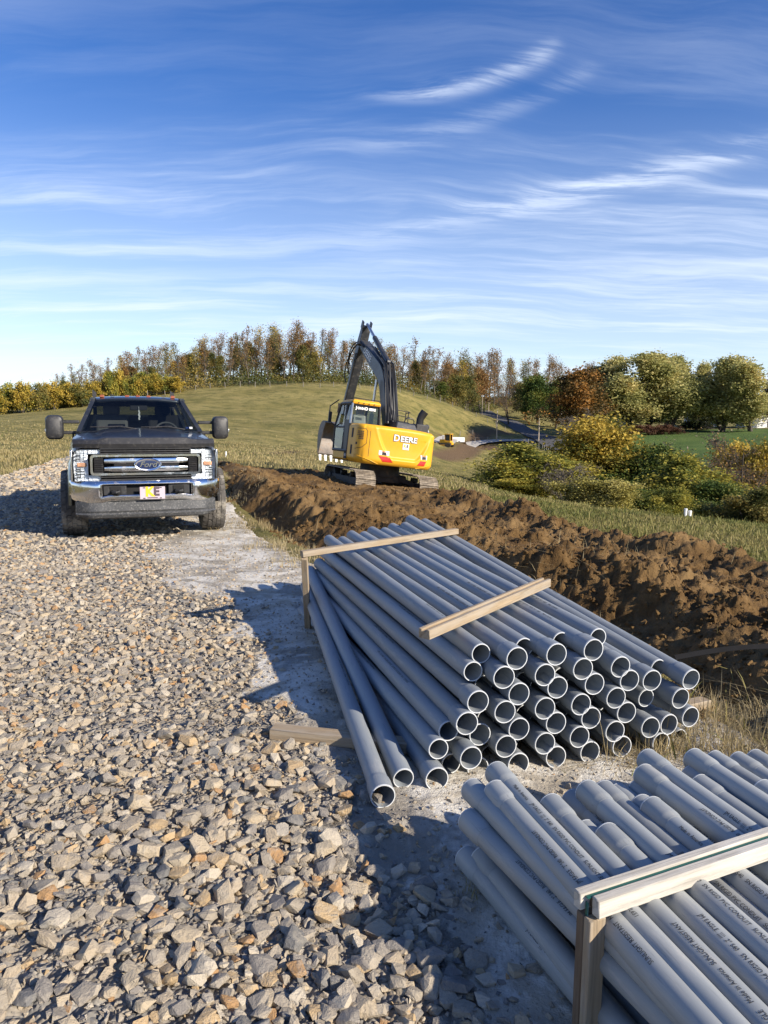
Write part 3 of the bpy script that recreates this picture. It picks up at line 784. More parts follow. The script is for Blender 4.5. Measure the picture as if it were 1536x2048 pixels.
def add_pipe(kit, p0, p1, bell, label, group, roll=None, txt=None, rim=True, bell_far=True):
    """p0 the end shown in the photograph, p1 the other end"""
    p0, p1 = Vector(p0), Vector(p1); d = (p1 - p0).normalized()
    body, bl, ri = kit[1 if bell else 0]
    o = bpy.data.objects.new('conduit_pipe', body); col.objects.link(o)
    q = d.to_track_quat('X', 'Z'); o.rotation_mode = 'QUATERNION'
    # text sits on local +Z: roll it round the axis
    o.rotation_quaternion = q @ Euler((roll if roll is not None else prng.uniform(-0.7, 0.9), 0, 0)).to_quaternion()
    o.location = p0
    tag(o, label, 'pipe', group)
    if bl: link(bpy.data.objects.new('bell', bl), o)
    if rim: link(bpy.data.objects.new('rim', ri), o)
    if txt is not None:
        t = bpy.data.objects.new('printed_lettering', kit['txt'][txt % len(kit['txt'])])
        if len(t.data.materials) == 0: t.data.materials.append(MAT_INK)
        link(t, o)
    PIPES.append((o, p0, d))
    return o

# --- stack in the middle: the ends shown, (photo x, y, has a bell, set back in m)
RIMS = [(962, 1307, 0, .12), (1034, 1317, 1, 0), (1048, 1295, 0, .16), (1113, 1309, 1, 0), (1122, 1283, 0, .18), (946, 1343, 0, .10), (1008, 1355, 1, 0), (967, 1369, 0, .2),
        (1090, 1350, 1, 0), (1048, 1361, 0, .2), (1038, 1388, 1, 0), (1115, 1375, 1, 0), (956, 1404, 1, 0), (1010, 1424, 1, 0), (1090, 1417, 1, 0), (972, 1436, 0, .2),
        (934, 1447, 1, -.02), (897, 1462, 0, .05), (960, 1469, 1, .06), (1038, 1458, 1, 0), (1112, 1446, 1, 0), (877, 1498, 0, .02), (942, 1516, 1, -.02), (1012, 1493, 1, 0),
        (1090, 1487, 1, 0), (902, 1527, 0, .08), (956, 1536, 1, .06), (1037, 1528, 1, 0), (1112, 1514, 1, 0), (980, 1508, 0, .2),
        (1187, 1300, 1, 0), (1196, 1275, 0, .18), (1166, 1338, 1, 0), (1241, 1334, 1, 0), (1259, 1361, 1, 0), (1189, 1368, 1, 0), (1304, 1361, 1, 0), (1316, 1336, 0, .15),
        (1382, 1359, 1, 0), (1361, 1397, 1, 0), (1381, 1434, 1, 0), (1232, 1396, 1, 0), (1292, 1396, 0, .08), (1260, 1400, 0, .2), (1162, 1409, 1, 0), (1253, 1425, 1, 0),
        (1182, 1436, 1, 0), (1301, 1455, 1, 0), (1338, 1449, 1, 0), (1230, 1463, 1, 0), (1159, 1474, 1, 0), (1359, 1476, 0, .1), (1244, 1493, 1, 0), (1180, 1504, 1, 0),
        (1322, 1486, 1, 0), (1122, 1353, 0, .2), (1120, 1420, 0, .2), (1195, 1406, 0, .2), (1119, 1485, 0, .2), (1188, 1470, 0, .2), (1256, 1463, 0, .2), (1049, 1427, 0, .2), (1049, 1490, 0, .2)]
FAR_TOP = {0: (658, 1080), 1: (685, 1083), 2: (703, 1071), 3: (728, 1073), 4: (744, 1063), 30: (769, 1065), 31: (785, 1056), 33: (810, 1054), 37: (820, 1040), 38: (849, 1047),
           5: (648, 1104), 12: (638, 1127), 16: (634, 1148), 21: (612, 1200), 25: (604, 1222)}
A0 = PZ(1037, 1549, 0); A1 = PZ(1322, 1507, 0)
ex = (A1 - A0); ex.z = 0; ex.normalize(); NEARN = Vector((ex.y, -ex.x, 0))       # towards the camera
def on_near(px, py, back):
    d = Vector(ray(px, py)); o = Vector((0, 0, CAMZ)); p = A0 - NEARN * back
    t = (p - o).dot(NEARN) / d.dot(NEARN); return o + d * t
ends = [on_near(a, b_, s) for a, b_, _, s in RIMS]
def far_on_ray(p0, px, py, L=3.05):
    d = Vector(ray(px, py)); o = Vector((0, 0, CAMZ)); q = o - p0
    A = d.dot(d); B = 2 * q.dot(d); Cc = q.dot(q) - L * L; D = B * B - 4 * A * Cc
    t = (-B + math.sqrt(max(D, 0))) / (2 * A); return o + d * t
fars = {}
for k, (a, b_) in FAR_TOP.items(): fars[k] = far_on_ray(ends[k], a, b_)
top_along = sorted((ends[k].dot(ex), k) for k in (0, 1, 3, 30, 33, 38))
def dir_for(i):
    if i in fars: return (fars[i] - ends[i]).normalized()
    s = ends[i].dot(ex)
    best = min(top_along, key=lambda q: abs(q[0] - s)); d = (fars[best[1]] - ends[best[1]]).normalized()
    lift = d.z * max(0.0, min(1.0, (ends[i].z - 0.05) / max(0.1, ends[best[1]].z - 0.05)))
    d = Vector((d.x, d.y, lift)); return d.normalized()
rows = [0.06, 0.13, 0.20, 0.27, 0.34, 0.41, 0.60]
ROWN = ['bottom row', 'second row up', 'third row up', 'fourth row up', 'fifth row up', 'top rows', 'top rows']
from collections import defaultdict
byrow = defaultdict(list)
for i, e in enumerate(ends): byrow[min(range(6), key=lambda k: abs(rows[k] - (e.z - 0.02)))].append((e.dot(ex), i))
pos_in_row = {}
for rw, lst in byrow.items():
    lst.sort()
    for j, (_, i) in enumerate(lst): pos_in_row[i] = (rw, j + 1, len(lst))
for i, (a, b_, bell, back) in enumerate(RIMS):
    e = ends[i]; d = dir_for(i)
    rw, j, n = pos_in_row[i]
    lab = 'grey pipe in the middle stack, %s, %s end from the left%s' % (ROWN[rw], ordinal(j), '' if bell else ', set back')
    add_pipe(KIT3, e, e + d * 3.05, bell, lab, 'grey pipes of the middle stack', roll=prng.uniform(-0.5, 0.5), txt=prng.randrange(3) if prng.random() < 0.75 else None)
# the three that slid off to the left side
for (a, b_, bell, fx, fy, z, lab) in ((766, 1593, 1, 612, 1172, 0.052, 'outermost grey pipe slid off the middle stack, bell end nearest the gravel'),
                                      (807, 1557, 0, 620, 1142, 0.047, 'plain-ended grey pipe slid off beside the outermost pipe of the middle stack'),
                                      (874, 1558, 1, 632, 1205, 0.052, 'belled grey pipe lying third from the gravel at the foot of the stack')):
    p0 = PZ(a, b_, z); p1 = far_on_ray(p0, fx, fy)
    add_pipe(KIT3, p0, p1, bell, lab, 'grey pipes of the middle stack', roll=prng.uniform(0.2, 0.6), txt=1)
# --- lumber
def wood_material(name, base, grey):
    m = bpy.data.materials.new(name); m.use_nodes = True
    t = NT(m.node_tree); b = t.n['Principled BSDF']
    co = t.node('ShaderNodeTexCoord').outputs['Object']
    n1 = t.noise(t.mapping(co, sc=(1.5, 30, 30)), 2.5, 6, 0.65, 0.6); n2 = t.noise(t.mapping(co, sc=(1, 6, 6)), 3, 5, 0.7)
    c = t.ramp(n1, [(0.28, tuple(v * 0.5 for v in base)), (0.5, base), (0.72, tuple(min(1, v * 1.3) for v in base))])
    c = t.mix(t.math('MULTIPLY', t.smooth(n2, 0.4, 0.7), 0.6), c, grey)
    t.put(b.inputs['Base Color'], c); b.inputs['Roughness'].default_value = 0.85
    t.put(b.inputs['Normal'], t.bump(n1, 0.6, 0.004)); return m
MAT_WOOD = wood_material('weathered_lumber', (0.30, 0.225, 0.14), (0.36, 0.32, 0.26))
MAT_WOOD_W = wood_material('bleached_lumber', (0.46, 0.42, 0.35), (0.60, 0.57, 0.51))
MAT_WOOD_D = wood_material('dark_lumber', (0.13, 0.085, 0.05), (0.20, 0.15, 0.10))
MAT_STRAP = material('green_strap', (0.015, 0.10, 0.075), 0.35, var=0.2)
MAT_BAND = material('black_strap', (0.012, 0.012, 0.013), 0.8, var=0.2, spec=0.08)
def beam(name, p0, p1, w_, h_, mat, parent=None, prof=None, up=Vector((0, 0, 1))):
    """a squared timber between two points (centre line)"""
    p0, p1 = Vector(p0), Vector(p1); d = (p1 - p0); L = d.length; d.normalize()
    b = MB(); pr = prof or [(-w_ / 2, -h_ / 2), (w_ / 2, -h_ / 2), (w_ / 2, h_ / 2), (-w_ / 2, h_ / 2)]
    b.prism(pr, 0, 0, L)
    o = b.build(name, mat, parent, 0.0025, 1)
    side = up.cross(d).normalized(); u2 = d.cross(side)
    mm = Matrix.Identity(4)
    for i in range(3): mm[i][0] = d[i]; mm[i][1] = side[i]; mm[i][2] = u2[i]; mm[i][3] = p0[i]
    o.matrix_world = mm
    return o
def groove(w_, h_, g=0.012):
    return [(-w_ / 2, -h_ / 2), (w_ / 2, -h_ / 2), (w_ / 2, h_ / 2), (g, h_ / 2), (g, h_ / 2 - 0.010), (-g, h_ / 2 - 0.010), (-g, h_ / 2), (-w_ / 2, h_ / 2)]
# far frame of the middle stack: crossbar, left and right post
k_ = 1.02
while k_ > 0.84:
    fb0 = P(603, 1108, 5.53 * k_); fb1 = P(914, 1062, 6.25 * k_); clear = 9
    for t in np.linspace(0.1, 0.97, 30):
        q = fb0.lerp(fb1, t)
        for (o, p0, d) in PIPES:
            v = q - p0; a = v.dot(d)
            if 0 < a < 3.05: clear = min(clear, (v - d * a).length if (v - d * a).z > 0 else -1)
    if clear > 0.0445 + 0.018: break
    k_ -= 0.01
fr = empty('wooden_frame', (fb0.x, fb0.y, 0)); tag(fr, 'weathered wooden crossbar on a post holding the far end of the middle stack', 'frame')
def under(o, root):
    o.parent = root; o.matrix_parent_inverse = root.matrix_world.inverted() if False else Matrix.Translation(-root.location)
    return o
under(beam('crossbar', fb0, fb1, 0.05, 0.042, MAT_WOOD), fr)
pb = PZ(616, 1258, 0.0)
under(beam('post', (pb.x, pb.y, 0), (fb0.x + 0.02, fb0.y, fb0.z - 0.022), 0.042, 0.055, MAT_WOOD, up=Vector((0, 1, 0))), fr)
dirx = (fb1 - fb0).normalized()
under(beam('post', (fb1.x - 0.03, fb1.y, 0), (fb1.x - 0.03, fb1.y, fb1.z - 0.022), 0.042, 0.05, MAT_WOOD_D, up=Vector((0, 1, 0))), fr)
# loose grooved bar lying across
k_ = 1.08
while k_ > 0.8:
    nb0 = P(848, 1268, 3.62 * k_); nb1 = P(1092, 1164, 4.62 * k_); clear = 9
    for t in np.linspace(0.05, 0.95, 30):
        q = nb0.lerp(nb1, t)
        for (o, p0, d) in PIPES:
            v = q - p0; a = v.dot(d)
            if 0 < a < 3.05: clear = min(clear, (v - d * a).length if (v - d * a).z > 0 else -1)
    if clear > 0.0445 + 0.020: break
    k_ -= 0.01
o = beam('lumber_bar', nb0, nb1, 0.062, 0.045, MAT_WOOD, prof=groove(0.062, 0.045)); tag(o, 'grooved wooden bar lying across the top of the middle stack', 'lumber')
# bearer under the stack that sticks out to the left
q0 = PZ(545, 1462, 0.05); q1 = PZ(1410, 1408, 0.03); q1 = q0 + (PZ(712, 1480, 0.05) - q0).normalized() * 0.95
o = beam('lumber_bearer', q0, q1, 0.085, 0.05, MAT_WOOD); tag(o, 'wooden bearer on the ground sticking out left from under the stack', 'lumber')
q0 = PZ(1412, 1405, 0.04); d = (PZ(1340, 1420, 0.04) - q0); q1 = q0 + d.normalized() * 0.35
o = beam('lumber_bearer', q0, q1, 0.07, 0.05, MAT_WOOD); tag(o, 'end of a wooden bearer at the right foot of the middle stack', 'lumber')

# --- near bundle (two inch pipes, bells away from the camera): (photo x, y of the socket end, height)
NEAR = [(944, 1579, .40, 'left flank upper pipe of the near bundle, printed bell beside the dusty ground'), (992, 1545, .47, 'top-left pipe of the near bundle reaching farthest towards the middle stack'),
        (990, 1583, .45, 'whitish pipe on the top-left edge of the near bundle'), (938, 1640, .32, 'dark shaded pipe on the left flank of the near bundle, second lowest'),
        (932, 1714, .035, 'lowest pipe on the ground along the left of the near bundle'), (963, 1716, .10, 'shaded pipe tucked behind the lowest pipe of the near bundle'),
        (1101, 1611, .47, 'short-set pipe with tan-stained bell in the near bundle'), (1144, 1601, .41, 'lower pipe printed Made in America right of the tan-stained bell'),
        (1173, 1583, .49, 'fourth long top pipe of the near bundle, left of the middle gap'), (1206, 1583, .43, 'pipe sunk just right of the fourth long top pipe'),
        (1235, 1588, .37, 'deep-set pipe in the middle gap of the near bundle'), (1170, 1664, .41, 'barely visible pipe between two upper pipes of the near bundle'),
        (1213, 1671, .46, 'set-back pipe with brown-lipped bell in the near bundle'), (1281, 1612, .43, 'small pipe end showing beside the dusty-lipped bell'),
        (1302, 1617, .475, 'top pipe with dusty-lipped bell near the middle of the near bundle'), (1287, 1550, .47, 'second of the long pipes right of the middle gap'),
        (1293, 1519, .49, 'longest pipe right of the middle gap in the near bundle'), (1275, 1580, .39, 'shadowed pipe below the long pipes right of the gap'),
        (1386, 1518, .49, 'top pipe second from the right edge of the near bundle'), (1380, 1552, .42, 'shadowed pipe under the second pipe from the right edge'),
        (1399, 1571, .44, 'pipe in the groove right of the long top pipes'), (1524, 1582, .48, 'pipe at the right edge of the photo in the near bundle'), (1266, 1598, .33, 'deepest pipe visible in the middle gap')]
ndir = Vector((0.265, -0.964, 0)).normalized()
NSPEC = {0: 17.0, 2: 16.5, 3: 19.5, 4: 18.5, 5: 17.5}
for i, (a, b_, z, lab) in enumerate(NEAR):
    z = max(0.042, z * 0.66)
    p0 = PZ(a, b_, z)
    ang = R(NSPEC.get(i, 15.6 + prng.uniform(-0.7, 0.7)))
    ang = max(ang, math.atan2(0.585 + 0.01 * (i == 0) - p0.x, p0.y - 1.65))     # the post stands outside them
    d = Vector((math.sin(ang), -math.cos(ang), prng.uniform(-0.012, 0.0)))
    add_pipe(KIT2, p0, p0 + d * 3.05, 1, lab, 'grey pipes of the near bundle', roll=prng.uniform(0.10, 0.70), txt=[3, 1, 2, 2, 0, None, 3, 1, 0, 0, 0, 1, 0, 1, 1, 2, 0, 2, 0, 1, 3, 0, 1][i])
# pipes filling the body of the near bundle
fill = 0
for zi in range(4):
    for xi in range(13):
        z = 0.042 + zi * 0.073
        s = 0.06 + xi * 0.080 + (0.04 if zi % 2 else 0)
        start = Vector((0.42, 2.36, z)) + Vector((0.964, 0.265, 0)) * s - ndir * prng.uniform(-0.16, 0.10)
        bad = False
        for (o, q0, qd) in PIPES[-23 - fill:]:
            w_ = start + ndir * 0.5 - q0; w_ = w_ - qd * w_.dot(qd)
            if w_.length < 0.074: bad = True; break
        if bad: continue
        fill += 1
        add_pipe(KIT2, start, start + ndir * 3.05, 1, 'inner pipe of the near bundle, %s layer from the ground, %s from its left side' % (ordinal(zi + 1), ordinal(xi + 1)), 'grey pipes of the near bundle', txt=prng.randrange(4) if zi > 2 else None)
# its frame: crossbar of two bleached boards with a green strap between, and post
cb0 = P(1172, 1806, 1.675); cb1 = P(1640, 1650, 2.02)
fr = empty('wooden_frame', (cb0.x, cb0.y, 0)); tag(fr, 'bleached wooden crossbar and post with green strap binding the near bundle', 'frame')
dirb = (cb1 - cb0).normalized(); sideb = Vector((0, 0, 1)).cross(dirb).normalized()
g = 0.0095
lead = sideb * 0.0195
under(beam('board', cb0 + lead + dirb * -0.012, cb1 + lead, 0.026, 0.044, MAT_WOOD_W), fr)
under(beam('board', cb0 - lead + dirb * 0.012 - Vector((0, 0, 0.004)), cb1 - lead - Vector((0, 0, 0.004)), 0.026, 0.048, MAT_WOOD_W), fr)
under(beam('strap', cb0 + Vector((0, 0, .014)), cb1 + Vector((0, 0, .014)), 0.0128, 0.004, MAT_STRAP), fr)
under(beam('core_board', cb0 - Vector((0, 0, 0.004)) + dirb * 0.015, cb1 - Vector((0, 0, 0.004)), 0.0126, 0.026, MAT_WOOD_D), fr)
pt = cb0 + dirb * 0.018; pt.z -= 0.032
for k, mt in ((1, MAT_WOOD_D), (-1, MAT_WOOD)):
    c0 = pt + sideb * 0.0135 * k
    under(beam('post', (c0.x, c0.y, 0.0), (c0.x, c0.y, c0.z), 0.026, 0.048, mt, up=Vector((dirb.x, dirb.y, 0)).normalized()), fr)
under(beam('strap', (pt.x - dirb.x * 0.014, pt.y - dirb.y * 0.014, 0.0), (pt.x - dirb.x * 0.014, pt.y - dirb.y * 0.014, cb0.z + 0.002), 0.004, 0.011, MAT_STRAP, up=Vector((-sideb.x, -sideb.y, 0))), fr)
# loose straps
def strap(name, pts, w_, mat, label):
    b = MB(); secs = []
    for i, p in enumerate(pts):
        p = Vector(p); t = (Vector(pts[min(i + 1, len(pts) - 1)]) - Vector(pts[max(i - 1, 0)])).normalized()
        s = t.cross(Vector((-0.2, -0.8, 0.6))).normalized(); u_ = s.cross(t)
        secs.append([p + s * w_ / 2, p + s * w_ / 2 + u_ * 0.002, p - s * w_ / 2 + u_ * 0.002, p - s * w_ / 2])
    b.loft(secs); o = b.build(name, mat); tag(o, label, 'strap'); return o
sp_ = []
for i in range(14):
    t = i / 13; px = lerp(1350, 1600, t); py = lerp(1315, 1300, t) - 12 * math.sin(t * 2.6)
    sp_.append(P(px, py, lerp(3.9, 4.0, t)))
strap('plastic_strap', sp_, 0.028, MAT_BAND, 'black plastic strap bent over the brown soil right of the stack')
strap('plastic_strap', [PZ(lerp(552, 740, i / 8), lerp(1526, 1499, i / 8), 0.012 + 0.006 * math.sin(i)) for i in range(9)], 0.013, MAT_BAND, 'thin black strap lying on the dust in front of the wooden bearer')

# ------------------------------------------------------------------ pickup truck (local: front towards -Y, Z up, origin on the ground under the bumper)
def glass_material(name, tint, ref=1.0):
    m = bpy.data.materials.new(name); m.use_nodes = True
    t = NT(m.node_tree); t.n.remove(t.n['Principled BSDF'])
    out = t.n['Material Output']
    tr = t.node('ShaderNodeBsdfTransparent'); tr.inputs[0].default_value = (*tint, 1)
    gl = t.node('ShaderNodeBsdfGlossy'); gl.inputs['Roughness'].default_value = 0.03
    gl.inputs['Color'].default_value = (ref, ref, ref, 1)
    fr_ = t.node('ShaderNodeFresnel'); bf = t.node('ShaderNodeNewGeometry').outputs['Backfacing']; t.put(fr_.inputs[0], t.math('SUBTRACT', 1.5, t.math('MULTIPLY', bf, 1.5 - 1 / 1.5)))
    mx = t.node('ShaderNodeMixShader'); t.put(mx.inputs[0], fr_.outputs[0]); t.l.new(tr.outputs[0], mx.inputs[1]); t.l.new(gl.outputs[0], mx.inputs[2])
    t.l.new(mx.outputs[0], out.inputs[0]); return m
DUSTC = (0.36, 0.33, 0.28)
MAT_PAINT = material('slate_truck_paint', (0.030, 0.034, 0.042), 0.28, 0.35, 0.10, 3, dirt=DUSTC, dirt_amt=0.10, dscale=7, coat=0.6)
MAT_CHROME = material('chrome', (0.82, 0.82, 0.82), 0.13, 1.0, 0.05, 3, dirt=(0.16, 0.145, 0.125), dirt_amt=0.35, dscale=9)
MAT_BLACKP = material('black_plastic', (0.022, 0.022, 0.024), 0.5, var=0.2, dirt=DUSTC, dirt_amt=0.10, dscale=20, bump=0.15, bscale=200)
MAT_DAM = material('dusty_black_plastic', (0.050, 0.052, 0.055), 0.6, var=0.25, dirt=(0.5, 0.48, 0.44), dirt_amt=0.30, dscale=45, bump=0.2, bscale=150)
MAT_TYRE = material('tyre_rubber', (0.085, 0.078, 0.07), 0.85, var=0.35, vscale=9, dirt=(0.33, 0.30, 0.25), dirt_amt=0.85, dscale=3, bump=0.3, bscale=90)
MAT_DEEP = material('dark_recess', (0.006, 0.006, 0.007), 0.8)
MAT_RIMM = material('dark_wheel_rim', (0.06, 0.06, 0.065), 0.4, 0.8)
MAT_GLASS = glass_material('tinted_windscreen', (0.50, 0.54, 0.54), 0.75)
MAT_SIDEG = glass_material('side_glass', (0.30, 0.33, 0.33), 0.9)
MAT_LENS = glass_material('clear_lens', (0.93, 0.95, 0.97))
MAT_REFL = material('lamp_reflector', (0.86, 0.87, 0.88), 0.28, 0.25, 0.12, 30, bump=0.7, bscale=55, bdist=0.02)
MAT_AMBER = material('amber_lens', (0.60, 0.30, 0.17), 0.25, var=0.15)
MAT_MARK = material('smoked_amber_lens', (0.26, 0.075, 0.035), 0.3, var=0.15)
MAT_BLUE = material('emblem_blue', (0.012, 0.022, 0.075), 0.25, coat=0.5)
MAT_WHITE = material('white_paint', (0.78, 0.78, 0.76), 0.5, var=0.05)
MAT_PLATE = material('lilac_plate', (0.50, 0.42, 0.47), 0.45, var=0.05)
MAT_YEL_P = material('plate_yellow', (0.80, 0.52, 0.03), 0.45, var=0.04)
MAT_DKP = material('plate_dark', (0.09, 0.06, 0.075), 0.5, var=0.05)
MAT_INT = material('cab_interior_grey', (0.13, 0.13, 0.13), 0.8)
MAT_INTD = material('cab_interior_dark', (0.03, 0.03, 0.032), 0.8)
MAT_SIL = material('satin_silver', (0.45, 0.45, 0.45), 0.3, 0.9)

TR = empty('pickup_truck', (0, 0, 0)); tag(TR, 'dark slate pickup truck parked on the gravel road facing the camera', 'pickup truck')
def zarch(y, z0, centres, r):
    z = z0
    for c_ in centres:
        if abs(y - c_) < r: z = max(z, 0.47 + math.sqrt(r * r - (y - c_) ** 2))
    return z
# hood and front fenders
ys = [0.17, 0.22, 0.30, 0.40, 0.48, 0.52, 0.60, 0.70, 0.85, 1.0, 1.15, 1.30, 1.40, 1.48, 1.52, 1.58, 1.68]
b = MB(); secs = []
for y in ys:
    t = min(1, (y - 0.17) / 1.4)
    zs = lerp(1.30, 1.45, t) - 0.05 * math.exp(-((y - 0.15) / 0.07) ** 2)
    wd = 0.965 + 0.045 * math.exp(-((y - 1.0) / 0.5) ** 2)
    if y < 0.3: wd -= 0.03 * (0.3 - y) / 0.13
    zb = zarch(y, 0.80 if y < 0.5 else 0.62, (1.0,), 0.54)
    zc = lerp(1.355, 1.50, t) - 0.05 * math.exp(-((y - 0.15) / 0.07) ** 2)
    half = [(wd, zb), (wd + 0.012, (zb + zs) / 2 - 0.02), (wd, zs - 0.10), (wd - 0.03, zs - 0.03), (wd - 0.09, zs - 0.004), (wd - 0.22, zs + 0.012), (0.66, zs + 0.012),
            (0.56, lerp(zs, zc, 0.85)), (0.50, zc), (0.25, zc + 0.012), (0, zc + 0.015)]
    secs.append([(-x, y, z) for x, z in half] + [(x, y, z) for x, z in half[-2::-1]])
b.loft(secs, False, False)
b.build('hood_and_fenders', MAT_PAINT, TR)
# fender lips
for s in (-1, 1):
    for yc in (1.0, 5.06):
        b = MB(); pts = [(s * 1.012, yc - 0.55 * math.cos(a), 0.47 + 0.55 * math.sin(a)) for a in [math.pi * i / 18 for i in range(19)]]
        secs = []
        for i, p in enumerate(pts):
            a = math.pi * i / 18; d = Vector((0, -math.cos(a), math.sin(a)))
            p = Vector(p); q = Vector((s * 1.0, 0, 0))
            secs.append([p + Vector((-s * 0.05, 0, 0)), p + Vector((s * 0.035, 0, 0)), p + Vector((s * 0.035, 0, 0)) + d * 0.03, p + Vector((-s * 0.01, 0, 0)) + d * 0.10])
        b.loft(secs); b.build('fender_flare', MAT_PAINT, TR)
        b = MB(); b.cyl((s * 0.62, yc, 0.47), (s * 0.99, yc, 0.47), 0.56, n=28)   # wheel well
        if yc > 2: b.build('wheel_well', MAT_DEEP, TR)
# doors / cab side / bed
for s in (-1, 1):
    b = MB(); secs = []
    for y in [1.67, 2.0, 2.6, 3.2, 3.8, 4.07]:
        secs.append([(s * 0.93, y, 0.52), (s * 0.985, y, 0.60), (s * 1.0, y, 0.95), (s * 0.985, y, 1.30), (s * 0.955, y, 1.455), (s * 0.90, y, 1.475), (s * 0.84, y, 1.40), (s * 0.84, y, 0.52)])
    b.loft(secs); side = b.build('cab_side', MAT_PAINT, TR)
    for y0 in (1.72, 2.92, 4.02):
        g_ = MB(); g_.box((s * 0.995, y0, 1.0), (0.03, 0.010, 0.86)); g_.build('door_seam', MAT_DEEP, side)
    for y0 in (2.75, 3.85):
        g_ = MB(); g_.box((s * 1.01, y0, 1.22), (0.03, 0.20, 0.04)); g_.build('handle', MAT_BLACKP, side, 0.008)
    b = MB(); secs = []
    for y in [4.12, 4.3, 4.5, 4.56, 4.7, 4.9, 5.06, 5.25, 5.4, 5.55, 5.62, 5.8, 6.25]:
        zb = zarch(y, 0.62, (5.06,), 0.54)
        secs.append([(s * 0.985, y, zb), (s * 1.0, y, (zb + 1.42) / 2), (s * 0.985, y, 1.40), (s * 0.95, y, 1.45), (s * 0.88, y, 1.45), (s * 0.86, y, 1.40), (s * 0.86, y, zb)])
    b.loft(secs); b.build('bed_side', MAT_PAINT, TR)
    b = MB(); b.cyl((s * 0.95, 1.75, 0.42), (s * 0.95, 3.95, 0.42), 0.045, n=10); b.build('side_step', MAT_BLACKP, TR)
b = MB(); b.box((0, 6.22, 1.05), (1.74, 0.06, 0.76)); b.build('tailgate', MAT_PAINT, TR, 0.01)
b = MB(); b.box((0, 5.2, 0.82), (1.74, 2.0, 0.05)); b.box((0, 4.15, 1.08), (1.72, 0.05, 0.7)); b.build('bed', MAT_BLACKP, TR)
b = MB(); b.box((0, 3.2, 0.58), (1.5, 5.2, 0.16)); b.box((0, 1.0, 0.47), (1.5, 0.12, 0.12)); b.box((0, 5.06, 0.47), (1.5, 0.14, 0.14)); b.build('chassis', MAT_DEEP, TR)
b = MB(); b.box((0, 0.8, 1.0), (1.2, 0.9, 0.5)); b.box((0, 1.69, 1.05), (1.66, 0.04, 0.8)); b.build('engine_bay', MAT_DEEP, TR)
# cab frame
def FLp(s, t): return Vector((s * lerp(0.935, 0.715, t), lerp(1.60, 2.30, t), lerp(1.46, 1.955, t)))
def BP(s, y, t): return Vector((s * lerp(0.945, 0.745, t), y + 0.04 * t, lerp(1.46, 1.955, t)))
b = MB()
for s in (-1, 1):
    secs = []
    for i in range(7):
        t = i / 6; p = FLp(s, t)
        secs.append([p + Vector((-s * 0.055, -0.035, 0.0)), p + Vector((s * 0.012, -0.035, 0)), p + Vector((s * 0.018, 0.075, 0)), p + Vector((-s * 0.03, 0.075, 0))])
    b.loft(secs)
    for y in (2.97, 4.0):
        b.loft([[BP(s, y - 0.06, t) + Vector((0, 0, 0)), BP(s, y + 0.06, t), BP(s, y + 0.06, t) - Vector((s * 0.05, 0, 0)), BP(s, y - 0.06, t) - Vector((s * 0.05, 0, 0))] for t in (0, 0.5, 1)])
    b.loft([[Vector((s * 0.755, y, 1.945)), Vector((s * 0.725, y, 1.99)), Vector((s * 0.66, y, 1.99)), Vector((s * 0.68, y, 1.93))] for y in (2.27, 2.6, 3.4, 4.05)])
b.box((0, 4.03, 1.60), (1.78, 0.05, 0.30)); b.box((0, 4.05, 1.93), (1.46, 0.05, 0.07))
b.build('cab_frame', MAT_PAINT, TR)
b = MB(); secs = []
for y, zc, hw in [(2.20, 1.945, 0.70), (2.23, 1.985, 0.70), (2.32, 2.01, 0.715), (2.6, 2.03, 0.725), (3.2, 2.035, 0.73), (3.8, 2.02, 0.725), (4.05, 1.99, 0.715), (4.09, 1.95, 0.70)]:
    secs.append([(x * hw, y + 0.06 * x * x * (1 if y < 2.5 else 0), zc - 0.035 * abs(x) ** 2.6) for x in np.linspace(-1, 1, 15)])
b.loft(secs, False, False); roof = b.build('roof', MAT_PAINT, TR)
m_ = roof.modifiers.new('thick', 'SOLIDIFY'); m_.thickness = 0.03; m_.offset = -1
for x in (-0.56, -0.17, 0.0, 0.17, 0.56):
    b = MB(); b.loft([[(x + dx * k, 2.42 + dy * k, 1.995 + h) for dx, dy in ((-.035, -.06), (.035, -.06), (.035, .06), (-.035, .06))] for k, h in ((1, 0), (0.95, 0.028), (0.7, 0.042))])
    b.build('marker_lamp', MAT_MARK, roof, 0.004)
for x in (-0.40, 0.42):
    b = MB(); b.box((x, 2.44, 2.035), (0.06, 0.06, 0.014)); b.build('lamp_base', MAT_BLACKP, roof)
for s in (-1, 1):                                            # ends of the rack behind the cab
    b = MB(); b.loft([[(s * 0.70 - 0.03, 4.2, 1.4), (s * 0.70 + 0.03, 4.2, 1.4), (s * 0.70 + 0.03, 4.26, 1.4), (s * 0.70 - 0.03, 4.26, 1.4)],
                      [(s * 0.70 - 0.035, 4.2, 2.20), (s * 0.70 + 0.035, 4.2, 2.15), (s * 0.70 + 0.035, 4.26, 2.15), (s * 0.70 - 0.035, 4.26, 2.20)]])
    b.build('rack_post', MAT_BLACKP, TR)
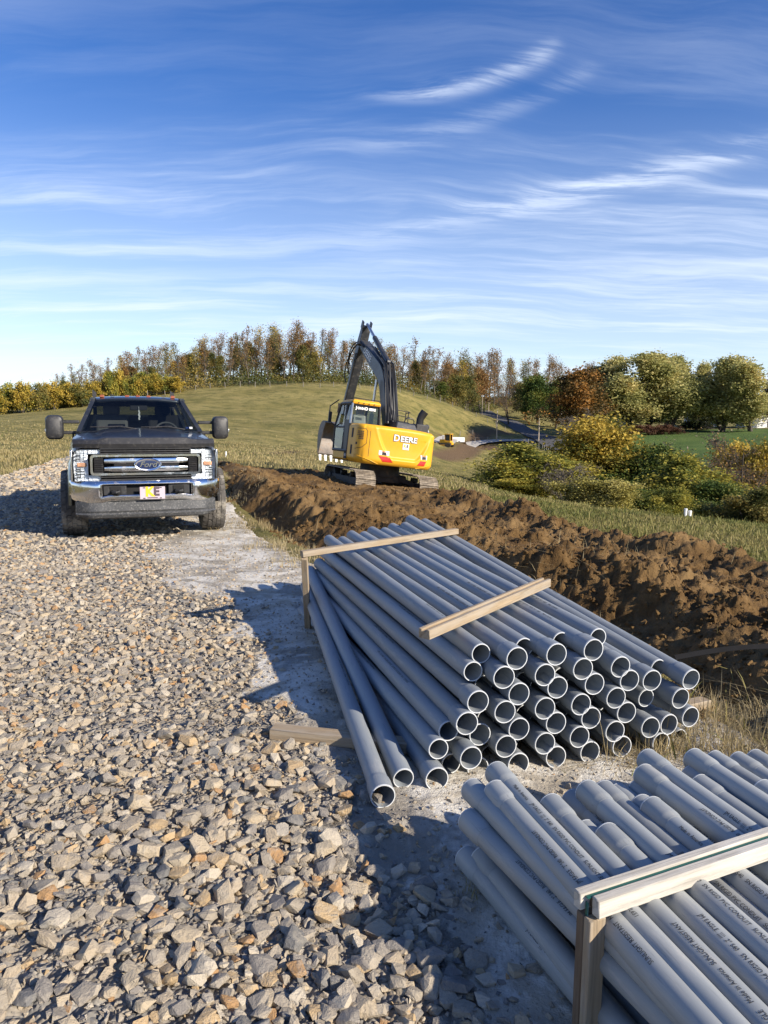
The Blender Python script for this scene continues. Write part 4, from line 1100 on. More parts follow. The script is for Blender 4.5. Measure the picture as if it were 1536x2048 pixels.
# glass
b = MB(); secs = []
for i in range(9):
    t = i / 8; hw = lerp(0.885, 0.665, t); y0 = lerp(1.575, 2.265, t); z0 = lerp(1.462, 1.955, t)
    secs.append([(x * hw, y0 - (0.10 - 0.03 * t) * (1 - x * x) * 0.9, z0 + 0.012 * (1 - x * x)) for x in np.linspace(-1, 1, 17)])
b.loft(secs, False, False); b.build('windscreen', MAT_GLASS, TR)
for s in (-1, 1):
    for y0, y1 in ((1.7, 2.92), (3.02, 3.95)):
        b = MB(); f0 = FLp(s, 0) if y0 < 2 else BP(s, y0, 0); f1 = FLp(s, 0.96) if y0 < 2 else BP(s, y0, 0.96)
        b.add([f0 - Vector((s * .02, 0, 0)), BP(s, y1, 0) - Vector((s * .02, 0, 0)), BP(s, y1, 0.96) - Vector((s * .02, 0, 0)), f1 - Vector((s * .02, 0, 0))], [(0, 1, 2, 3)])
        b.build('side_window', MAT_SIDEG, TR)
b = MB(); b.add([(-0.74, 4.04, 1.74), (0.74, 4.04, 1.74), (0.68, 4.06, 1.91), (-0.68, 4.06, 1.91)], [(0, 1, 2, 3)]); b.build('rear_window', MAT_SIDEG, TR)
# cowl and wipers
b = MB(); b.loft([[(x, 1.50 - 0.10 * (1 - (x / .9) ** 2), 1.452 + 0.018 * (1 - (x / .9) ** 2)) for x in np.linspace(-.9, .9, 13)], [(x, 1.62 - 0.10 * (1 - (x / .9) ** 2), 1.462 + 0.018 * (1 - (x / .9) ** 2)) for x in np.linspace(-.9, .9, 13)]], False, False)
b.build('cowl', MAT_BLACKP, TR)
for x0, x1 in ((-0.62, -0.02), (0.12, 0.66)):
    b = MB(); b.tube([(x0, 1.52, 1.515), (lerp(x0, x1, .5), 1.46, 1.535), (x1, 1.455, 1.49)], 0.011, 6); b.tube([(x0 - 0.12, 1.55, 1.525), (x0 + 0.35, 1.50, 1.54)], 0.008, 6); b.build('wiper', MAT_BLACKP, TR)
# interior
b = MB(); b.box((0, 1.78, 1.38), (1.66, 0.45, 0.16)); b.box((0.42, 1.72, 1.455), (0.5, 0.3, 0.06)); b.build('dashboard', MAT_INTD, TR, 0.03)
for x in (-0.42, 0.42):
    b = MB(); b.box((x, 2.75, 1.40), (0.52, 0.16, 0.66), Euler((R(-12), 0, 0))); b.box((x, 2.83, 1.80), (0.27, 0.10, 0.17)); b.box((x, 2.5, 1.08), (0.52, 0.5, 0.14)); b.build('front_seat', MAT_INTD if x > 0 else MAT_INT, TR, 0.05, 3)
b = MB(); b.box((0, 3.72, 1.30), (1.5, 0.18, 0.6)); 
for x in (-0.45, 0.0, 0.45): b.box((x, 3.78, 1.66), (0.26, 0.09, 0.14))
b.build('rear_seat', MAT_INT, TR, 0.04, 2)
b = MB(); b.tube([(0.42 + 0.19 * math.cos(a), 2.08 + 0.06 * math.sin(a), 1.43 + 0.17 * math.sin(a)) for a in [2 * math.pi * i / 20 for i in range(21)]], 0.016, 8, False); b.build('steering_wheel', MAT_INT, TR)
b = MB(); b.box((0.0, 2.20, 1.83), (0.27, 0.03, 0.075)); b.build('inner_mirror', MAT_INTD, TR, 0.01)
b = MB()
for i in range(5): b.box((0.0 + 0.004 * (i % 2), 2.12, 1.775 - i * 0.03), (0.028 - 0.003 * abs(i - 2), 0.02, 0.032), Euler((0, R(20 if i % 2 else -15), 0)))
b.cyl((0, 2.13, 1.79), (0, 2.17, 1.85), 0.003, n=5); b.build('hanging_ornament', MAT_WHITE, TR)
for x in (0.74, 0.80):
    b = MB(); b.box((x - 0.03, 1.605, 1.515), (0.045, 0.004, 0.045), Euler((R(-52), 0, 0))); b.build('windscreen_sticker', MAT_WHITE if x > 0.77 else MAT_BLUE, TR)
# bug deflector
b = MB(); secs = []
for i in range(25):
    u_ = -1 + 2 * i / 24; x = u_ * 0.955; rise = 0.028 * (1 / (1 + math.exp((abs(x) - 0.60) / 0.02))); back = 0.16 * abs(u_) ** 5
    secs.append([(x, 0.105 + back, 1.245), (x, 0.085 + back, 1.30), (x, 0.13 + back, 1.352 + rise), (x, 0.20 + back, 1.366 + rise), (x, 0.22 + back, 1.34), (x, 0.17 + back, 1.25)])
b.loft(secs); b.build('bug_deflector', MAT_BLACKP, TR)
# grille
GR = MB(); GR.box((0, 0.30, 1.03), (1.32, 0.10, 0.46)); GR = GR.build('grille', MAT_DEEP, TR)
for z in (1.175, 1.205, 1.235, 0.79, 0.825, 0.86):
    b = MB(); b.box((0, 0.165, z), (1.22, 0.10, 0.016)); b.build('grille_slat', MAT_BLACKP, GR, 0.003)
for k in range(9):
    for z in (1.205, 0.825):
        b = MB(); b.box((-0.54 + k * 0.135, 0.20, z), (0.008, 0.08, 0.075)); b.build('grille_rib', MAT_BLACKP, GR)
b = MB(); out_ = rrect(1.47, 0.275, 0.045); inn = rrect(1.41, 0.215, 0.03)
b.loft([[(x, 0.115, z + 1.022) for x, z in inn], [(x, 0.085, z + 1.022) for x, z in inn], [(x, 0.085, z + 1.022) for x, z in out_], [(x, 0.19, z + 1.022) for x, z in out_]], True, False)
b.build('chrome_surround', MAT_CHROME, GR)
for zc, sg in ((1.074, 1), (0.970, -1)):
    b = MB(); prof = [(0.10, -0.042), (0.062, -0.030), (0.056, 0.0), (0.066, 0.034), (0.10, 0.044)]
    secs = []
    for x in np.linspace(-0.555, 0.555, 25):
        k = 1.0 if abs(x) < 0.43 else lerp(1.0, 0.72, (abs(x) - 0.43) / 0.125)
        secs.append([(x, y + (1 - k) * 0.12, zc + sg * z * k) for y, z in prof])
    b.loft(secs); b.build('chrome_bar', MAT_CHROME, GR)
b = MB(); b.prism(rrect(0.86, 0.030, 0.012), 1, 0.050, 0.09); s_ = b.build('bar_slot', MAT_DEEP, GR); s_.location = (0, 0.005, 1.022)
for s in (-1, 1):
    for k in range(8):
        b = MB(); b.box((s * 0.628, 0.12, 0.935 + k * 0.025), (0.115, 0.06, 0.012), Euler((R(25), 0, 0))); b.build('side_vent_slat', MAT_BLACKP, GR)
    b = MB(); b.box((s * 0.628, 0.17, 1.022), (0.13, 0.03, 0.21)); b.build('side_vent', MAT_DEEP, GR)
def ell(a, c_, n=32): return [(a * math.cos(2 * math.pi * i / n), c_ * math.sin(2 * math.pi * i / n)) for i in range(n)]
b = MB(); b.loft([[(x, 0.07, z) for x, z in ell(.186, .090)], [(x, 0.030, z) for x, z in ell(.183, .087)], [(x, 0.020, z) for x, z in ell(.172, .077)], [(x, 0.026, z) for x, z in ell(.158, .064)]])
em = b.build('emblem', MAT_CHROME, GR); em.location = (0.012, 0, 1.022)
b = MB(); b.loft([[(x, 0.026, z) for x, z in ell(.150, .058)], [(x, 0.020, z) for x, z in ell(.149, .057)], [(x, 0.018, z) for x, z in ell(.10, .03)]]); b.build('emblem_field', MAT_BLUE, GR, loc=(0.012, 0, 1.022))
text_part('emblem_lettering', 'Ford', 0.105, MAT_CHROME, GR, Matrix.Translation((0.012, 0.0165, 1.024)) @ Matrix.Rotation(R(90), 4, 'X'), 0.002, 0.0015, 0.35, 1.12)
# headlamps
for s in (-1, 1):
    C_ = [(0.605, 0.80), (0.965, 0.80), (0.985, 1.0), (0.955, 1.225), (0.600, 1.225), (0.600, 1.165), (0.765, 1.165), (0.765, 0.88), (0.605, 0.88)]
    def yy(x): return 0.125 + 0.09 * max(0, (x - 0.60) / 0.38) ** 2
    HL = MB(); HL.loft([[(s * x, yy(x) + 0.10, z) for x, z in C_], [(s * x, yy(x) + 0.055, z) for x, z in C_]]); HL = HL.build('headlight', MAT_REFL, TR)
    for k in range(9):
        z = 0.825 + k * 0.046
        if 0.985 < z < 1.07: continue
        for j in range(4):
            x = 0.79 + j * 0.048
            c_ = MB(); c_.box((s * x, yy(x) + 0.045 + 0.006 * ((k + j) % 2), z), (0.042, 0.012, 0.040), Euler((R(14 * ((k * 3 + j) % 3 - 1)), 0, R(12 * ((k + j) % 3 - 1))))); c_.build('reflector_facet', MAT_REFL, HL)
    for j in range(3):
        for z in (0.838, 1.195): c_ = MB(); c_.box((s * (0.635 + j * 0.05), yy(0.6) + 0.045, z), (0.046, 0.012, 0.044), Euler((R(10 * (j - 1)), 0, 0))); c_.build('reflector_facet', MAT_REFL, HL)
    b = MB(); b.box((s * 0.845, yy(0.85) + 0.03, 1.025), (0.12, 0.02, 0.055)); b.build('turn_lamp', MAT_AMBER, HL, 0.01)
    for z in (0.865, 0.90, 0.935, 0.97, 1.105, 1.15):
        b = MB(); b.box((s * 0.86, yy(0.86) + 0.04, z), (0.12, 0.02, 0.006)); b.build('lamp_divider', MAT_BLACKP, HL)
    b = MB(); secs = []
    b.loft([[(s * x, yy(x) + 0.012, z) for x, z in C_], [(s * x, yy(x) + 0.005, z) for x, z in C_]]); b.build('lens', MAT_LENS, HL)
    b = MB(); b.box((s * 0.975, yy(0.975) + 0.06, 1.01), (0.03, 0.14, 0.42)); b.build('lamp_edge', MAT_CHROME, HL, 0.008)
# bumper with opening
def bsec(x):
    u_ = abs(x); back = 0.02 * (u_ / 0.7) ** 2 + (0.32 * ((u_ - 0.68) / 0.36) ** 1.7 if u_ > 0.68 else 0)
    zb = 0.505 if u_ > 0.60 else 0.53 if u_ < 0.50 else lerp(0.53, 0.505, (u_ - 0.5) / 0.1)
    if u_ > 0.90: zb = lerp(0.505, 0.56, (u_ - 0.90) / 0.125)
    return back, zb
def bpt(x, t):
    """t 0 bottom .. 1 top on the bumper's front face"""
    back, zb = bsec(x); z = lerp(zb, 0.812, t)
    y = back + 0.05 * (2 * t - 1) ** 4 + 0.03 * (1 - t)
    return (x, y, z)
BU = MB(); xs = list(np.linspace(-1.025, 1.025, 61)); ts = [0, 0.06, 0.2, 0.30, 0.5, 0.7, 0.80, 0.84, 0.9, 0.96, 1.0]
vs = [bpt(x, t) for x in xs for t in ts]; n = len(ts); fs = []
for i in range(len(xs) - 1):
    for j in range(n - 1):
        xm = (xs[i] + xs[i + 1]) / 2
        if abs(xm) < 0.60 and 0.29 < (ts[j] + ts[j + 1]) / 2 < 0.86: continue
        fs.append((i * n + j, i * n + j + 1, (i + 1) * n + j + 1, (i + 1) * n + j))
BU.add(vs, fs)
BU.loft([[bpt(x, 1.0) for x in xs], [(x, bpt(x, 1)[1] + 0.16, 0.815) for x in xs]], False, False)
BU = BU.build('front_bumper', MAT_CHROME, TR)
m_ = BU.modifiers.new('thick', 'SOLIDIFY'); m_.thickness = 0.012; m_.offset = -1
b = MB(); b.tube([(x, bpt(x, .3)[1] - 0.001, bpt(x, .3)[2]) for x in np.linspace(-.60, .60, 15)] , 0.010, 8); 
for s in (-1, 1): b.tube([bpt(s * .60, .30), bpt(s * .60, .84)], 0.009, 8)
b.build('opening_trim', MAT_CHROME, BU)
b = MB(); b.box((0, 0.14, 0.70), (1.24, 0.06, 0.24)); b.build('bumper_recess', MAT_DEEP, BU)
for s in (-1, 1):
    b = MB(); b.box((s * 0.43, 0.085, 0.69), (0.30, 0.04, 0.135)); pk = b.build('hook_panel', MAT_BLACKP, BU, 0.006)
    b = MB(); b.box((s * 0.42, 0.062, 0.685), (0.15, 0.02, 0.10)); b.build('hook_box', MAT_DEEP, BU, 0.004)
    b = MB(); b.tube([(s * 0.38, 0.08, 0.68), (s * 0.38, -0.02, 0.67), (s * 0.42, -0.045, 0.665), (s * 0.46, -0.02, 0.67), (s * 0.46, 0.08, 0.68)], 0.018, 8); b.build('tow_hook', MAT_BLACKP, BU)
b = MB(); b.box((0.06, -0.006, 0.645), (0.335, 0.006, 0.165)); pl = b.build('license_plate', MAT_PLATE, BU, 0.002)
RX = Matrix.Rotation(R(90), 4, 'X')
text_part('plate_letter', 'K', 0.175, MAT_YEL_P, BU, Matrix.Translation((0.022, -0.0115, 0.656)) @ RX, 0.001, 0.008)
text_part('plate_letter', 'E', 0.155, MAT_DKP, BU, Matrix.Translation((0.112, -0.0108, 0.658)) @ RX, 0.001, 0.008)
b = MB(); b.box((0.06, -0.0105, 0.580), (0.14, 0.003, 0.011)); b.build('plate_caption', MAT_DKP, BU)
for x in (-0.05, 0.17):
    for z in (0.715, 0.575):
        b = MB(); b.box((x, -0.011, z), (0.028, 0.004, 0.010)); b.build('plate_screw', MAT_DEEP, BU)
# lower valance
b = MB(); secs = []
for x in np.linspace(-0.95, 0.95, 31):
    back, _ = bsec(x); bb = 0.06 + back * 0.8
    zb = 0.30 + (0.05 * (abs(x) - 0.8) / 0.15 if abs(x) > 0.8 else 0)
    secs.append([(x, bb + 0.05, zb), (x, bb, zb + 0.02), (x, bb - 0.02, 0.36), (x, bb + 0.005, 0.385), (x, bb - 0.01, 0.41), (x, bb + 0.01, 0.53), (x, bb + 0.06, 0.53)])
b.loft(secs); b.build('air_dam', MAT_DAM, TR)
# mirrors
for s in (-1, 1):
    MR = MB()
    for z in (1.60, 1.44):
        MR.box((s * 1.03, 1.80, z), (0.26, 0.06, 0.05))
    MR = MR.build('mirror', MAT_BLACKP, TR, 0.012)
    b = MB(); poly = rrect(0.255, 0.36, 0.075, 5)
    pr = [(x + s * 1.26 + (0.02 * s if z > 0 else 0) * 0, z + 1.52) for x, z in poly]
    b.loft([[(lerp(s * 1.26, x, k), y, lerp(1.52, z, k)) for x, z in pr] for y, k in ((1.66, 0.70), (1.68, 0.90), (1.74, 1.0), (1.86, 1.0), (1.88, 0.96))])
    b.build('mirror_housing', MAT_BLACKP, MR)
    b = MB(); b.box((s * 1.365, 1.71, 1.475), (0.06, 0.05, 0.045)); b.build('mirror_marker', MAT_SIL, MR, 0.006)
    b = MB(); b.box((s * 1.26, 1.878, 1.55), (0.20, 0.008, 0.22)); b.build('mirror_glass', MAT_SIL, MR)
# wheels
def wheel_meshes():
    prof = [(-0.165, 0.27), (-0.172, 0.36), (-0.165, 0.425), (-0.14, 0.445), (-0.05, 0.452), (0.05, 0.452), (0.14, 0.445), (0.165, 0.425), (0.172, 0.36), (0.165, 0.27), (0.10, 0.25), (-0.10, 0.25)]
    ty = MB(); ty.lathe(prof, 0, 40)
    wr = random.Random(3); NB = 30
    for k in range(NB):
        for row, (x0, x1) in enumerate(((-0.168, -0.100), (-0.092, -0.034), (-0.026, 0.026), (0.034, 0.092), (0.100, 0.168))):
            a0 = 2 * math.pi * (k + 0.5 * (row % 2) + 0.08 * wr.random()) / NB; da = 2 * math.pi / NB * wr.uniform(0.68, 0.86)
            sk = wr.uniform(-0.35, 0.35) * da + (0.3 if row < 2 else -0.3 if row > 2 else 0) * da
            out_r = 0.466 if 0 < row < 4 else 0.460
            q = []
            for (x, a) in ((x0, a0), (x1, a0 + sk), (x1, a0 + sk + da), ((x0 + x1) / 2 + 0.01 * wr.uniform(-1, 1), a0 + sk / 2 + da * 1.12), (x0, a0 + da)):
                q.append((x, a))
            lo = [(x, 0.43 * math.cos(a), 0.43 * math.sin(a)) for x, a in q]
            hi = [(x * 0.985, (out_r - (0.012 if abs(x) > 0.15 else 0)) * math.cos(a), (out_r - (0.012 if abs(x) > 0.15 else 0)) * math.sin(a)) for x, a in q]
            ty.loft([lo, hi])
    rm = MB(); rm.lathe([(-0.165, 0.272), (0.165, 0.272), (0.165, 0.25), (0.09, 0.24), (0.06, 0.10), (0.08, 0.06), (0.08, 0.001), (-0.05, 0.001), (-0.05, 0.2), (-0.165, 0.25)], 0, 32)
    for k in range(8):
        a = 2 * math.pi * k / 8; rm.box((0.10, 0.15 * math.cos(a), 0.15 * math.sin(a)), (0.05, 0.05, 0.17), Euler((a - math.pi / 2 + math.pi, 0, 0)))
    return ty, rm
ty, rm = wheel_meshes()
t0 = ty.build('tyre', MAT_TYRE, None, smooth=30); r0 = rm.build('rim', MAT_RIMM, None)
TM, RM = t0.data, r0.data; bpy.data.objects.remove(t0); bpy.data.objects.remove(r0)
for s in (-1, 1):
    for yc in (1.0, 5.06):
        h = MB(); h.cyl((s * -0.10, 0, 0), (s * 0.06, 0, 0), 0.09, n=14); wh = h.build('wheel', MAT_RIMM, TR, loc=(s * 0.985, yc, 0.462))
        for nm, me in (('tyre', TM), ('rim', RM)):
            c_ = link(bpy.data.objects.new(nm, me), wh); c_.rotation_euler = (prng.uniform(0, 1), 0, 0 if s > 0 else math.pi)
TR.location = (-3.28, 10.25, gz(-3.3, 11.2) + 0.005)
TR.scale = (1, 1, 1.035)
TR.rotation_euler = (R(-0.3), R(-0.6), R(20.5))

# ------------------------------------------------------------------ excavator (local: rear towards -Y, boom towards +Y, origin between the tracks)
MAT_YEL = material('machine_yellow', (0.70, 0.36, 0.022), 0.42, 0.0, 0.06, 2, dirt=(0.40, 0.28, 0.12), dirt_amt=0.12, dscale=5, coat=0.0, spec=0.3)
MAT_BOOM = material('boom_charcoal', (0.035, 0.038, 0.044), 0.42, 0.1, 0.2, 3, dirt=(0.22, 0.19, 0.15), dirt_amt=0.30, dscale=6)
MAT_HOSE = material('rubber_hose', (0.018, 0.018, 0.019), 0.45, var=0.15)
MAT_STEEL = material('bright_rod', (0.62, 0.63, 0.64), 0.35, 1.0, 0.05)
MAT_WORN = material('worn_bucket_steel', (0.16, 0.14, 0.125), 0.55, 0.5, 0.3, 4, dirt=(0.20, 0.11, 0.055), dirt_amt=0.7, dscale=4, bump=0.3, bscale=20)
MAT_TOOTH = material('polished_tooth', (0.62, 0.60, 0.56), 0.4, 0.4, 0.1)
MAT_SHOE = material('muddy_track_shoe', (0.20, 0.165, 0.125), 0.7, 0.2, 0.35, 7, dirt=(0.42, 0.35, 0.26), dirt_amt=0.8, dscale=9)
MAT_TFRAME = material('track_frame', (0.040, 0.036, 0.032), 0.7, 0.2, 0.3, 4, dirt=(0.13, 0.09, 0.05), dirt_amt=0.8, dscale=4)
MAT_RED = material('red_reflector', (0.55, 0.03, 0.025), 0.3, var=0.06)
MAT_ORNG = material('warning_orange', (0.75, 0.22, 0.04), 0.5)
MAT_CABG = glass_material('cab_glass', (0.50, 0.54, 0.52), 0.8)
MAT_SEAT = material('pale_seat', (0.52, 0.53, 0.50), 0.7)
MAT_LINK = material('rusty_linkage', (0.17, 0.10, 0.055), 0.7, 0.3, 0.35, 6)
EO = Vector((-0.24, 23.2, -0.62)); EPSI, EROLL = R(20), R(6.2)
EX = empty('excavator', EO); tag(EX, 'yellow excavator with raised charcoal boom standing on the dug soil', 'excavator')
EX.rotation_euler = (0, EROLL, EPSI)
EMAT = Matrix.Translation(EO) @ Matrix.Rotation(EPSI, 4, 'Z') @ Matrix.Rotation(EROLL, 4, 'Y')
EINV = EMAT.inverted()
def epl(px, py, x):
    """(y, z) in the machine's own frame where a sight line meets its plane at side offset x"""
    o = EINV @ Vector((0, 0, CAMZ)); d = EINV.to_3x3() @ Vector(ray(px, py))
    t = (x - o.x) / d.x; p = o + d * t; return p.y, p.z
# tracks
TW = empty('undercarriage'); TW.parent = EX; TW.rotation_euler = (0, 0, R(-1))
def track_path(n):
    L, r = 2.75, 0.345; per = 2 * L + 2 * math.pi * r; out = []
    for i in range(n):
        s = per * i / n
        if s < L: p = (-L / 2 + s, 2 * r, 0.0)
        elif s < L + math.pi * r: a = (s - L) / r; p = (L / 2 + r * math.sin(a), r + r * math.cos(a), -a)
        elif s < 2 * L + math.pi * r: p = (L / 2 - (s - L - math.pi * r), 0, -math.pi)
        else: a = (s - 2 * L - math.pi * r) / r; p = (-L / 2 - r * math.sin(a), r - r * math.cos(a), -math.pi - a)
        out.append(p)
    return out, per
NS = 44; tpath, per = track_path(NS); pitch = per / NS
sb = MB(); sb.box((0, 0, 0), (0.60, pitch * 0.93, 0.022))
for yy_ in (-0.34, 0.0, 0.34): sb.box((0, yy_ * pitch, 0.020), (0.60, 0.018, 0.024))
so = sb.build('track_shoe', MAT_SHOE); SHOE = so.data; bpy.data.objects.remove(so)
for s in (-1, 1):
    b = MB(); b.prism([(-1.35, 0.16), (1.35, 0.16), (1.5, 0.34), (1.3, 0.52), (-1.3, 0.52), (-1.5, 0.34)], 0, s * 1.0 - 0.17, s * 1.0 + 0.17)
    for yc in (-1.375, 1.375): b.cyl((s * 1.0 - 0.10, yc, 0.40), (s * 1.0 + 0.10, yc, 0.40), 0.31, n=20); b.cyl((s * 1.0 - 0.22, yc, 0.40), (s * 1.0 + 0.22, yc, 0.40), 0.15, n=14)
    for k in range(6): b.cyl((s * 1.0 - 0.16, -1.0 + k * 0.4, 0.16), (s * 1.0 + 0.16, -1.0 + k * 0.4, 0.16), 0.095, n=12)
    for k in (-0.5, 0.5): b.cyl((s * 1.0 - 0.1, k, 0.60), (s * 1.0 + 0.1, k, 0.60), 0.08, n=10)
    tk = b.build('track', MAT_TFRAME, EX, 0.01)
    for (y, z, a) in tpath:
        c_ = link(bpy.data.objects.new('track_shoe', SHOE), tk); c_.location = (s * 1.0, y, z + 0.055); c_.rotation_euler = (a, 0, 0)
bpy.data.objects.remove(TW)
b = MB(); b.box((0, 0, 0.58), (1.3, 1.1, 0.26)); b.cyl((0, 0, 0.6), (0, 0, 0.98), 0.62, n=32)
for s in (-1, 1):
    for k in (-1, 1):
        b.loft([[(s * 0.4, k * 0.35 - 0.16, 0.55), (s * 0.4, k * 0.35 + 0.16, 0.55), (s * 0.4, k * 0.35 + 0.16, 0.70), (s * 0.4, k * 0.35 - 0.16, 0.70)],
                [(s * 0.9, k * 0.85 - 0.16, 0.35), (s * 0.9, k * 0.85 + 0.16, 0.35), (s * 0.9, k * 0.85 + 0.16, 0.52), (s * 0.9, k * 0.85 - 0.16, 0.52)]])
b.build('car_body', MAT_TFRAME, EX, 0.015)
# counterweight and rear body: outline in plan, swept in height
HW = 1.24
def plan(u):
    """u in 0..1 from the left side round the rear to the right side"""
    if u < 0.18: return Vector((-HW, lerp(-0.34, -0.80, u / 0.18), 0))
    if u > 0.82: return Vector((HW, lerp(-0.80, -0.34, (u - 0.82) / 0.18), 0))
    th = math.pi * (u - 0.18) / 0.64; c_, s_ = math.cos(th), math.sin(th); e = 0.50
    return Vector((-HW * math.copysign(abs(c_) ** e, c_), -0.80 - 0.69 * abs(s_) ** e, 0))
US = np.linspace(0, 1, 401); PL = [plan(u) for u in US]
ARC = [0.0]
for a, c_ in zip(PL[:-1], PL[1:]): ARC.append(ARC[-1] + (c_ - a).length)
SMID = np.interp(0.5, US, ARC)
def on_plan(s):
    """point and outward normal at arc length s measured from the rear centre"""
    s_ = s + SMID; x = np.interp(s_, ARC, [p.x for p in PL]); y = np.interp(s_, ARC, [p.y for p in PL])
    x2 = np.interp(s_ + 0.01, ARC, [p.x for p in PL]); y2 = np.interp(s_ + 0.01, ARC, [p.y for p in PL])
    x1 = np.interp(s_ - 0.01, ARC, [p.x for p in PL]); y1 = np.interp(s_ - 0.01, ARC, [p.y for p in PL])
    t = Vector((x2 - x1, y2 - y1, 0)).normalized()
    return Vector((x, y, 0)), Vector((t.y, -t.x, 0))
CB, CT_ = 0.97, 2.12
def relief(s, z):
    """inset of the U-shaped panel in the counterweight, and its lower skirt"""
    f = (z - 1.18) / (CT_ - 1.18); hw = 0.34 + 0.60 * max(0, f) ** 0.55
    d = min(hw - abs(s - 0.16), (z - 1.18) * 1.2)
    ins = 0.055 * float(sstep(np.array(d), -0.02, 0.07)) * float(sstep(np.array(f), 1.05, 0.25))
    ridge = 0.012 * math.exp(-((d + 0.03) / 0.035) ** 2)
    return -ins + ridge
def surf_pt(s, z, off=0.0):
    p, n = on_plan(s)
    k = 0.0
    if z < CB + 0.16: k = -0.10 * ((CB + 0.16 - z) / 0.16) ** 2
    if z > CT_ - 0.10: k = -0.09 * ((z - CT_ + 0.10) / 0.10) ** 2
    sl = -0.05 * (z - 1.5) if abs(s) < 1.1 else 0
    p = p + n * (k + sl + relief(s, z) + off); p.z = z - 0.05 * (1 if z > 1.8 else 0) * max(0, s / 1.2) ** 2
    return p
SL, SR = -SMID + 0.001, ARC[-1] - SMID - 0.001
b = MB(); zs_ = list(np.linspace(CB, CT_, 44)); ss = list(np.linspace(SL, SR, 150)); n = len(ss)
vs = [surf_pt(s, z) for z in zs_ for s in ss]
fs = [(j * n + i, j * n + i + 1, (j + 1) * n + i + 1, (j + 1) * n + i) for j in range(len(zs_) - 1) for i in range(n - 1)]
fs.append(tuple(range(n))); fs.append(tuple((len(zs_) - 1) * n + i for i in range(n)))
b.add(vs, fs); CW = b.build('counterweight', MAT_YEL, EX, smooth=50)
def patch(name, poly, mat, parent, off=0.004, thick=0.006, sub=6):
    """flat piece that follows the curved rear body; poly in (arc length, height)"""
    b = MB(); q = []
    for (a, c_), (a2, c2) in zip(poly, poly[1:] + poly[:1]):
        for i in range(sub): q.append((lerp(a, a2, i / sub), lerp(c_, c2, i / sub)))
    cs = sum(a for a, _ in q) / len(q); cz = sum(c_ for _, c_ in q) / len(q)
    rings = []
    for k, o_ in ((1.0, off - thick), (1.0, off), (0.66, off), (0.33, off)):
        rings.append([surf_pt(lerp(cs, a, k), lerp(cz, c_, k), o_) for a, c_ in q])
    b.loft(rings); return b.build(name, mat, parent)
def curved_text(name, s, size, mat, parent, sc, zc, off, offset=0.0, sx=1.0):
    me = text_me(s, size, 0, offset)
    n_ = len(me.vertices); c_ = np.zeros(n_ * 3, np.float32); me.vertices.foreach_get('co', c_); c_ = c_.reshape(-1, 3)
    out = np.array([surf_pt(sc + v[0] * sx, zc + v[1], off)[:] for v in c_], np.float32)
    me.vertices.foreach_set('co', out.ravel()); me.update(); return obj(name, me, mat, parent)
def smallcaps(name, s, size, mat, parent, sc, zc, off, offset, sx=1.0):
    curved_text(name, s[0], size * 1.12, mat, parent, sc - size * 1.30 * sx, zc + size * 0.03, off, offset, sx)
    curved_text(name, s[1:], size * 0.98, mat, parent, sc + size * 0.36 * sx, zc, off, offset, sx * 1.12)
smallcaps('lettering_outline', 'DEERE', 0.235, MAT_INTD, CW, 0.20, 1.80, 0.014, 0.016)
smallcaps('lettering', 'DEERE', 0.235, MAT_WHITE, CW, 0.20, 1.80, 0.020, 0.006)
patch('company_sticker', [(0.12, 1.50), (0.32, 1.50), (0.32, 1.68), (0.12, 1.68)], MAT_WHITE, CW, 0.012)
curved_text('sticker_letter', 'K', 0.11, MAT_YEL_P, CW, 0.185, 1.605, 0.022, 0.004); curved_text('sticker_letter', 'E', 0.11, MAT_DKP, CW, 0.265, 1.605, 0.022, 0.004)
patch('sticker_caption', [(0.14, 1.52), (0.30, 1.52), (0.30, 1.535), (0.14, 1.535)], MAT_SIL, CW, 0.018)
for s0, w_ in ((-0.62, 0.34), (0.72, 0.22)):
    patch('warning_label', [(s0, 1.27), (s0 + w_, 1.27), (s0 + w_, 1.40), (s0, 1.40)], MAT_WHITE, CW, 0.008)
    c_ = s0 + w_ * 0.5
    patch('warning_band', [(c_ - 0.07, 1.365), (c_ + 0.07, 1.365), (c_ + 0.07, 1.398), (c_ - 0.07, 1.398)], MAT_ORNG, CW, 0.012)
    patch('warning_print', [(c_ - 0.07, 1.275), (c_ + 0.07, 1.275), (c_ + 0.07, 1.358), (c_ - 0.07, 1.358)], MAT_INTD, CW, 0.012)
patch('red_reflector', [(-0.48, 1.08), (-0.16, 1.08), (-0.28, 1.22), (-0.62, 1.24)], MAT_RED, CW, 0.008)
patch('red_reflector', [(0.62, 1.08), (0.86, 1.08), (0.92, 1.22), (0.72, 1.22)], MAT_RED, CW, 0.008)
# side door at the rear left corner with grille
dp = [(-1.42, 1.38), (-1.14, 1.44), (-1.02, 1.56), (-1.02, 1.90), (-1.08, 1.97), (-1.38, 1.97), (-1.42, 1.92)]
patch('engine_door_gap', [( (a + 1.22) * 1.07 - 1.22, (c_ - 1.68) * 1.05 + 1.68) for a, c_ in dp], MAT_INTD, CW, 0.003)
patch('engine_door', dp, MAT_YEL, CW, 0.012)
for i in range(4):
    for j in range(5):
        if i < 1 and j < 2: continue
        patch('vent_hole', [(-1.34 + i * 0.06, 1.66 + j * 0.052), (-1.295 + i * 0.06, 1.66 + j * 0.052), (-1.295 + i * 0.06, 1.70 + j * 0.052), (-1.34 + i * 0.06, 1.70 + j * 0.052)], MAT_LINK, CW, 0.015, 0.004, 1)
patch('door_latch', [(-1.39, 1.50), (-1.32, 1.50), (-1.32, 1.57), (-1.39, 1.57)], MAT_INTD, CW, 0.02)
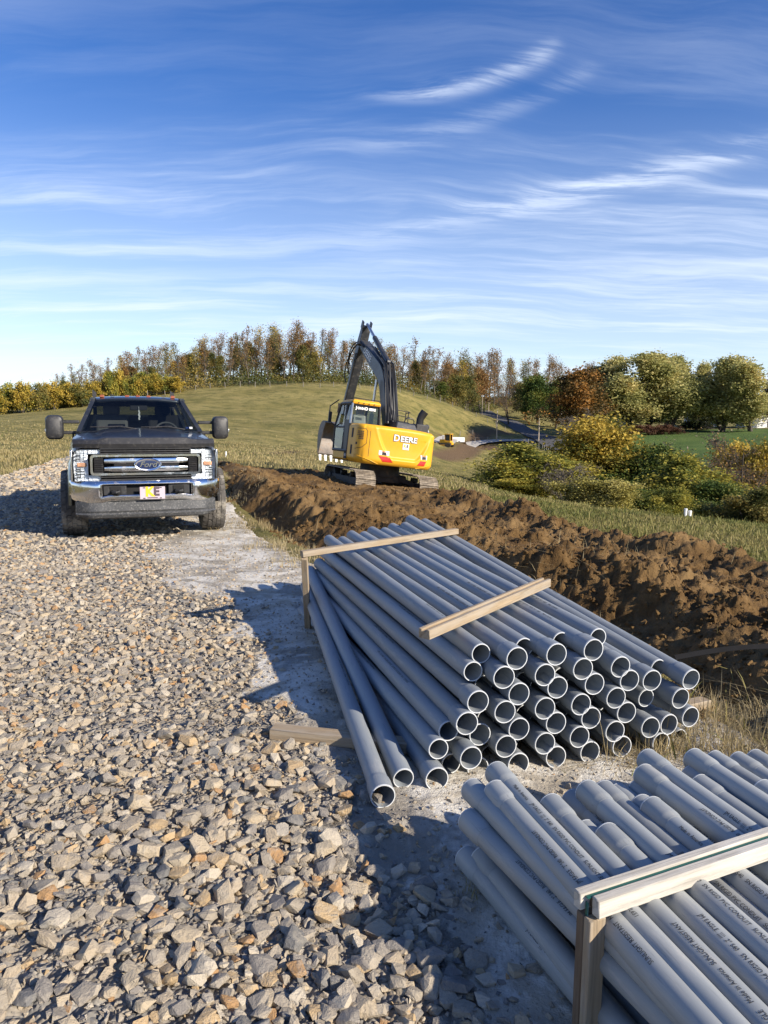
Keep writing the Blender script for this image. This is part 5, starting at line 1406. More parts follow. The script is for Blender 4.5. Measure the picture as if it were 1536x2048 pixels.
for z0 in (1.20, 1.70):
    patch('side_vent', [(-1.86, z0), (-1.70, z0), (-1.70, z0 + 0.28), (-1.86, z0 + 0.28)], MAT_INTD, CW, 0.004)
# panel seam between corner cover and counterweight
for s0 in (-0.93,):
    patch('panel_seam', [(s0, 1.05), (s0 + 0.012, 1.05), (s0 + 0.012, 2.06), (s0, 2.06)], MAT_INTD, CW, 0.003, 0.004, 8)
for a_, c_ in (((-1.5, 1.20), (-0.60, 0.99)), ((0.6, 0.99), (1.05, 1.12))):
    b = MB(); b.tube([surf_pt(lerp(a_[0], c_[0], i / 14), lerp(a_[1], c_[1], (i / 14) ** 1.6), 0.0) for i in range(15)], 0.014, 6); b.build('skirt_edge', MAT_YEL, CW)
# platform, right body, cab base
b = MB(); b.box((0, 0.35, 1.03), (2.3, 2.3, 0.12)); b.build('platform', MAT_TFRAME, EX)
b = MB(); b.loft([[(-HW, -0.33, 1.0), (-HW, 1.18, 1.0), (-HW + 0.1, 1.30, 1.0), (-0.30, 1.30, 1.0), (-0.30, -0.33, 1.0)], [(-HW, -0.33, 1.30), (-HW, 1.20, 1.30), (-HW + 0.1, 1.32, 1.30), (-0.30, 1.32, 1.30), (-0.30, -0.33, 1.30)]])
CBs = b.build('cab_skirt', MAT_YEL, EX, 0.05, 3)
b = MB(); b.box((-HW - 0.006, -0.20, 1.15), (0.012, 0.26, 0.22)); b.build('model_plate', MAT_INTD, CBs)
text_part('model_lettering', '135G', 0.09, MAT_WHITE, CBs, Matrix.Translation((-HW - 0.014, -0.20, 1.15)) @ Matrix.Rotation(R(-90), 4, 'Z') @ Matrix.Rotation(R(90), 4, 'X'), 0.001, 0.001)
b = MB(); b.box((0.82, 0.48, 1.45), (0.80, 1.60, 0.75)); b.build('tank_box', MAT_YEL, EX, 0.06, 3)
b = MB(); b.loft([[(0.02, -0.95, 2.08), (0.80, -0.95, 2.02), (0.80, -0.10, 2.02), (0.02, -0.10, 2.08)], [(0.10, -0.80, 2.34), (0.70, -0.80, 2.30), (0.74, -0.14, 2.30), (0.06, -0.14, 2.34)]])
b.build('engine_hood', MAT_BOOM, EX, 0.03, 2)
b = MB(); b.box((0.98, -0.35, 2.18), (0.42, 0.75, 0.34)); b.build('filter_housing', MAT_BLACKP, EX, 0.03, 2)
b = MB(); b.tube([(0.96, -0.50, 2.2), (0.96, -0.50, 2.50), (1.0, -0.52, 2.62), (1.07, -0.56, 2.76)], 0.1, 16, True, [0.115, 0.115, 0.125, 0.125]); b.build('exhaust_stack', MAT_HOSE, EX)
for z, r_ in ((2.30, 0.085), (2.14, 0.095)):
    b = MB(); b.lathe([(-0.06, 0.01), (-0.05, r_ * 0.8), (0.0, r_), (0.05, r_ * 0.8), (0.06, 0.01)], 1, 16, (1.28, -0.35, z)); b.cyl((1.15, -0.35, z), (1.26, -0.35, z), 0.02, n=6); b.build('mirror', MAT_BLACKP if z > 2.2 else MAT_SIL, EX)
b = MB(); b.tube([(0.66, 0.2, 2.0), (0.72, 0.2, 2.42), (0.80, 0.2, 2.52), (1.0, 0.2, 2.52), (1.05, 0.2, 2.45), (1.05, 0.2, 2.0)], 0.018, 8); b.build('handrail', MAT_HOSE, EX)
b = MB()
for z in (2.42, 2.60, 2.76): b.tube([(0.48, 0.5, z), (0.95, 0.5, z - 0.02), (1.05, 0.6, z - 0.03), (1.05, 1.0, z - 0.04)], 0.014, 6)
for x, y in ((0.5, 0.5), (0.95, 0.5), (1.05, 1.0)): b.tube([(x, y, 1.85), (x, y, 2.76)], 0.014, 6)
b.build('guard_rail', MAT_HOSE, EX)
# cab
CABX0, CABX1, CY0, CY1, CZ0, CZ1 = -HW + 0.02, -0.28, -0.30, 1.22, 1.28, 2.80
b = MB()
def bar(b, p0, p1, w_): b.tube([p0, p1], w_, 8)
cn = {}
for sx, x in (('l', CABX0), ('r', CABX1)):
    cn[sx + 'rb'] = (x, CY0, CZ0); cn[sx + 'rt'] = (lerp(x, (CABX0 + CABX1) / 2, 0.07), CY0 + 0.08, CZ1 - 0.06)
    cn[sx + 'fb'] = (x, CY1, CZ0); cn[sx + 'ft'] = (lerp(x, (CABX0 + CABX1) / 2, 0.07), CY1 - 0.28, CZ1 - 0.06); cn[sx + 'fm'] = (x, CY1 + 0.06, CZ0 + 0.75)
for sx in 'lr':
    bar(b, cn[sx + 'rb'], cn[sx + 'rt'], 0.045); b.tube([cn[sx + 'fb'], cn[sx + 'fm'], cn[sx + 'ft']], 0.04, 8)
    bar(b, cn[sx + 'rt'], cn[sx + 'ft'], 0.05); bar(b, cn[sx + 'rb'], cn[sx + 'fb'], 0.05)
for lv in ('rb', 'rt', 'fb', 'ft'): bar(b, cn['l' + lv], cn['r' + lv], 0.045)
b.box(((CABX0 + CABX1) / 2, CY0, 1.72), (0.92, 0.05, 0.86))
mid0 = (CABX0, 0.20, CZ0); mid1 = (lerp(CABX0, (CABX0 + CABX1) / 2, .07), 0.24, CZ1 - 0.06); bar(b, mid0, mid1, 0.05)
b.box((CABX0, -0.04, 1.75), (0.04, 0.50, 0.95))
bar(b, (CABX0, 0.20, 2.0), (CABX0, CY1, 2.0), 0.03)
CAB = b.build('cab', MAT_BLACKP, EX)
b = MB(); b.loft([[(CABX0 + 0.02, CY0 + 0.02, 2.72), (CABX1 - 0.02, CY0 + 0.02, 2.72), (CABX1 - 0.02, CY1 - 0.30, 2.72), (CABX0 + 0.02, CY1 - 0.30, 2.72)], [(CABX0 + 0.02, CY0 - 0.01, 2.80), (CABX1 - 0.02, CY0 - 0.01, 2.80), (CABX1 - 0.02, CY1 - 0.30, 2.80), (CABX0 + 0.02, CY1 - 0.30, 2.80)],
                  [(CABX0 + 0.07, CY0 + 0.06, 2.86), (CABX1 - 0.07, CY0 + 0.06, 2.86), (CABX1 - 0.07, CY1 - 0.36, 2.86), (CABX0 + 0.07, CY1 - 0.36, 2.86)]])
RF = b.build('cab_roof', MAT_YEL, CAB, 0.02, 2)
for k in range(4):
    b = MB(); b.cyl((CABX0 + 0.2 + k * 0.17, CY0 - 0.02, 2.765), (CABX0 + 0.2 + k * 0.17, CY0 + 0.03, 2.765), 0.017, n=10); b.build('roof_bolt', MAT_INTD, CAB)
for s_, x in ((-1, CABX0), (1, CABX1)):
    b = MB(); b.tube([cn[('l' if s_ < 0 else 'r') + 'rb'][:2] + (2.12,), Vector(cn[('l' if s_ < 0 else 'r') + 'rt']) + Vector((0, -0.03, 0))], 0.035, 8); b.build('rear_pillar_trim', MAT_SIL if s_ < 0 else MAT_BLACKP, CAB)
b = MB(); b.add([(CABX0 + 0.06, CY0 - 0.005, 2.14), (CABX1 - 0.06, CY0 - 0.005, 2.14), (CABX1 - 0.09, CY0 + 0.05, 2.72), (CABX0 + 0.09, CY0 + 0.05, 2.72)], [(0, 1, 2, 3)]); b.build('rear_window', MAT_CABG, CAB)
for nm, q in (('door_window', [(CABX0 - .01, 0.26, 2.03), (CABX0 - .01, 1.20, 2.03), cn['lft'], (CABX0 + .04, 0.28, 2.72)]), ('door_window', [(CABX0 - .01, 0.26, 1.33), (CABX0 - .01, 1.18, 1.33), (CABX0 - .01, 1.22, 1.98), (CABX0 - .01, 0.26, 1.98)]),
              ('quarter_window', [(CABX0 - .01, -0.24, 2.22), (CABX0 - .01, 0.16, 2.22), (CABX0 + .04, 0.20, 2.72), (CABX0 + .04, -0.20, 2.72)]), ('front_window', [cn['lfm'], cn['rfm'], cn['rft'], cn['lft']]), ('front_window', [cn['lfb'], cn['rfb'], cn['rfm'], cn['lfm']]),
              ('side_window', [(CABX1, -0.22, 2.14), (CABX1, 1.16, 2.1), cn['rft'], cn['rrt']])):
    b = MB(); b.add(q, [(0, 1, 2, 3)]); b.build(nm, MAT_CABG, CAB)
for t_, x0 in (('JOHN DEERE', 0),):
    text_part('window_lettering', 'J', 0.125, MAT_WHITE, CAB, Matrix.Translation((-1.075, CY0 + 0.012, 2.605)) @ Matrix.Rotation(R(84), 4, 'X'), 0.001, 0.005)
    text_part('window_lettering', 'OHN', 0.10, MAT_WHITE, CAB, Matrix.Translation((-0.925, CY0 + 0.012, 2.60)) @ Matrix.Rotation(R(84), 4, 'X'), 0.001, 0.005)
    text_part('window_lettering', 'D', 0.125, MAT_WHITE, CAB, Matrix.Translation((-0.745, CY0 + 0.012, 2.605)) @ Matrix.Rotation(R(84), 4, 'X'), 0.001, 0.005)
    text_part('window_lettering', 'EERE', 0.10, MAT_WHITE, CAB, Matrix.Translation((-0.555, CY0 + 0.012, 2.60)) @ Matrix.Rotation(R(84), 4, 'X'), 0.001, 0.005)
b = MB(); b.box((-0.78, 0.20, 2.12), (0.46, 0.16, 0.62), Euler((R(-8), 0, 0))); b.box((-0.78, 0.20, 2.50), (0.27, 0.12, 0.22)); b.box((-0.78, 0.43, 1.80), (0.5, 0.5, 0.14)); b.build('operator_seat', MAT_SEAT, CAB, 0.05, 3)
b = MB(); b.box((-0.42, 0.58, 1.9), (0.18, 0.6, 0.4)); b.build('console', MAT_INTD, CAB, 0.03)
b = MB(); b.tube([(CABX0 - 0.02, -0.12, 2.86), (CABX0 + 0.1, CY0 + .1, 2.90), (CABX1, CY0 + .1, 2.90)], 0.014, 6); b.build('cab_rail', MAT_HOSE, CAB)
b = MB(); b.tube([(CABX0, 1.15, 2.0), (CABX0 - 0.22, 1.35, 2.2), (CABX0 - 0.22, 1.35, 2.65), (CABX0 - .05, 1.0, 2.86)], 0.02, 6); b.box((CABX0 - 0.2, 1.32, 2.3), (0.10, 0.06, 0.34)); b.build('mirror_arm', MAT_HOSE, CAB)
# boom, in the machine's plane
XB = 0.10
F_ = epl(778, 852, XB); K_ = epl(772, 752, XB); T_ = epl(729, 688, XB); A0_ = epl(733, 652, XB); A1_ = epl(694, 812, XB)
print('BOOM', F_, K_, T_, A0_, A1_)
def strip(pts, widths):
    """closed outline round a centre line in (y, z)"""
    L_, R_ = [], []
    for i, p in enumerate(pts):
        p = Vector(p); t = (Vector(pts[min(i + 1, len(pts) - 1)]) - Vector(pts[max(i - 1, 0)])).normalized(); n_ = Vector((-t.y, t.x))
        L_.append(p + n_ * widths[i] / 2); R_.append(p - n_ * widths[i] / 2)
    return [tuple(v) for v in L_ + R_[::-1]]
def bez(pts, n=14):
    out = []
    for i in range(n + 1):
        t = i / n; q = [Vector(p) for p in pts]
        while len(q) > 1: q = [a.lerp(c_, t) for a, c_ in zip(q[:-1], q[1:])]
        out.append(q[0])
    return out
F_, K_, T_ = Vector(F_), Vector(K_), Vector(T_)
cl_ = [F_, F_.lerp(K_, 0.35)] + bez([F_.lerp(K_, 0.70), K_ + (K_ - F_) * 0.04, K_.lerp(T_, 0.20)], 8) + [K_.lerp(T_, 0.65), T_]
wd_ = [0.30, 0.40] + list(np.linspace(0.46, 0.48, 9)) + [0.38, 0.26]
BWD = 0.17
b = MB(); b.prism(strip(cl_, wd_), 0, XB - BWD, XB + BWD); BM = b.build('boom', MAT_BOOM, EX, 0.02, 2, smooth=20)
# lettering on the left face of the upper boom
tdir = (T_ - K_).normalized(); mid = K_.lerp(T_, 0.62); nrm = Vector((-tdir.y, tdir.x))
mm = Matrix.Identity(4); xd = Vector((0, -tdir.x, -tdir.y)); yd = Vector((0, nrm.x, nrm.y)) 
if yd.z < 0: yd = -yd
zd = Vector((-1, 0, 0))
for i in range(3): mm[i][0] = xd[i]; mm[i][1] = yd[i]; mm[i][2] = zd[i]; mm[i][3] = (XB - BWD - 0.004, mid.x, mid.y)[i]
text_part('boom_lettering', 'DEERE', 0.30, MAT_WHITE, BM, mm, 0.002, 0.003, 0, 1.15)
# arm (stick)
A0_, A1_ = Vector(A0_), Vector(A1_); ad = (A1_ - A0_).normalized()
acl = [A0_, A0_.lerp(A1_, 0.22), A0_.lerp(A1_, 0.45), A0_.lerp(A1_, 0.75), A1_ + ad * 0.35]
b = MB(); b.prism(strip(acl, [0.20, 0.38, 0.36, 0.28, 0.22]), 0, XB - 0.15, XB + 0.15)
ARM = b.build('arm', MAT_BOOM, EX, 0.02, 2, smooth=20)
for s in (-1, 1):
    b = MB(); b.prism(strip([A0_ - ad * 0.16, A0_ + ad * 0.12], [0.24, 0.26]), 0, XB + s * 0.15 - 0.02, XB + s * 0.15 + 0.02); b.build('arm_lug', MAT_BOOM, ARM, 0.02)
b = MB(); b.cyl((XB - 0.24, T_.x, T_.y), (XB + 0.24, T_.x, T_.y), 0.09, n=16); b.build('boom_pin', MAT_BOOM, ARM, 0.01)
def cylinder(name, p0, p1, x, r, parent, frac=0.58):
    p0, p1 = Vector(p0), Vector(p1); m_ = p0.lerp(p1, frac)
    b = MB(); b.cyl((x, p0.x, p0.y), (x, m_.x, m_.y), r, n=14); b.lathe([(-0.05, 0.03), (-0.05, r * 1.05), (0.05, r * 1.05), (0.05, 0.03)], 0, 14, (x, p0.x, p0.y))
    o = b.build(name, MAT_BOOM, parent)
    b = MB(); b.cyl((x, m_.x, m_.y), (x, p1.x, p1.y), r * 0.6, n=12); b.build('piston_rod', MAT_STEEL, o); return o
up = Vector((-tdir.y, tdir.x)); up = up if up.y > 0 else -up
cylinder('arm_cylinder', K_.lerp(T_, 0.05) + up * 0.42, A0_ - ad * 0.05 + Vector((-0.06, 0.0)), XB, 0.085, EX, 0.62)
for s in (-1, 1): cylinder('boom_cylinder', (0.95, 1.45), F_.lerp(K_, 0.92) + Vector((0.15, -0.02)), XB + s * 0.27, 0.07, EX, 0.5)
af = Vector((-ad.y, ad.x)); af = af if af.x > 0 else -af
cylinder('bucket_cylinder', A0_.lerp(A1_, 0.22) + af * 0.33, A1_ + ad * 0.15 + af * 0.40, XB, 0.07, EX, 0.62)
# hoses along the boom back and the arm
bk = [F_, F_.lerp(K_, 0.3), F_.lerp(K_, 0.75), K_ + (K_ - F_) * 0.04, K_.lerp(T_, 0.3), K_.lerp(T_, 0.55)]
def back_off(i, o_):
    t = (bk[min(i + 1, 5)] - bk[max(i - 1, 0)]).normalized(); n_ = Vector((-t.y, t.x)); n_ = n_ if n_.x < 0 or n_.y > 0.5 else -n_
    if n_.x > 0 and n_.y < 0: n_ = -n_
    return bk[i] + n_ * o_
for k, x in enumerate((-0.15, -0.09, -0.02, 0.05, 0.12, 0.17)):
    pts = [(XB + x + 0.02 * math.sin(i * 2 + k), *back_off(i, 0.33 + 0.03 * ((i + k) % 3))) for i in range(6)]
    b = MB(); sm = []
    for i in range(5):
        for t in (0, .33, .66): sm.append(Vector(pts[i]).lerp(Vector(pts[i + 1]), t))
    b.tube(sm + [pts[5]], 0.022 if k % 2 else 0.028, 6); b.build('hose', MAT_HOSE, BM)
for k, x in enumerate((-0.24, -0.20, -0.26)):
    a_ = K_.lerp(T_, 0.75) + up * 0.12; e_ = A0_.lerp(A1_, 0.5 + 0.1 * k)
    pts = bez([(XB + x, a_.x, a_.y), (XB + x - 0.1, a_.x + 0.45, a_.y + 0.55), (XB + x - 0.14, e_.x + 0.5, e_.y + 0.5), (XB + x, e_.x, e_.y)], 14)
    b = MB(); b.tube(pts, 0.022, 6); b.build('hose', MAT_HOSE, BM)
for k in range(3):
    s0 = A0_.lerp(A1_, 0.32); e_ = A1_ + ad * 0.2
    pts = [(XB - 0.17 - 0.02 * k, *(s0.lerp(e_, t) - af * (0.10 + 0.05 * k + 0.08 * math.sin(t * 3.1)))) for t in np.linspace(0, 1, 9)]
    b = MB(); b.tube(pts, 0.016, 6); b.build('hose', MAT_HOSE, ARM)
# linkage and bucket
pv = A1_ + ad * 0.35
bx_, bz_ = epl(661, 842, XB - 0.4)
b = MB()
for s in (-1, 1):
    b.prism(strip([A1_ + ad * 0.05, A1_ + ad * 0.15 + af * 0.42], [0.13, 0.11]), 0, XB + s * 0.20 - 0.02, XB + s * 0.20 + 0.02)
    b.prism(strip([A1_ + ad * 0.15 + af * 0.42, pv + af * 0.38 + ad * 0.1], [0.11, 0.12]), 0, XB + s * 0.17 - 0.02, XB + s * 0.17 + 0.02)
b.build('bucket_link', MAT_LINK, EX, 0.01)
BWH = 0.52
Bk = Vector(epl(672, 862, XB))
prof = [Vector((-0.30, 0.28)), Vector((0.05, 0.42)), Vector((0.42, 0.38)), Vector((0.68, 0.12)), Vector((0.74, -0.25)), Vector((0.60, -0.62)), Vector((0.36, -0.98))]
pts = bez(prof, 18); sh = [Bk + p for p in pts]; inn_ = [Bk + p * 0.93 + Vector((-0.015, 0)) for p in pts]
b = MB(); b.prism([tuple(p) for p in sh] + [tuple(p) for p in inn_[::-1]], 0, XB - BWH, XB + BWH); BK = b.build('bucket', MAT_WORN, EX)
for s in (-1, 1):
    b = MB(); b.prism([tuple(p) for p in sh] + [tuple(Bk + Vector((0.10, -0.35)))], 0, XB + s * BWH - 0.015, XB + s * BWH + 0.015); b.build('bucket_side', MAT_WORN, BK, 0.006)
for k in range(5):
    x = XB - BWH + 0.08 + k * 0.22; e_ = sh[-1]; dd = (sh[-1] - sh[-2]).normalized(); n_ = Vector((-dd.y, dd.x)) * 0.04
    b = MB(); b.loft([[(x - .05, *(e_ + n_)), (x + .05, *(e_ + n_)), (x + .05, *(e_ - n_)), (x - .05, *(e_ - n_))], [(x - .035, *(e_ + dd * 0.24)), (x + .035, *(e_ + dd * 0.24)), (x + .035, *(e_ + dd * 0.25 - n_ * .3)), (x - .035, *(e_ + dd * 0.25 - n_ * .3))]]); b.build('bucket_tooth', MAT_TOOTH, BK)

# ------------------------------------------------------------------ trees and shrubs
def tube_np(p0, p1, r0, r1, n):
    d = p1 - p0; L = np.linalg.norm(d, axis=1, keepdims=True); d = d / np.maximum(L, 1e-6)
    ref = np.where(np.abs(d[:, 2:3]) < 0.9, np.array([[0, 0, 1.0]]), np.array([[1.0, 0, 0]]))
    a = np.cross(d, ref); a /= np.linalg.norm(a, axis=1, keepdims=True); b = np.cross(d, a)
    ang = np.arange(n) * 2 * np.pi / n
    ring = a[:, None, :] * np.cos(ang)[None, :, None] + b[:, None, :] * np.sin(ang)[None, :, None]
    V = np.concatenate([p0[:, None] + ring * r0[:, None, None], p1[:, None] + ring * r1[:, None, None]], 1)
    m = len(p0); j = np.arange(n); j2 = (j + 1) % n
    f = np.stack([j, j2, j2 + n, j + n], 1)[None] + (np.arange(m) * 2 * n)[:, None, None]
    return V.reshape(-1, 3), f.reshape(-1, 4)
def gen_tree(seed, H=10.0, spread=3.0, bole=0.35, nb=14, leaves=3000, leaf=0.3, scat=0.5, multi=1, lift=0.5, r0=0.16, subs=4, twigs=4, flat=1.0, droop=0.0, tipbias=0.6):
    rg = np.random.default_rng(seed); S0, S1, Ra, Rb, big = [], [], [], [], []
    tips = []
    def limb(p, d, L, r, n, curve, wob):
        pts = [p]; d = d / np.linalg.norm(d)
        for i in range(n):
            d = d + rg.normal(0, wob, 3) + np.array([0, 0, curve]); d /= np.linalg.norm(d)
            pts.append(pts[-1] + d * L / n)
        rs = r * (1 - 0.75 * np.linspace(0, 1, n + 1))
        for i in range(n):
            S0.append(pts[i]); S1.append(pts[i + 1]); Ra.append(rs[i]); Rb.append(rs[i + 1])
        return pts, rs
    for m_ in range(multi):
        lean = rg.normal(0, 0.05 if multi == 1 else 0.28, 3); lean[2] = 1
        base = np.array([rg.normal(0, 0.05 * (multi - 1) + 0.01), rg.normal(0, 0.05 * (multi - 1) + 0.01), 0])
        h = H * (0.92 if m_ == 0 else rg.uniform(0.6, 0.9))
        tp, tr = limb(base, lean, h, r0 * (1 if m_ == 0 else 0.75), 9, 0.02, 0.05)
        k_ = max(3, int(nb / multi))
        for j in range(k_):
            u = bole + (1 - bole) * ((j + rg.uniform(0, 1)) / k_) * 0.98; i = min(int(u * 9), 8); fr_ = u * 9 - i
            p = tp[i] * (1 - fr_) + tp[i + 1] * fr_; az = rg.uniform(0, 2 * np.pi)
            shape = (1 - ((u - bole) / (1 - bole)) ** 1.6) * 0.75 + 0.25
            L = spread * shape * rg.uniform(0.65, 1.15)
            d = np.array([math.cos(az), math.sin(az), lift * rg.uniform(0.5, 1.5)])
            bp, br = limb(p, d, L, max(tr[i] * 0.45, 0.02), 5, 0.07 - droop, 0.13)
            for q in range(subs):
                ii = int(rg.integers(1, 6)); pp = bp[min(ii, 5)]; dd = bp[min(ii, 5)] - bp[max(ii - 1, 0)]; dd = dd / (np.linalg.norm(dd) + 1e-6) + rg.normal(0, 0.6, 3)
                sp_, sr = limb(pp, dd, L * rg.uniform(0.25, 0.5), max(br[min(ii, 5)] * 0.55, 0.012), 3, 0.05 - droop, 0.18)
                for w_ in range(twigs):
                    jj = int(rg.integers(1, 4)); d3 = rg.normal(0, 1, 3) + np.array([0, 0, 0.35 - droop * 3])
                    ep, _ = limb(sp_[jj], d3, L * rg.uniform(0.10, 0.24), 0.012, 2, 0.03, 0.2)
                    tips.append(ep[-1]); tips.append(ep[1])
                tips.append(sp_[-1])
            tips.append(bp[-1])
        tips.append(tp[-1])
    S0, S1 = np.array(S0), np.array(S1); Ra, Rb = np.array(Ra), np.array(Rb)
    sc = np.array([1, 1, flat])
    V, Fq = tube_np(S0 * sc, S1 * sc, Ra, Rb, 4)
    wood = mesh_np('trunk', V, Fq, True)
    leafm = None
    if leaves:
        tips = np.array(tips) * sc; c = tips[rg.integers(0, len(tips), leaves)] + rg.normal(0, scat, (leaves, 3)) * np.array([1, 1, 0.8])
        c[:, 2] = np.maximum(c[:, 2], 0.05 * H * rg.uniform(0.3, 1, leaves))
        nrm = rg.normal(0, 1, (leaves, 3)) + np.array([0, 0, 0.5]); nrm /= np.linalg.norm(nrm, axis=1, keepdims=True)
        a = np.cross(nrm, rg.normal(0, 1, (leaves, 3))); a /= np.linalg.norm(a, axis=1, keepdims=True); b = np.cross(nrm, a)
        s = leaf * rg.uniform(0.55, 1.3, (leaves, 1))
        Q = np.stack([c - a * s * 0.5, c + b * s * 0.32, c + a * s * 0.5, c - b * s * 0.32], 1)
        leafm = mesh_np('crown', Q.reshape(-1, 3), np.arange(leaves * 4).reshape(-1, 4), False)
        blob = np.array([mnoise.noise(Vector(p) * (1.6 / max(spread, 0.5)) + Vector((seed, 0, 0))) for p in c])
        val = np.clip(0.5 + 0.55 * blob + rg.normal(0, 0.16, leaves) + 0.10 * (c[:, 2] / H - 0.5), 0, 1)
        attr(leafm, 'rnd', np.repeat(val, 4))
    return wood, leafm, H
def leaf_material(name, stops, transl=0.35):
    m = bpy.data.materials.new(name); m.use_nodes = True
    t = NT(m.node_tree); b = t.n['Principled BSDF']; out = t.n['Material Output']
    r_ = t.node('ShaderNodeAttribute', attribute_name='rnd').outputs['Fac']; oi = t.node('ShaderNodeObjectInfo').outputs['Random']
    f = t.math('ADD', r_, t.math('MULTIPLY', t.math('SUBTRACT', oi, 0.5), 0.22), clamp=True)
    c = t.ramp(f, stops)
    t.put(b.inputs['Base Color'], c); b.inputs['Roughness'].default_value = 0.65; b.inputs['Specular IOR Level'].default_value = 0.25
    tl = t.node('ShaderNodeBsdfTranslucent'); t.put(tl.inputs[0], c)
    mx = t.node('ShaderNodeMixShader'); mx.inputs[0].default_value = transl
    t.l.new(b.outputs[0], mx.inputs[1]); t.l.new(tl.outputs[0], mx.inputs[2]); t.l.new(mx.outputs[0], out.inputs[0])
    return m
L_RUST = leaf_material('rust_leaves', [(0.1, (0.120, 0.102, 0.036)), (0.45, (0.240, 0.150, 0.054)), (0.75, (0.336, 0.180, 0.066)), (1, (0.396, 0.240, 0.084))])
L_OLIVE = leaf_material('olive_leaves', [(0.1, (0.066, 0.084, 0.026)), (0.45, (0.138, 0.144, 0.042)), (0.75, (0.252, 0.204, 0.054)), (1, (0.360, 0.264, 0.072))])
L_GOLD = leaf_material('gold_leaves', [(0.05, (0.102, 0.120, 0.026)), (0.35, (0.264, 0.216, 0.036)), (0.7, (0.480, 0.336, 0.054)), (1, (0.600, 0.444, 0.084))])
L_YGREEN = leaf_material('yellow_green_leaves', [(0.05, (0.072, 0.102, 0.024)), (0.35, (0.180, 0.192, 0.036)), (0.7, (0.396, 0.336, 0.054)), (1, (0.552, 0.444, 0.084))])
L_GREEN = leaf_material('green_leaves', [(0.05, (0.037, 0.069, 0.018)), (0.4, (0.081, 0.125, 0.027)), (0.75, (0.175, 0.188, 0.037)), (1, (0.325, 0.275, 0.062))])
L_PALE = leaf_material('pale_green_leaves', [(0.05, (0.22, 0.23, 0.08)), (0.4, (0.40, 0.385, 0.14)), (0.75, (0.54, 0.48, 0.19)), (1, (0.62, 0.50, 0.21))], 0.45)
L_ORANGE = leaf_material('orange_leaves', [(0.1, (0.072, 0.060, 0.022)), (0.45, (0.168, 0.102, 0.030)), (0.75, (0.384, 0.180, 0.042)), (1, (0.540, 0.276, 0.060))])
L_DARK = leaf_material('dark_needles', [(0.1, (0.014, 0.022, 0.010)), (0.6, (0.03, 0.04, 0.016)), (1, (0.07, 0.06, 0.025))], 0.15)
L_PALEY = leaf_material('pale_yellow_leaves', [(0.1, (0.16, 0.15, 0.04)), (0.5, (0.42, 0.36, 0.09)), (1, (0.60, 0.52, 0.20))])
L_GREY = leaf_material('grey_brown_twigs', [(0.1, (0.09, 0.075, 0.055)), (0.6, (0.16, 0.13, 0.095)), (1, (0.24, 0.19, 0.12))], 0.2)
L_REDB = leaf_material('red_brown_leaves', [(0.1, (0.06, 0.03, 0.02)), (0.6, (0.13, 0.06, 0.035)), (1, (0.20, 0.11, 0.06))], 0.25)
M_BARK = material('grey_bark', (0.13, 0.11, 0.09), 0.9, var=0.3, vscale=2)
M_BARKD = material('dark_bark', (0.065, 0.052, 0.042), 0.9, var=0.3, vscale=2)
class Kit:
    def __init__(self, wood, leafm, H, wm): self.w, self.l, self.H, self.wm = wood, leafm, H, wm; wood.materials.append(wm)
kits = {}
def kit(name, seed, wm=None, n=3, **kw):
    kits[name] = [Kit(*gen_tree(seed + i, **kw), wm or M_BARK) for i in range(n)]
kit('tall', 100, n=5, H=13, spread=2.4, bole=0.20, nb=24, leaves=1250, leaf=0.28, scat=0.55, lift=1.2, r0=0.17, subs=4, twigs=4)
kit('bare', 140, n=3, H=13, spread=2.4, bole=0.22, nb=24, leaves=420, leaf=0.30, scat=0.35, lift=1.3, r0=0.16, subs=5, twigs=5)
kit('full', 180, n=3, H=11, spread=3.0, bole=0.18, nb=20, leaves=5200, leaf=0.36, scat=0.50, lift=0.7, r0=0.18, subs=4, twigs=3)
kit('shrub', 200, n=4, H=4, spread=1.9, bole=0.06, nb=20, leaves=4200, leaf=0.26, scat=0.30, multi=4, lift=0.7, r0=0.06, subs=4, twigs=3)
kit('bush', 240, n=4, H=7, spread=2.8, bole=0.05, nb=44, leaves=30000, leaf=0.19, scat=0.34, multi=4, lift=0.55, r0=0.09, subs=5, twigs=4)
kit('barebush', 270, n=2, H=5, spread=2.6, bole=0.10, nb=28, leaves=700, leaf=0.12, scat=0.2, multi=5, lift=0.9, r0=0.07, subs=7, twigs=8)
kit('spread', 290, n=2, H=6.5, spread=3.6, bole=0.35, nb=18, leaves=1500, leaf=0.13, scat=0.2, multi=2, lift=0.35, r0=0.14, subs=8, twigs=8, wm=M_BARKD)
kit('maple', 310, n=4, H=18, spread=4.6, bole=0.10, nb=40, leaves=30000, leaf=0.46, scat=0.75, multi=3, lift=1.5, r0=0.40, subs=5, twigs=4, wm=M_BARKD)
kit('dome', 340, n=2, H=14, spread=5.0, bole=0.12, nb=30, leaves=17000, leaf=0.46, scat=0.8, lift=0.55, r0=0.35, subs=5, twigs=4, wm=M_BARKD)
kit('conifer', 360, n=1, H=17, spread=4.2, bole=0.10, nb=46, leaves=9000, leaf=0.40, scat=0.4, lift=-0.05, r0=0.3, subs=5, twigs=3, wm=M_BARKD)
kit('hedge', 380, n=2, H=2.4, spread=1.8, bole=0.05, nb=24, leaves=3500, leaf=0.22, scat=0.25, multi=5, lift=0.5, r0=0.05, subs=4, twigs=3)
trng = random.Random(11)
KITW = {}
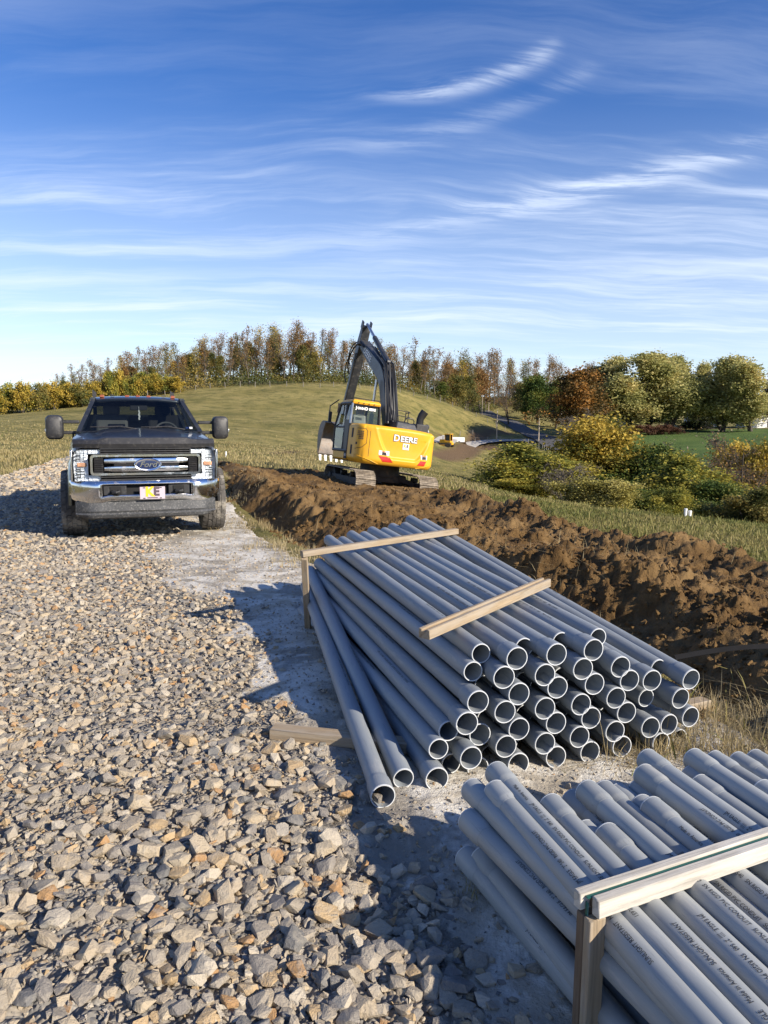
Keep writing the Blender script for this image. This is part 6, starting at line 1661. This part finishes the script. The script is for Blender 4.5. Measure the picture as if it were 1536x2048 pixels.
def natural_width(k):
    if id(k.l or k.w) not in KITW:
        me = k.l if (k.l and len(k.l.vertices) > 4000) else k.w
        c = np.zeros(len(me.vertices) * 3, np.float32); me.vertices.foreach_get('co', c); c = c.reshape(-1, 3)
        KITW[id(k.l or k.w)] = (float(np.percentile(np.abs(c[:, 0]), 97) * 2), float(np.percentile(c[:, 2], 99.3)))
    return KITW[id(k.l or k.w)]
def plant(kname, px, top, Y, leafmat, name, label, cat, group=None, width=None, base=None, idx=None):
    k = kits[kname][idx if idx is not None else trng.randrange(len(kits[kname]))]
    d = ray(px, 855); x = d[0] * Y; z0 = gz(x, Y) - 0.1
    zt = CAMZ + ray(px, top)[2] * Y; h = max(0.8, zt - z0)
    nw, nh = natural_width(k); sz = h / nh
    sx = (width * 1.14 / FPX * Y / nw) if width else sz * trng.uniform(0.9, 1.15)
    o = empty(name, (x, Y, z0), (0, 0, trng.uniform(0, 6.28))); o.scale = (sx, sx, sz)
    tag(o, label, cat, group)
    link(bpy.data.objects.new('trunk', k.w), o)
    if k.l:
        c = bpy.data.objects.new('crown', k.l); link(c, o)
        if len(k.l.materials) == 0: k.l.materials.append(leafmat)
        c.material_slots[0].link = 'OBJECT'; c.material_slots[0].material = leafmat
    return o
# wood on the crest
CREST = [(60, 822), (150, 814), (300, 791), (400, 777), (540, 770), (700, 772), (850, 797), (930, 818), (1000, 815), (1100, 822), (1220, 835)]
TOPS = [(105, 742), (140, 735), (200, 725), (250, 708), (310, 692), (360, 688), (420, 676), (470, 668), (530, 656), (590, 652), (650, 664), (700, 678), (760, 688), (820, 688), (880, 704), (940, 712), (1000, 708), (1060, 722), (1110, 718), (1160, 728), (1230, 742)]
CRY = [(60, 165), (300, 180), (540, 194), (700, 200), (850, 212), (930, 240), (1000, 290), (1220, 300)]
KD = [('tall', L_RUST, 'rust-leaved tall tree'), ('bare', L_RUST, 'nearly bare grey tree'), ('tall', L_OLIVE, 'olive-leaved tall tree'), ('full', L_OLIVE, 'bushy olive tree'), ('tall', L_GOLD, 'gold-tinged tall tree'), ('full', L_RUST, 'bushy rust-brown tree')]
def wood(x0, x1, step, dY, hs, row, weights):
    x = x0; n = 0
    while x < x1:
        n += 1; kn, lm, ds = trng.choices(KD, weights)[0]
        top = interp(TOPS, x); b_ = interp(CREST, x)
        top = b_ - (b_ - top) * trng.uniform(*hs)
        if kn == 'full': top = b_ - (b_ - top) * 0.72
        plant(kn, x, top, interp(CRY, x) + dY + trng.uniform(-4, 6), lm, 'woodland_tree', '%s in the hilltop wood, %s from the left of its %s row' % (ds, ordinal(n), row), 'tree', 'trees of the hilltop wood')
        x += step * trng.uniform(0.6, 1.4)
wood(112, 1215, 13, 5, (0.72, 1.06), 'front', (6, 8, 3, 2, 1, 1))
wood(150, 1215, 13, 24, (0.9, 1.12), 'back', (5, 8, 2, 1, 1, 2))
# scrub at the foot of the wood: leafy mass nobody could count
n = 75000; xs_ = np.array([trng.uniform(95, 1225) for _ in range(n)]); base_x = np.array([ray(x, 855)[0] for x in xs_]); Yd = np.interp(xs_, [c[0] for c in CRY], [c[1] for c in CRY]) + rng.uniform(-1.5, 26, n)
hx = base_x * Yd; hz_ = ground(hx, Yd) + np.abs(rng.normal(0, 1.7, n)) * (0.4 + 1.5 * vnoise(hx * 0.22, Yd * 0.1, 5)); c = np.stack([hx, Yd, hz_], 1)
a = rng.normal(0, 1, (n, 3)); a /= np.linalg.norm(a, axis=1, keepdims=True); b = np.cross(a, rng.normal(0, 1, (n, 3))); b /= np.linalg.norm(b, axis=1, keepdims=True)
s = rng.uniform(0.2, 0.55, (n, 1)); Q = np.stack([c - a * s * .5, c + b * s * .35, c + a * s * .5, c - b * s * .35], 1)
me = mesh_np('undergrowth', Q.reshape(-1, 3), np.arange(n * 4).reshape(-1, 4)); attr(me, 'rnd', np.repeat(np.clip(vnoise(hx * 0.15, Yd * 0.15, 9) + rng.normal(0, .12, n), 0, 1), 4))
o = obj('undergrowth', me, L_OLIVE); tag(o, 'tangled olive undergrowth along the foot of the hilltop wood', 'undergrowth', kind='stuff')
# golden shrubs on the left skyline
x = -14; n = 0
while x < 345:
    n += 1; lm = trng.choice([L_GOLD, L_GOLD, L_YGREEN, L_OLIVE, L_GOLD])
    top = interp([(-20, 772), (60, 768), (120, 770), (170, 768), (230, 745), (330, 750)], x) + trng.uniform(-5, 9)
    plant('shrub', x, top, interp([(-20, 158), (345, 178)], x) + trng.uniform(-2, 5), lm, 'hedgerow_shrub', '%s shrub in the row on the left skyline, %s from the left' % ({L_GOLD: 'golden', L_YGREEN: 'yellow-green', L_OLIVE: 'olive'}[lm], ordinal(n)), 'shrub', 'shrubs on the left skyline', width=trng.uniform(26, 40))
    x += trng.uniform(11, 19)
# roadside and far right trees
for a in (('full', 905, 748, 236, L_OLIVE, 'olive roadside tree standing left of the tall pole', 42), ('full', 935, 752, 244, L_OLIVE, 'second olive roadside tree on the field edge', 40), ('full', 958, 742, 262, L_RUST, 'rusty tree above the bend of the tarmac road', 44),
          ('full', 880, 762, 226, L_GREEN, 'green tree at the right end of the crest fence', 34), ('tall', 925, 728, 262, L_ORANGE, 'orange-crowned tree rising behind the roadside trees', 44),
          ('spread', 1018, 772, 214, L_RUST, 'umbrella-shaped rusty tree leaning over the tarmac road', 58), ('dome', 1075, 752, 240, L_GREEN, 'dark green round tree beyond the tarmac road', 62), ('dome', 1050, 768, 255, L_OLIVE, 'olive tree behind the umbrella-shaped tree', 50),
          ('dome', 1112, 758, 225, L_GREEN, 'green tree touching the big orange tree', 48), ('dome', 1150, 741, 182, L_ORANGE, 'big orange-brown tree over the tarmac road', 104), ('conifer', 1188, 733, 196, L_DARK, 'dark conifer with a crooked top beside the orange tree', 72),
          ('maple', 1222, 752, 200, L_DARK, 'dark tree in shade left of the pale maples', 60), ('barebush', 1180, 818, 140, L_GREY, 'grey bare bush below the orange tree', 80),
          ('maple', 1264, 711, 192, L_PALE, 'first of the tall pale green maples behind the lawn', 96), ('maple', 1338, 716, 197, L_PALE, 'second of the tall pale green maples behind the lawn', 92), ('maple', 1392, 714, 204, L_PALE, 'third of the tall pale maples, with a forked top', 88),
          ('maple', 1444, 720, 194, L_PALE, 'fourth of the tall pale green maples, with dark limbs showing', 84), ('maple', 1502, 734, 190, L_PALE, 'fifth pale maple with a broad hanging crown at the lawn edge', 104), ('dome', 1556, 742, 215, L_RUST, 'rusty tree cut by the right photo edge', 70),
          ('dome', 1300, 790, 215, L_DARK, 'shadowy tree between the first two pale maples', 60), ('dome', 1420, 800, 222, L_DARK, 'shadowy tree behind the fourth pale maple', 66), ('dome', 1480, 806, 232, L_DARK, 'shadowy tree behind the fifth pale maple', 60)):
    kn, px, top, Y_, lm, lab, wd = a
    plant(kn, px, top, Y_, lm, 'roadside_tree' if px < 1130 else 'garden_tree', lab, 'tree', width=wd)
for i, x in enumerate((1252, 1276, 1300, 1324, 1346)):
    plant('hedge', x, 850 + (i in (0, 4)) * 3, 186, L_REDB, 'hedge_shrub', 'red-brown hedge shrub at the lawn edge, %s from the left' % ordinal(i + 1), 'shrub', 'red-brown hedge shrubs', width=34)
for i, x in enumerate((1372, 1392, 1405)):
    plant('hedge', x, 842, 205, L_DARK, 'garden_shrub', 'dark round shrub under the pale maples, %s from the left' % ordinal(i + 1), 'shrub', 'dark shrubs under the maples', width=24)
# thicket in the hollow
for a in (('bush', 1078, 898, 50, L_YGREEN, 'yellow-green bush at the left end of the hollow thicket', 140), ('bush', 1040, 962, 47, L_YGREEN, 'low yellow bush at the left foot of the hollow thicket', 70), ('bush', 1212, 848, 57, L_GOLD, 'tallest bush of the thicket, gold above and green below', 150),
          ('bush', 1228, 905, 54, L_GREEN, 'green bush under the tallest gold one', 130), ('barebush', 1132, 935, 45, L_GREY, 'grey-brown twiggy bush between two yellow bushes', 90), ('bush', 1195, 965, 41, L_PALEY, 'pale yellow shrub at the front of the thicket', 100),
          ('bush', 1312, 903, 53, L_GREEN, 'dark green bush in the middle of the thicket', 120), ('barebush', 1345, 895, 62, L_GREY, 'left grey bare tree rising behind the thicket', 84), ('spread', 1420, 868, 65, L_GREY, 'right grey bare spreading tree against the lawn', 120),
          ('bush', 1400, 922, 47, L_YGREEN, 'yellow-green bush right of the dark green one', 130), ('bush', 1340, 985, 42, L_YGREEN, 'low yellowish bush in front of the dark green one', 80), ('spread', 1482, 884, 50, L_RUST, 'brown twiggy tree near the right edge of the thicket', 110),
          ('bush', 1512, 898, 54, L_GOLD, 'gold bush behind the brown twiggy tree', 100), ('bush', 1452, 975, 43, L_GREEN, 'low green bush right of the white stakes', 100), ('bush', 1530, 985, 40, L_OLIVE, 'olive bush cut by the right photo edge', 90), ('bush', 1285, 975, 44, L_GREEN, 'low green bush between the pale yellow and dark green ones', 90)):
    kn, px, top, Y_, lm, lab, wd = a
    plant(kn, px, top - 6, Y_, lm, 'thicket_bush', lab, 'bush', width=wd * 1.25)

# ------------------------------------------------------------------ roads, poles, fences, machines and houses in the distance
MAT_TAR = material('tarmac', (0.085, 0.083, 0.082), 0.85, var=0.18, vscale=0.6, bump=0.2, bscale=4)
MAT_LANE = material('limestone_lane', (0.42, 0.39, 0.34), 0.9, var=0.15, vscale=0.8)
MAT_LINE = material('yellow_road_line', (0.55, 0.38, 0.06), 0.7)
MAT_POST = material('grey_fence_wood', (0.22, 0.20, 0.17), 0.9, var=0.2)
MAT_POLE = material('pole_wood', (0.40, 0.33, 0.25), 0.85, var=0.15)
MAT_WIRE = material('fence_wire', (0.25, 0.25, 0.25), 0.5, 0.6)
MAT_SIDING = material('white_siding', (0.72, 0.72, 0.70), 0.7, var=0.05)
MAT_ROOFS = material('grey_shingles', (0.10, 0.095, 0.09), 0.85, var=0.2, vscale=2)
MAT_WIN = material('dark_window', (0.02, 0.024, 0.03), 0.15)
MAT_STAKE = material('white_pvc', (0.80, 0.80, 0.78), 0.4, var=0.03)
def ribbon(name, path, w_, dz, mat, seg=3.0):
    pts = [Vector((*p, 0)) for p in path]; out = []
    for a, c_ in zip(pts[:-1], pts[1:]):
        n_ = max(1, int((c_ - a).length / seg))
        out += [a.lerp(c_, i / n_) for i in range(n_)]
    out.append(pts[-1])
    for _ in range(4): out = [out[0]] + [(out[i - 1] + out[i] * 2 + out[i + 1]) / 4 for i in range(1, len(out) - 1)] + [out[-1]]
    V = []; k = [-0.5, -0.25, 0, 0.25, 0.5]
    for i, p in enumerate(out):
        t = (out[min(i + 1, len(out) - 1)] - out[max(i - 1, 0)]).normalized(); s = Vector((-t.y, t.x, 0))
        for q in k: v = p + s * w_ * q; V.append((v.x, v.y, 0))
    V = np.array(V); c0 = V[2::5]; zc = terrain_z(V[:, 0], V[:, 1]).reshape(-1, 5)
    zc = np.repeat(zc.max(1, keepdims=True), 5, 1) * 0.5 + zc * 0.5
    V[:, 2] = zc.ravel() + dz
    n_ = 5; i = np.arange(len(out) - 1)[:, None] * n_ + np.arange(n_ - 1)[None]; Fq = np.stack([i, i + 1, i + n_ + 1, i + n_], -1).reshape(-1, 4)
    return obj(name, mesh_np(name, V, Fq, True), mat)
RP = px_path([(1180, 918), (1140, 899), (1100, 882), (1060, 866), (1025, 851), (995, 838), (970, 826), (945, 814)])
RP = [(RP[0][0] + 14, RP[0][1] - 45), (RP[0][0] + 6, RP[0][1] - 20)] + RP
o = ribbon('tarmac_road', RP, 6.6, 0.10, MAT_TAR); tag(o, 'grey tarmac road climbing away behind the hollow', 'road', kind='structure')
o = ribbon('road_line', RP, 0.28, 0.16, MAT_LINE); tag(o, 'yellow line along the middle of the tarmac road', 'road line', kind='structure')
LP_ = px_path([(1075, 884), (1040, 879), (1000, 878), (960, 882), (930, 887), (885, 893)])
o = ribbon('gravel_lane', LP_, 4.2, 0.07, MAT_LANE); tag(o, 'pale gravel lane leading from the tarmac road to the bulldozer', 'lane', kind='structure')
def pole(px, base, top, lab, r=0.13):
    p = hit(px, base); zt = CAMZ + ray(px, top)[2] * p.y; h = zt - p.z
    b = MB(); b.tube([(0, 0, -0.3), (0, 0, h * 0.5), (0, 0, h)], r, 8, True, [r * 1.15, r, r * 0.75]); b.cyl((0, 0, h), (0, 0, h + 0.12), r * 0.85, r * 0.3, 8)
    o = b.build('utility_pole', MAT_POLE, None, loc=p); tag(o, lab, 'pole', 'wooden poles by the tarmac road'); return o
pole(993, 883, 820, 'tall wooden pole beside the gravel lane, in front of the tarmac road'); pole(1077, 886, 837, 'wooden pole at the corner of lane and tarmac road'); pole(1027, 960, 895, 'lone wooden pole in the hollow left of the yellow bush')
pole(977, 826, 781, 'pale pole farther up the tarmac road'); pole(964, 832, 790, 'short brown pole left of the pale upper pole', 0.1)
def fence(path, step, lab, h=1.25):
    root = empty('field_fence', (path[0][0], path[0][1], gz(*path[0]))); tag(root, lab, 'fence')
    b = MB(); b.tube([(0, 0, -0.2), (0, 0, h)], 0.085, 6); o = b.build('post', MAT_POST); me = o.data; bpy.data.objects.remove(o)
    pts = []
    for a, c_ in zip(path[:-1], path[1:]):
        a, c_ = Vector(a), Vector(c_); n_ = max(1, int((c_ - a).length / step)); pts += [a.lerp(c_, i / n_) for i in range(n_)]
    pts.append(Vector(path[-1])); tops = []
    for p in pts:
        z = float(terrain_z(np.array([p.x]), np.array([p.y]))[0]); q = link(bpy.data.objects.new('post', me), root)
        q.location = Vector((p.x, p.y, z)) - root.location; q.rotation_euler = (trng.gauss(0, .05), trng.gauss(0, .05), 0); q.scale = (1, 1, trng.uniform(0.9, 1.15)); tops.append((p.x - root.location.x, p.y - root.location.y, z - root.location.z))
    for hh in (0.45, 0.8, 1.12):
        b = MB(); b.tube([(x, y, z + hh) for x, y, z in tops], 0.012, 4); b.build('wire', MAT_WIRE, root)
    return root
fence(px_path([(225, 803), (330, 790), (420, 778), (540, 773), (640, 774), (720, 777), (800, 788), (880, 806), (930, 823), (975, 846), (1010, 862)]), 3.2, 'wire fence on wooden posts following the crest below the wood')
fence(px_path([(950, 884), (1000, 882), (1050, 887), (1085, 898), (1110, 912)]), 3.0, 'dark post fence on the near side of the gravel lane')
fence(px_path([(895, 880), (920, 874), (945, 870)]), 4, 'short fence behind the bulldozer')
def stake(px, y0, y1, Y, lab):
    p = P(px, y1, Y); p.z = gz(p.x, p.y); t = P(px, y0, Y); b = MB(); b.tube([(0, 0, -0.1), (0, 0, t.z - p.z)], 0.04, 10); b.lathe([(0, 0.03), (0, 0.045), (0.05, 0.045), (0.05, 0.03)], 2, 12, (0, 0, t.z - p.z - 0.06))
    o = b.build('white_stake', MAT_STAKE, None, loc=p); tag(o, lab, 'stake'); return o
stake(1370, 1017, 1042, 19.5, 'left and taller of two white stakes in the grass before the thicket'); stake(1379, 1021, 1042, 19.5, 'right and shorter of two white stakes in the grass before the thicket'); stake(452, 903, 917, 42, 'single white stake in the field right of the truck')
# bulldozer
dz_p = hit(893, 895); DZ = empty('bulldozer', dz_p, (0, 0, R(62))); tag(DZ, 'small yellow bulldozer at work far behind the excavator', 'bulldozer')
k = 1.0
for s in (-1, 1):
    b = MB(); b.prism([(-1.3, 0.25), (-1.0, 0.02), (1.0, 0.02), (1.3, 0.25), (1.2, 0.65), (0.9, 0.8), (-1.0, 0.8), (-1.25, 0.6)], 0, s * 0.8 - 0.24, s * 0.8 + 0.24); b.build('track', MAT_TFRAME, DZ, 0.03)
b = MB(); b.box((0, 0.75, 1.1), (0.9, 1.2, 0.8)); b.box((0, -0.2, 0.7), (1.0, 2.2, 0.5)); b.build('body', MAT_YEL, DZ, 0.05)
b = MB()
for x in (-0.55, 0.55):
    for y in (-0.95, 0.15): b.box((x, y, 1.85), (0.1, 0.1, 1.3))
b.box((0, -0.4, 1.1), (1.2, 1.2, 0.25)); cb = b.build('cab', MAT_YEL, DZ)
b = MB(); b.box((0, -0.4, 2.55), (1.4, 1.45, 0.14)); b.build('cab_roof', MAT_YEL, cb, 0.03)
for x, sx, sy in ((-0.56, 0.02, 1.0), (0.56, 0.02, 1.0)):
    b = MB(); b.box((x, -0.4, 1.85), (sx, sy, 1.2)); b.build('window', MAT_WIN, cb)
b = MB(); b.box((0, 0.16, 1.85), (1.0, 0.02, 1.2)); b.build('window', MAT_WIN, cb)
b = MB(); b.prism([(1.75, 0.05), (1.85, 0.1), (1.72, 0.5), (1.85, 0.95), (1.75, 0.95), (1.62, 0.5)], 0, -1.4, 1.4); b.build('blade', MAT_WORN, DZ)
for s in (-1, 1): b = MB(); b.tube([(s * 1.1, 0, 0.4), (s * 1.1, 1.7, 0.35)], 0.07, 6); b.build('push_arm', MAT_YEL, DZ)
b = MB(); b.cyl((0.2, 0.9, 1.4), (0.2, 0.9, 2.1), 0.06, n=8); b.build('exhaust_pipe', MAT_INTD, DZ)
p = hit(916, 889); p.y += 3; TRL = empty('white_trailer', p, (0, 0, R(8))); tag(TRL, 'long low white trailer parked beside the bulldozer', 'trailer')
b = MB(); b.box((0, 0, 0.95), (3.0, 1.9, 1.0)); b.build('box', MAT_SIDING, TRL, 0.03)
b = MB(); b.box((1.9, 0, 0.55), (0.9, 0.12, 0.1)); b.build('drawbar', MAT_TFRAME, TRL)
for x in (-0.5, 0.3):
    for s in (-1, 1): b = MB(); b.cyl((x, s * 0.9, 0.33), (x, s * 1.08, 0.33), 0.33, n=14); b.build('wheel', MAT_TYRE, TRL)
# houses
def house(px, base, Y, w_, d_, h_, rh, lab, rz=0.0, wins=((-.3, .5), (0.05, .5), (.32, .5))):
    q = ray(px, 855); x = q[0] * Y; z = gz(x, Y)
    H_ = empty('house', (x, Y, z), (0, 0, rz)); tag(H_, lab, 'house')
    b = MB(); b.box((0, 0, h_ / 2 - 0.3), (w_, d_, h_ + 0.6)); b.prism([(-d_ / 2, h_), (d_ / 2, h_), (0, h_ + rh)], 0, -w_ / 2, w_ / 2); wl = b.build('wall', MAT_SIDING, H_)
    b = MB()
    for s in (-1, 1):
        b.loft([[(-w_ / 2 - .4, s * (d_ / 2 + .45), h_ - .12), (-w_ / 2 - .4, 0, h_ + rh + .12), (-w_ / 2 - .4, 0, h_ + rh + .28), (-w_ / 2 - .4, s * (d_ / 2 + .45), h_ + .04)], [(w_ / 2 + .4, s * (d_ / 2 + .45), h_ - .12), (w_ / 2 + .4, 0, h_ + rh + .12), (w_ / 2 + .4, 0, h_ + rh + .28), (w_ / 2 + .4, s * (d_ / 2 + .45), h_ + .04)]])
    rf = b.build('roof', MAT_ROOFS, H_); b = MB(); b.box((w_ * .2, .3, h_ + rh + .3), (.7, .7, 1.4)); b.build('chimney', material('brick', (0.28, 0.13, 0.09), 0.9), rf)
    for fx, fz in wins:
        b = MB(); b.box((fx * w_, -d_ / 2 - .03, fz * h_), (1.1, .08, 1.35)); f = b.build('window', MAT_STAKE, H_)
        b = MB(); b.box((fx * w_, -d_ / 2 - .08, fz * h_), (.9, .04, 1.15)); b.build('pane', MAT_WIN, f)
    b = MB(); b.box((-.13 * w_, -d_ / 2 - .05, 1.05), (1.0, .08, 2.1)); dr = b.build('door', MAT_ROOFS, H_); b = MB(); b.box((-.13 * w_ + .38, -d_ / 2 - .11, 1.0), (.08, .06, .1)); b.build('handle', MAT_SIL, dr)
    return H_
house(1240, 850, 214, 11, 8, 5.2, 2.6, 'two-storey white house half hidden behind the dark tree', R(-12), ((-.32, .78), (.05, .78), (.34, .78), (.3, .28)))
house(1530, 850, 226, 14, 8, 4.6, 2.4, 'white house at the right photo edge behind the fifth maple', R(10), ((-.36, .72), (-.05, .72), (.2, .3), (.36, .72)))
house(1036, 840, 330, 10, 8, 3.4, 2.2, 'low white house glimpsed behind the umbrella-shaped tree', R(5)); house(1082, 840, 322, 9, 8, 3.2, 2.0, 'low white house glimpsed left of the orange tree', R(-8)); house(1402, 850, 236, 8, 7, 3.6, 2.0, 'small pale house seen between the third and fourth maples', R(4))
# ------------------------------------------------------------------ grass
def grass_material(name, stops):
    return leaf_material(name, stops, 0.3)
G_DRY = grass_material('dry_grass', [(0, (0.15, 0.13, 0.045)), (0.4, (0.28, 0.225, 0.09)), (0.75, (0.42, 0.34, 0.17)), (1, (0.16, 0.17, 0.05))])
G_GREEN = grass_material('meadow_grass', [(0, (0.075, 0.095, 0.025)), (0.4, (0.14, 0.15, 0.04)), (0.75, (0.25, 0.22, 0.075)), (1, (0.36, 0.30, 0.13))])
G_STRAW = grass_material('straw', [(0, (0.20, 0.16, 0.08)), (0.5, (0.40, 0.32, 0.17)), (1, (0.52, 0.44, 0.27))])
def blades(name, x, y, h, w_, lean, mat, label, z=None, kind='stuff', cat='grass', two=False):
    n = len(x); z = surf(x, y) if z is None else z
    az = rng.uniform(0, 2 * np.pi, n); ln = np.abs(rng.normal(0, lean, n)) * h
    d = np.stack([np.cos(az), np.sin(az), np.zeros(n)], 1); az2 = rng.uniform(0, np.pi, n); s = np.stack([np.cos(az2), np.sin(az2), np.zeros(n)], 1) * w_[:, None] / 2
    b0 = np.stack([x, y, z - 0.02], 1); tip = b0 + d * ln[:, None] + np.array([0, 0, 1.0]) * np.sqrt(np.maximum(h ** 2 - np.minimum(ln, h * .98) ** 2, 0.0))[:, None]
    mid = b0 + (tip - b0) * 0.55 + np.array([0, 0, 1.0]) * (h * 0.10)[:, None]
    V = np.stack([b0 - s, b0 + s, mid + s * .8, mid - s * .8, tip], 1).reshape(-1, 3); i = np.arange(n)[:, None] * 5
    F3 = np.concatenate([i + np.array([[0, 1, 2]]), i + np.array([[0, 2, 3]]), i + np.array([[3, 2, 4]])], 0)
    me = mesh_np(name, V, F3); attr(me, 'rnd', np.repeat(np.clip(vnoise(x * .5, y * .5, 3) * .6 + rng.uniform(0, .5, n), 0, 1), 5))
    o = obj(name, me, mat); tag(o, label, cat, kind=kind); return o
def tuft_pts(cx, cy, per, rad):
    n = len(cx); x = np.repeat(cx, per) + rng.normal(0, rad, n * per); y = np.repeat(cy, per) + rng.normal(0, rad, n * per); return x, y
def free(x, y, m=0.0): return (poly_sd(x, y, PAD) < -m) & (poly_sd(x, y, SOIL) < -m)
# verge right of the soil, nearer parts denser
n = 150000; t_ = rng.uniform(0, 1, n); r_ = 8 * (60 / 8) ** t_; a = rng.uniform(R(0), R(36), n); x, y = r_ * np.sin(a), r_ * np.cos(a)
k = free(x, y, -0.15) & (np.hypot(x, y) < 55); x, y = x[k], y[k]; s = np.hypot(x, y)
blades('meadow_grass', x, y, (0.03 + 0.11 * rng.beta(2, 3, len(x))) * np.where(rng.uniform(0, 1, len(x)) < .03, 2.0, 1), 0.006 + 0.0009 * s, 0.7, G_GREEN, 'green and straw-coloured grass on the slope before the thicket')
# field left of the road and behind the soil
n = 150000; t_ = rng.uniform(0, 1, n); r_ = 20 * (130 / 20) ** t_; a = rng.uniform(R(-34), R(8), n); x, y = r_ * np.sin(a), r_ * np.cos(a)
k = free(x, y, 0.0); x, y = x[k], y[k]; s = np.hypot(x, y); pat = vnoise(x * .12, y * .2, 8)
k = rng.uniform(0, 1, len(x)) < (0.3 + 0.7 * sstep(pat, .35, .6)) * (1 - 0.92 * sstep(s, 45, 125)); x, y, s = x[k], y[k], s[k]
blades('field_grass', x, y, (0.07 + 0.20 * rng.beta(2, 3, len(x))), 0.008 + 0.0009 * s, 0.8, G_DRY, 'dry yellow grass on the field left of the road and behind the soil')
# dry tufts where road and soil meet
cx, cy = [], []
for (p, q, n_, sd_) in ((480, 985, 60, .35), (510, 1030, 70, .30), (560, 1075, 60, .25), (600, 1100, 40, .18), (455, 945, 40, .4)):
    c = PZ(p, q, 0.05); cx += list(rng.normal(c.x, sd_, n_)); cy += list(rng.normal(c.y, sd_ * 1.6, n_))
x, y = tuft_pts(np.array(cx), np.array(cy), 16, 0.045)
blades('dry_grass', x, y, rng.uniform(.04, .17, len(x)), np.full(len(x), .006), 1.3, G_STRAW, 'dry grass tufts between the gravel road and the soil bank')
cx, cy = [], []
for (p, q, n_, sd_) in ((1330, 1500, 26, .10), (1420, 1490, 40, .14), (1500, 1470, 40, .16), (1530, 1540, 40, .12), (1450, 1420, 26, .12), (1250, 1520, 8, .08), (1590, 1500, 40, .2)):
    c = PZ(p, q, 0.02); cx += list(rng.normal(c.x, sd_, n_)); cy += list(rng.normal(c.y, sd_, n_))
x, y = tuft_pts(np.array(cx), np.array(cy), 26, 0.035)
blades('straw_grass', x, y, rng.uniform(.04, .16, len(x)) * np.where(rng.uniform(0, 1, len(x)) < .02, 2.0, 1), np.full(len(x), .0038), 2.0, G_STRAW, 'bleached straw and grass at the right foot of the stack')
n = 240; x = rng.normal(1.75, .3, n); y = rng.normal(3.4, .5, n); blades('green_weeds', x, y, rng.uniform(.05, .16, n), np.full(n, .008), .9, G_GREEN, 'green weeds growing through the straw')
cw_ = PZ(700, 1905, 0); cx = rng.normal(PZ(935, 1790, 0).x, .03, 14); cy = rng.normal(PZ(935, 1790, 0).y, .04, 14); x, y = tuft_pts(cx, cy, 14, .02)
blades('small_tuft', x, y, rng.uniform(.02, .06, len(x)), np.full(len(x), .0035), 1.6, G_DRY, 'small dry tuft in the shade left of the near bundle')
# roots and straw in the soil
n = 5200; t_ = rng.uniform(0, 1, n); r_ = 3 * (14 / 3) ** t_; a = rng.uniform(R(-8), R(40), n); x, y = r_ * np.sin(a), r_ * np.cos(a); _, m, sd = soil_z(x, y)
k = (sd > 0.15) & (vnoise(x * 1.5, y * 1.5, 4) > .5); x, y = x[k], y[k]
blades('roots', x, y, rng.uniform(.05, .26, len(x)), np.full(len(x), .0045), 2.2, G_STRAW, 'roots and straw sticking out of the dug soil')
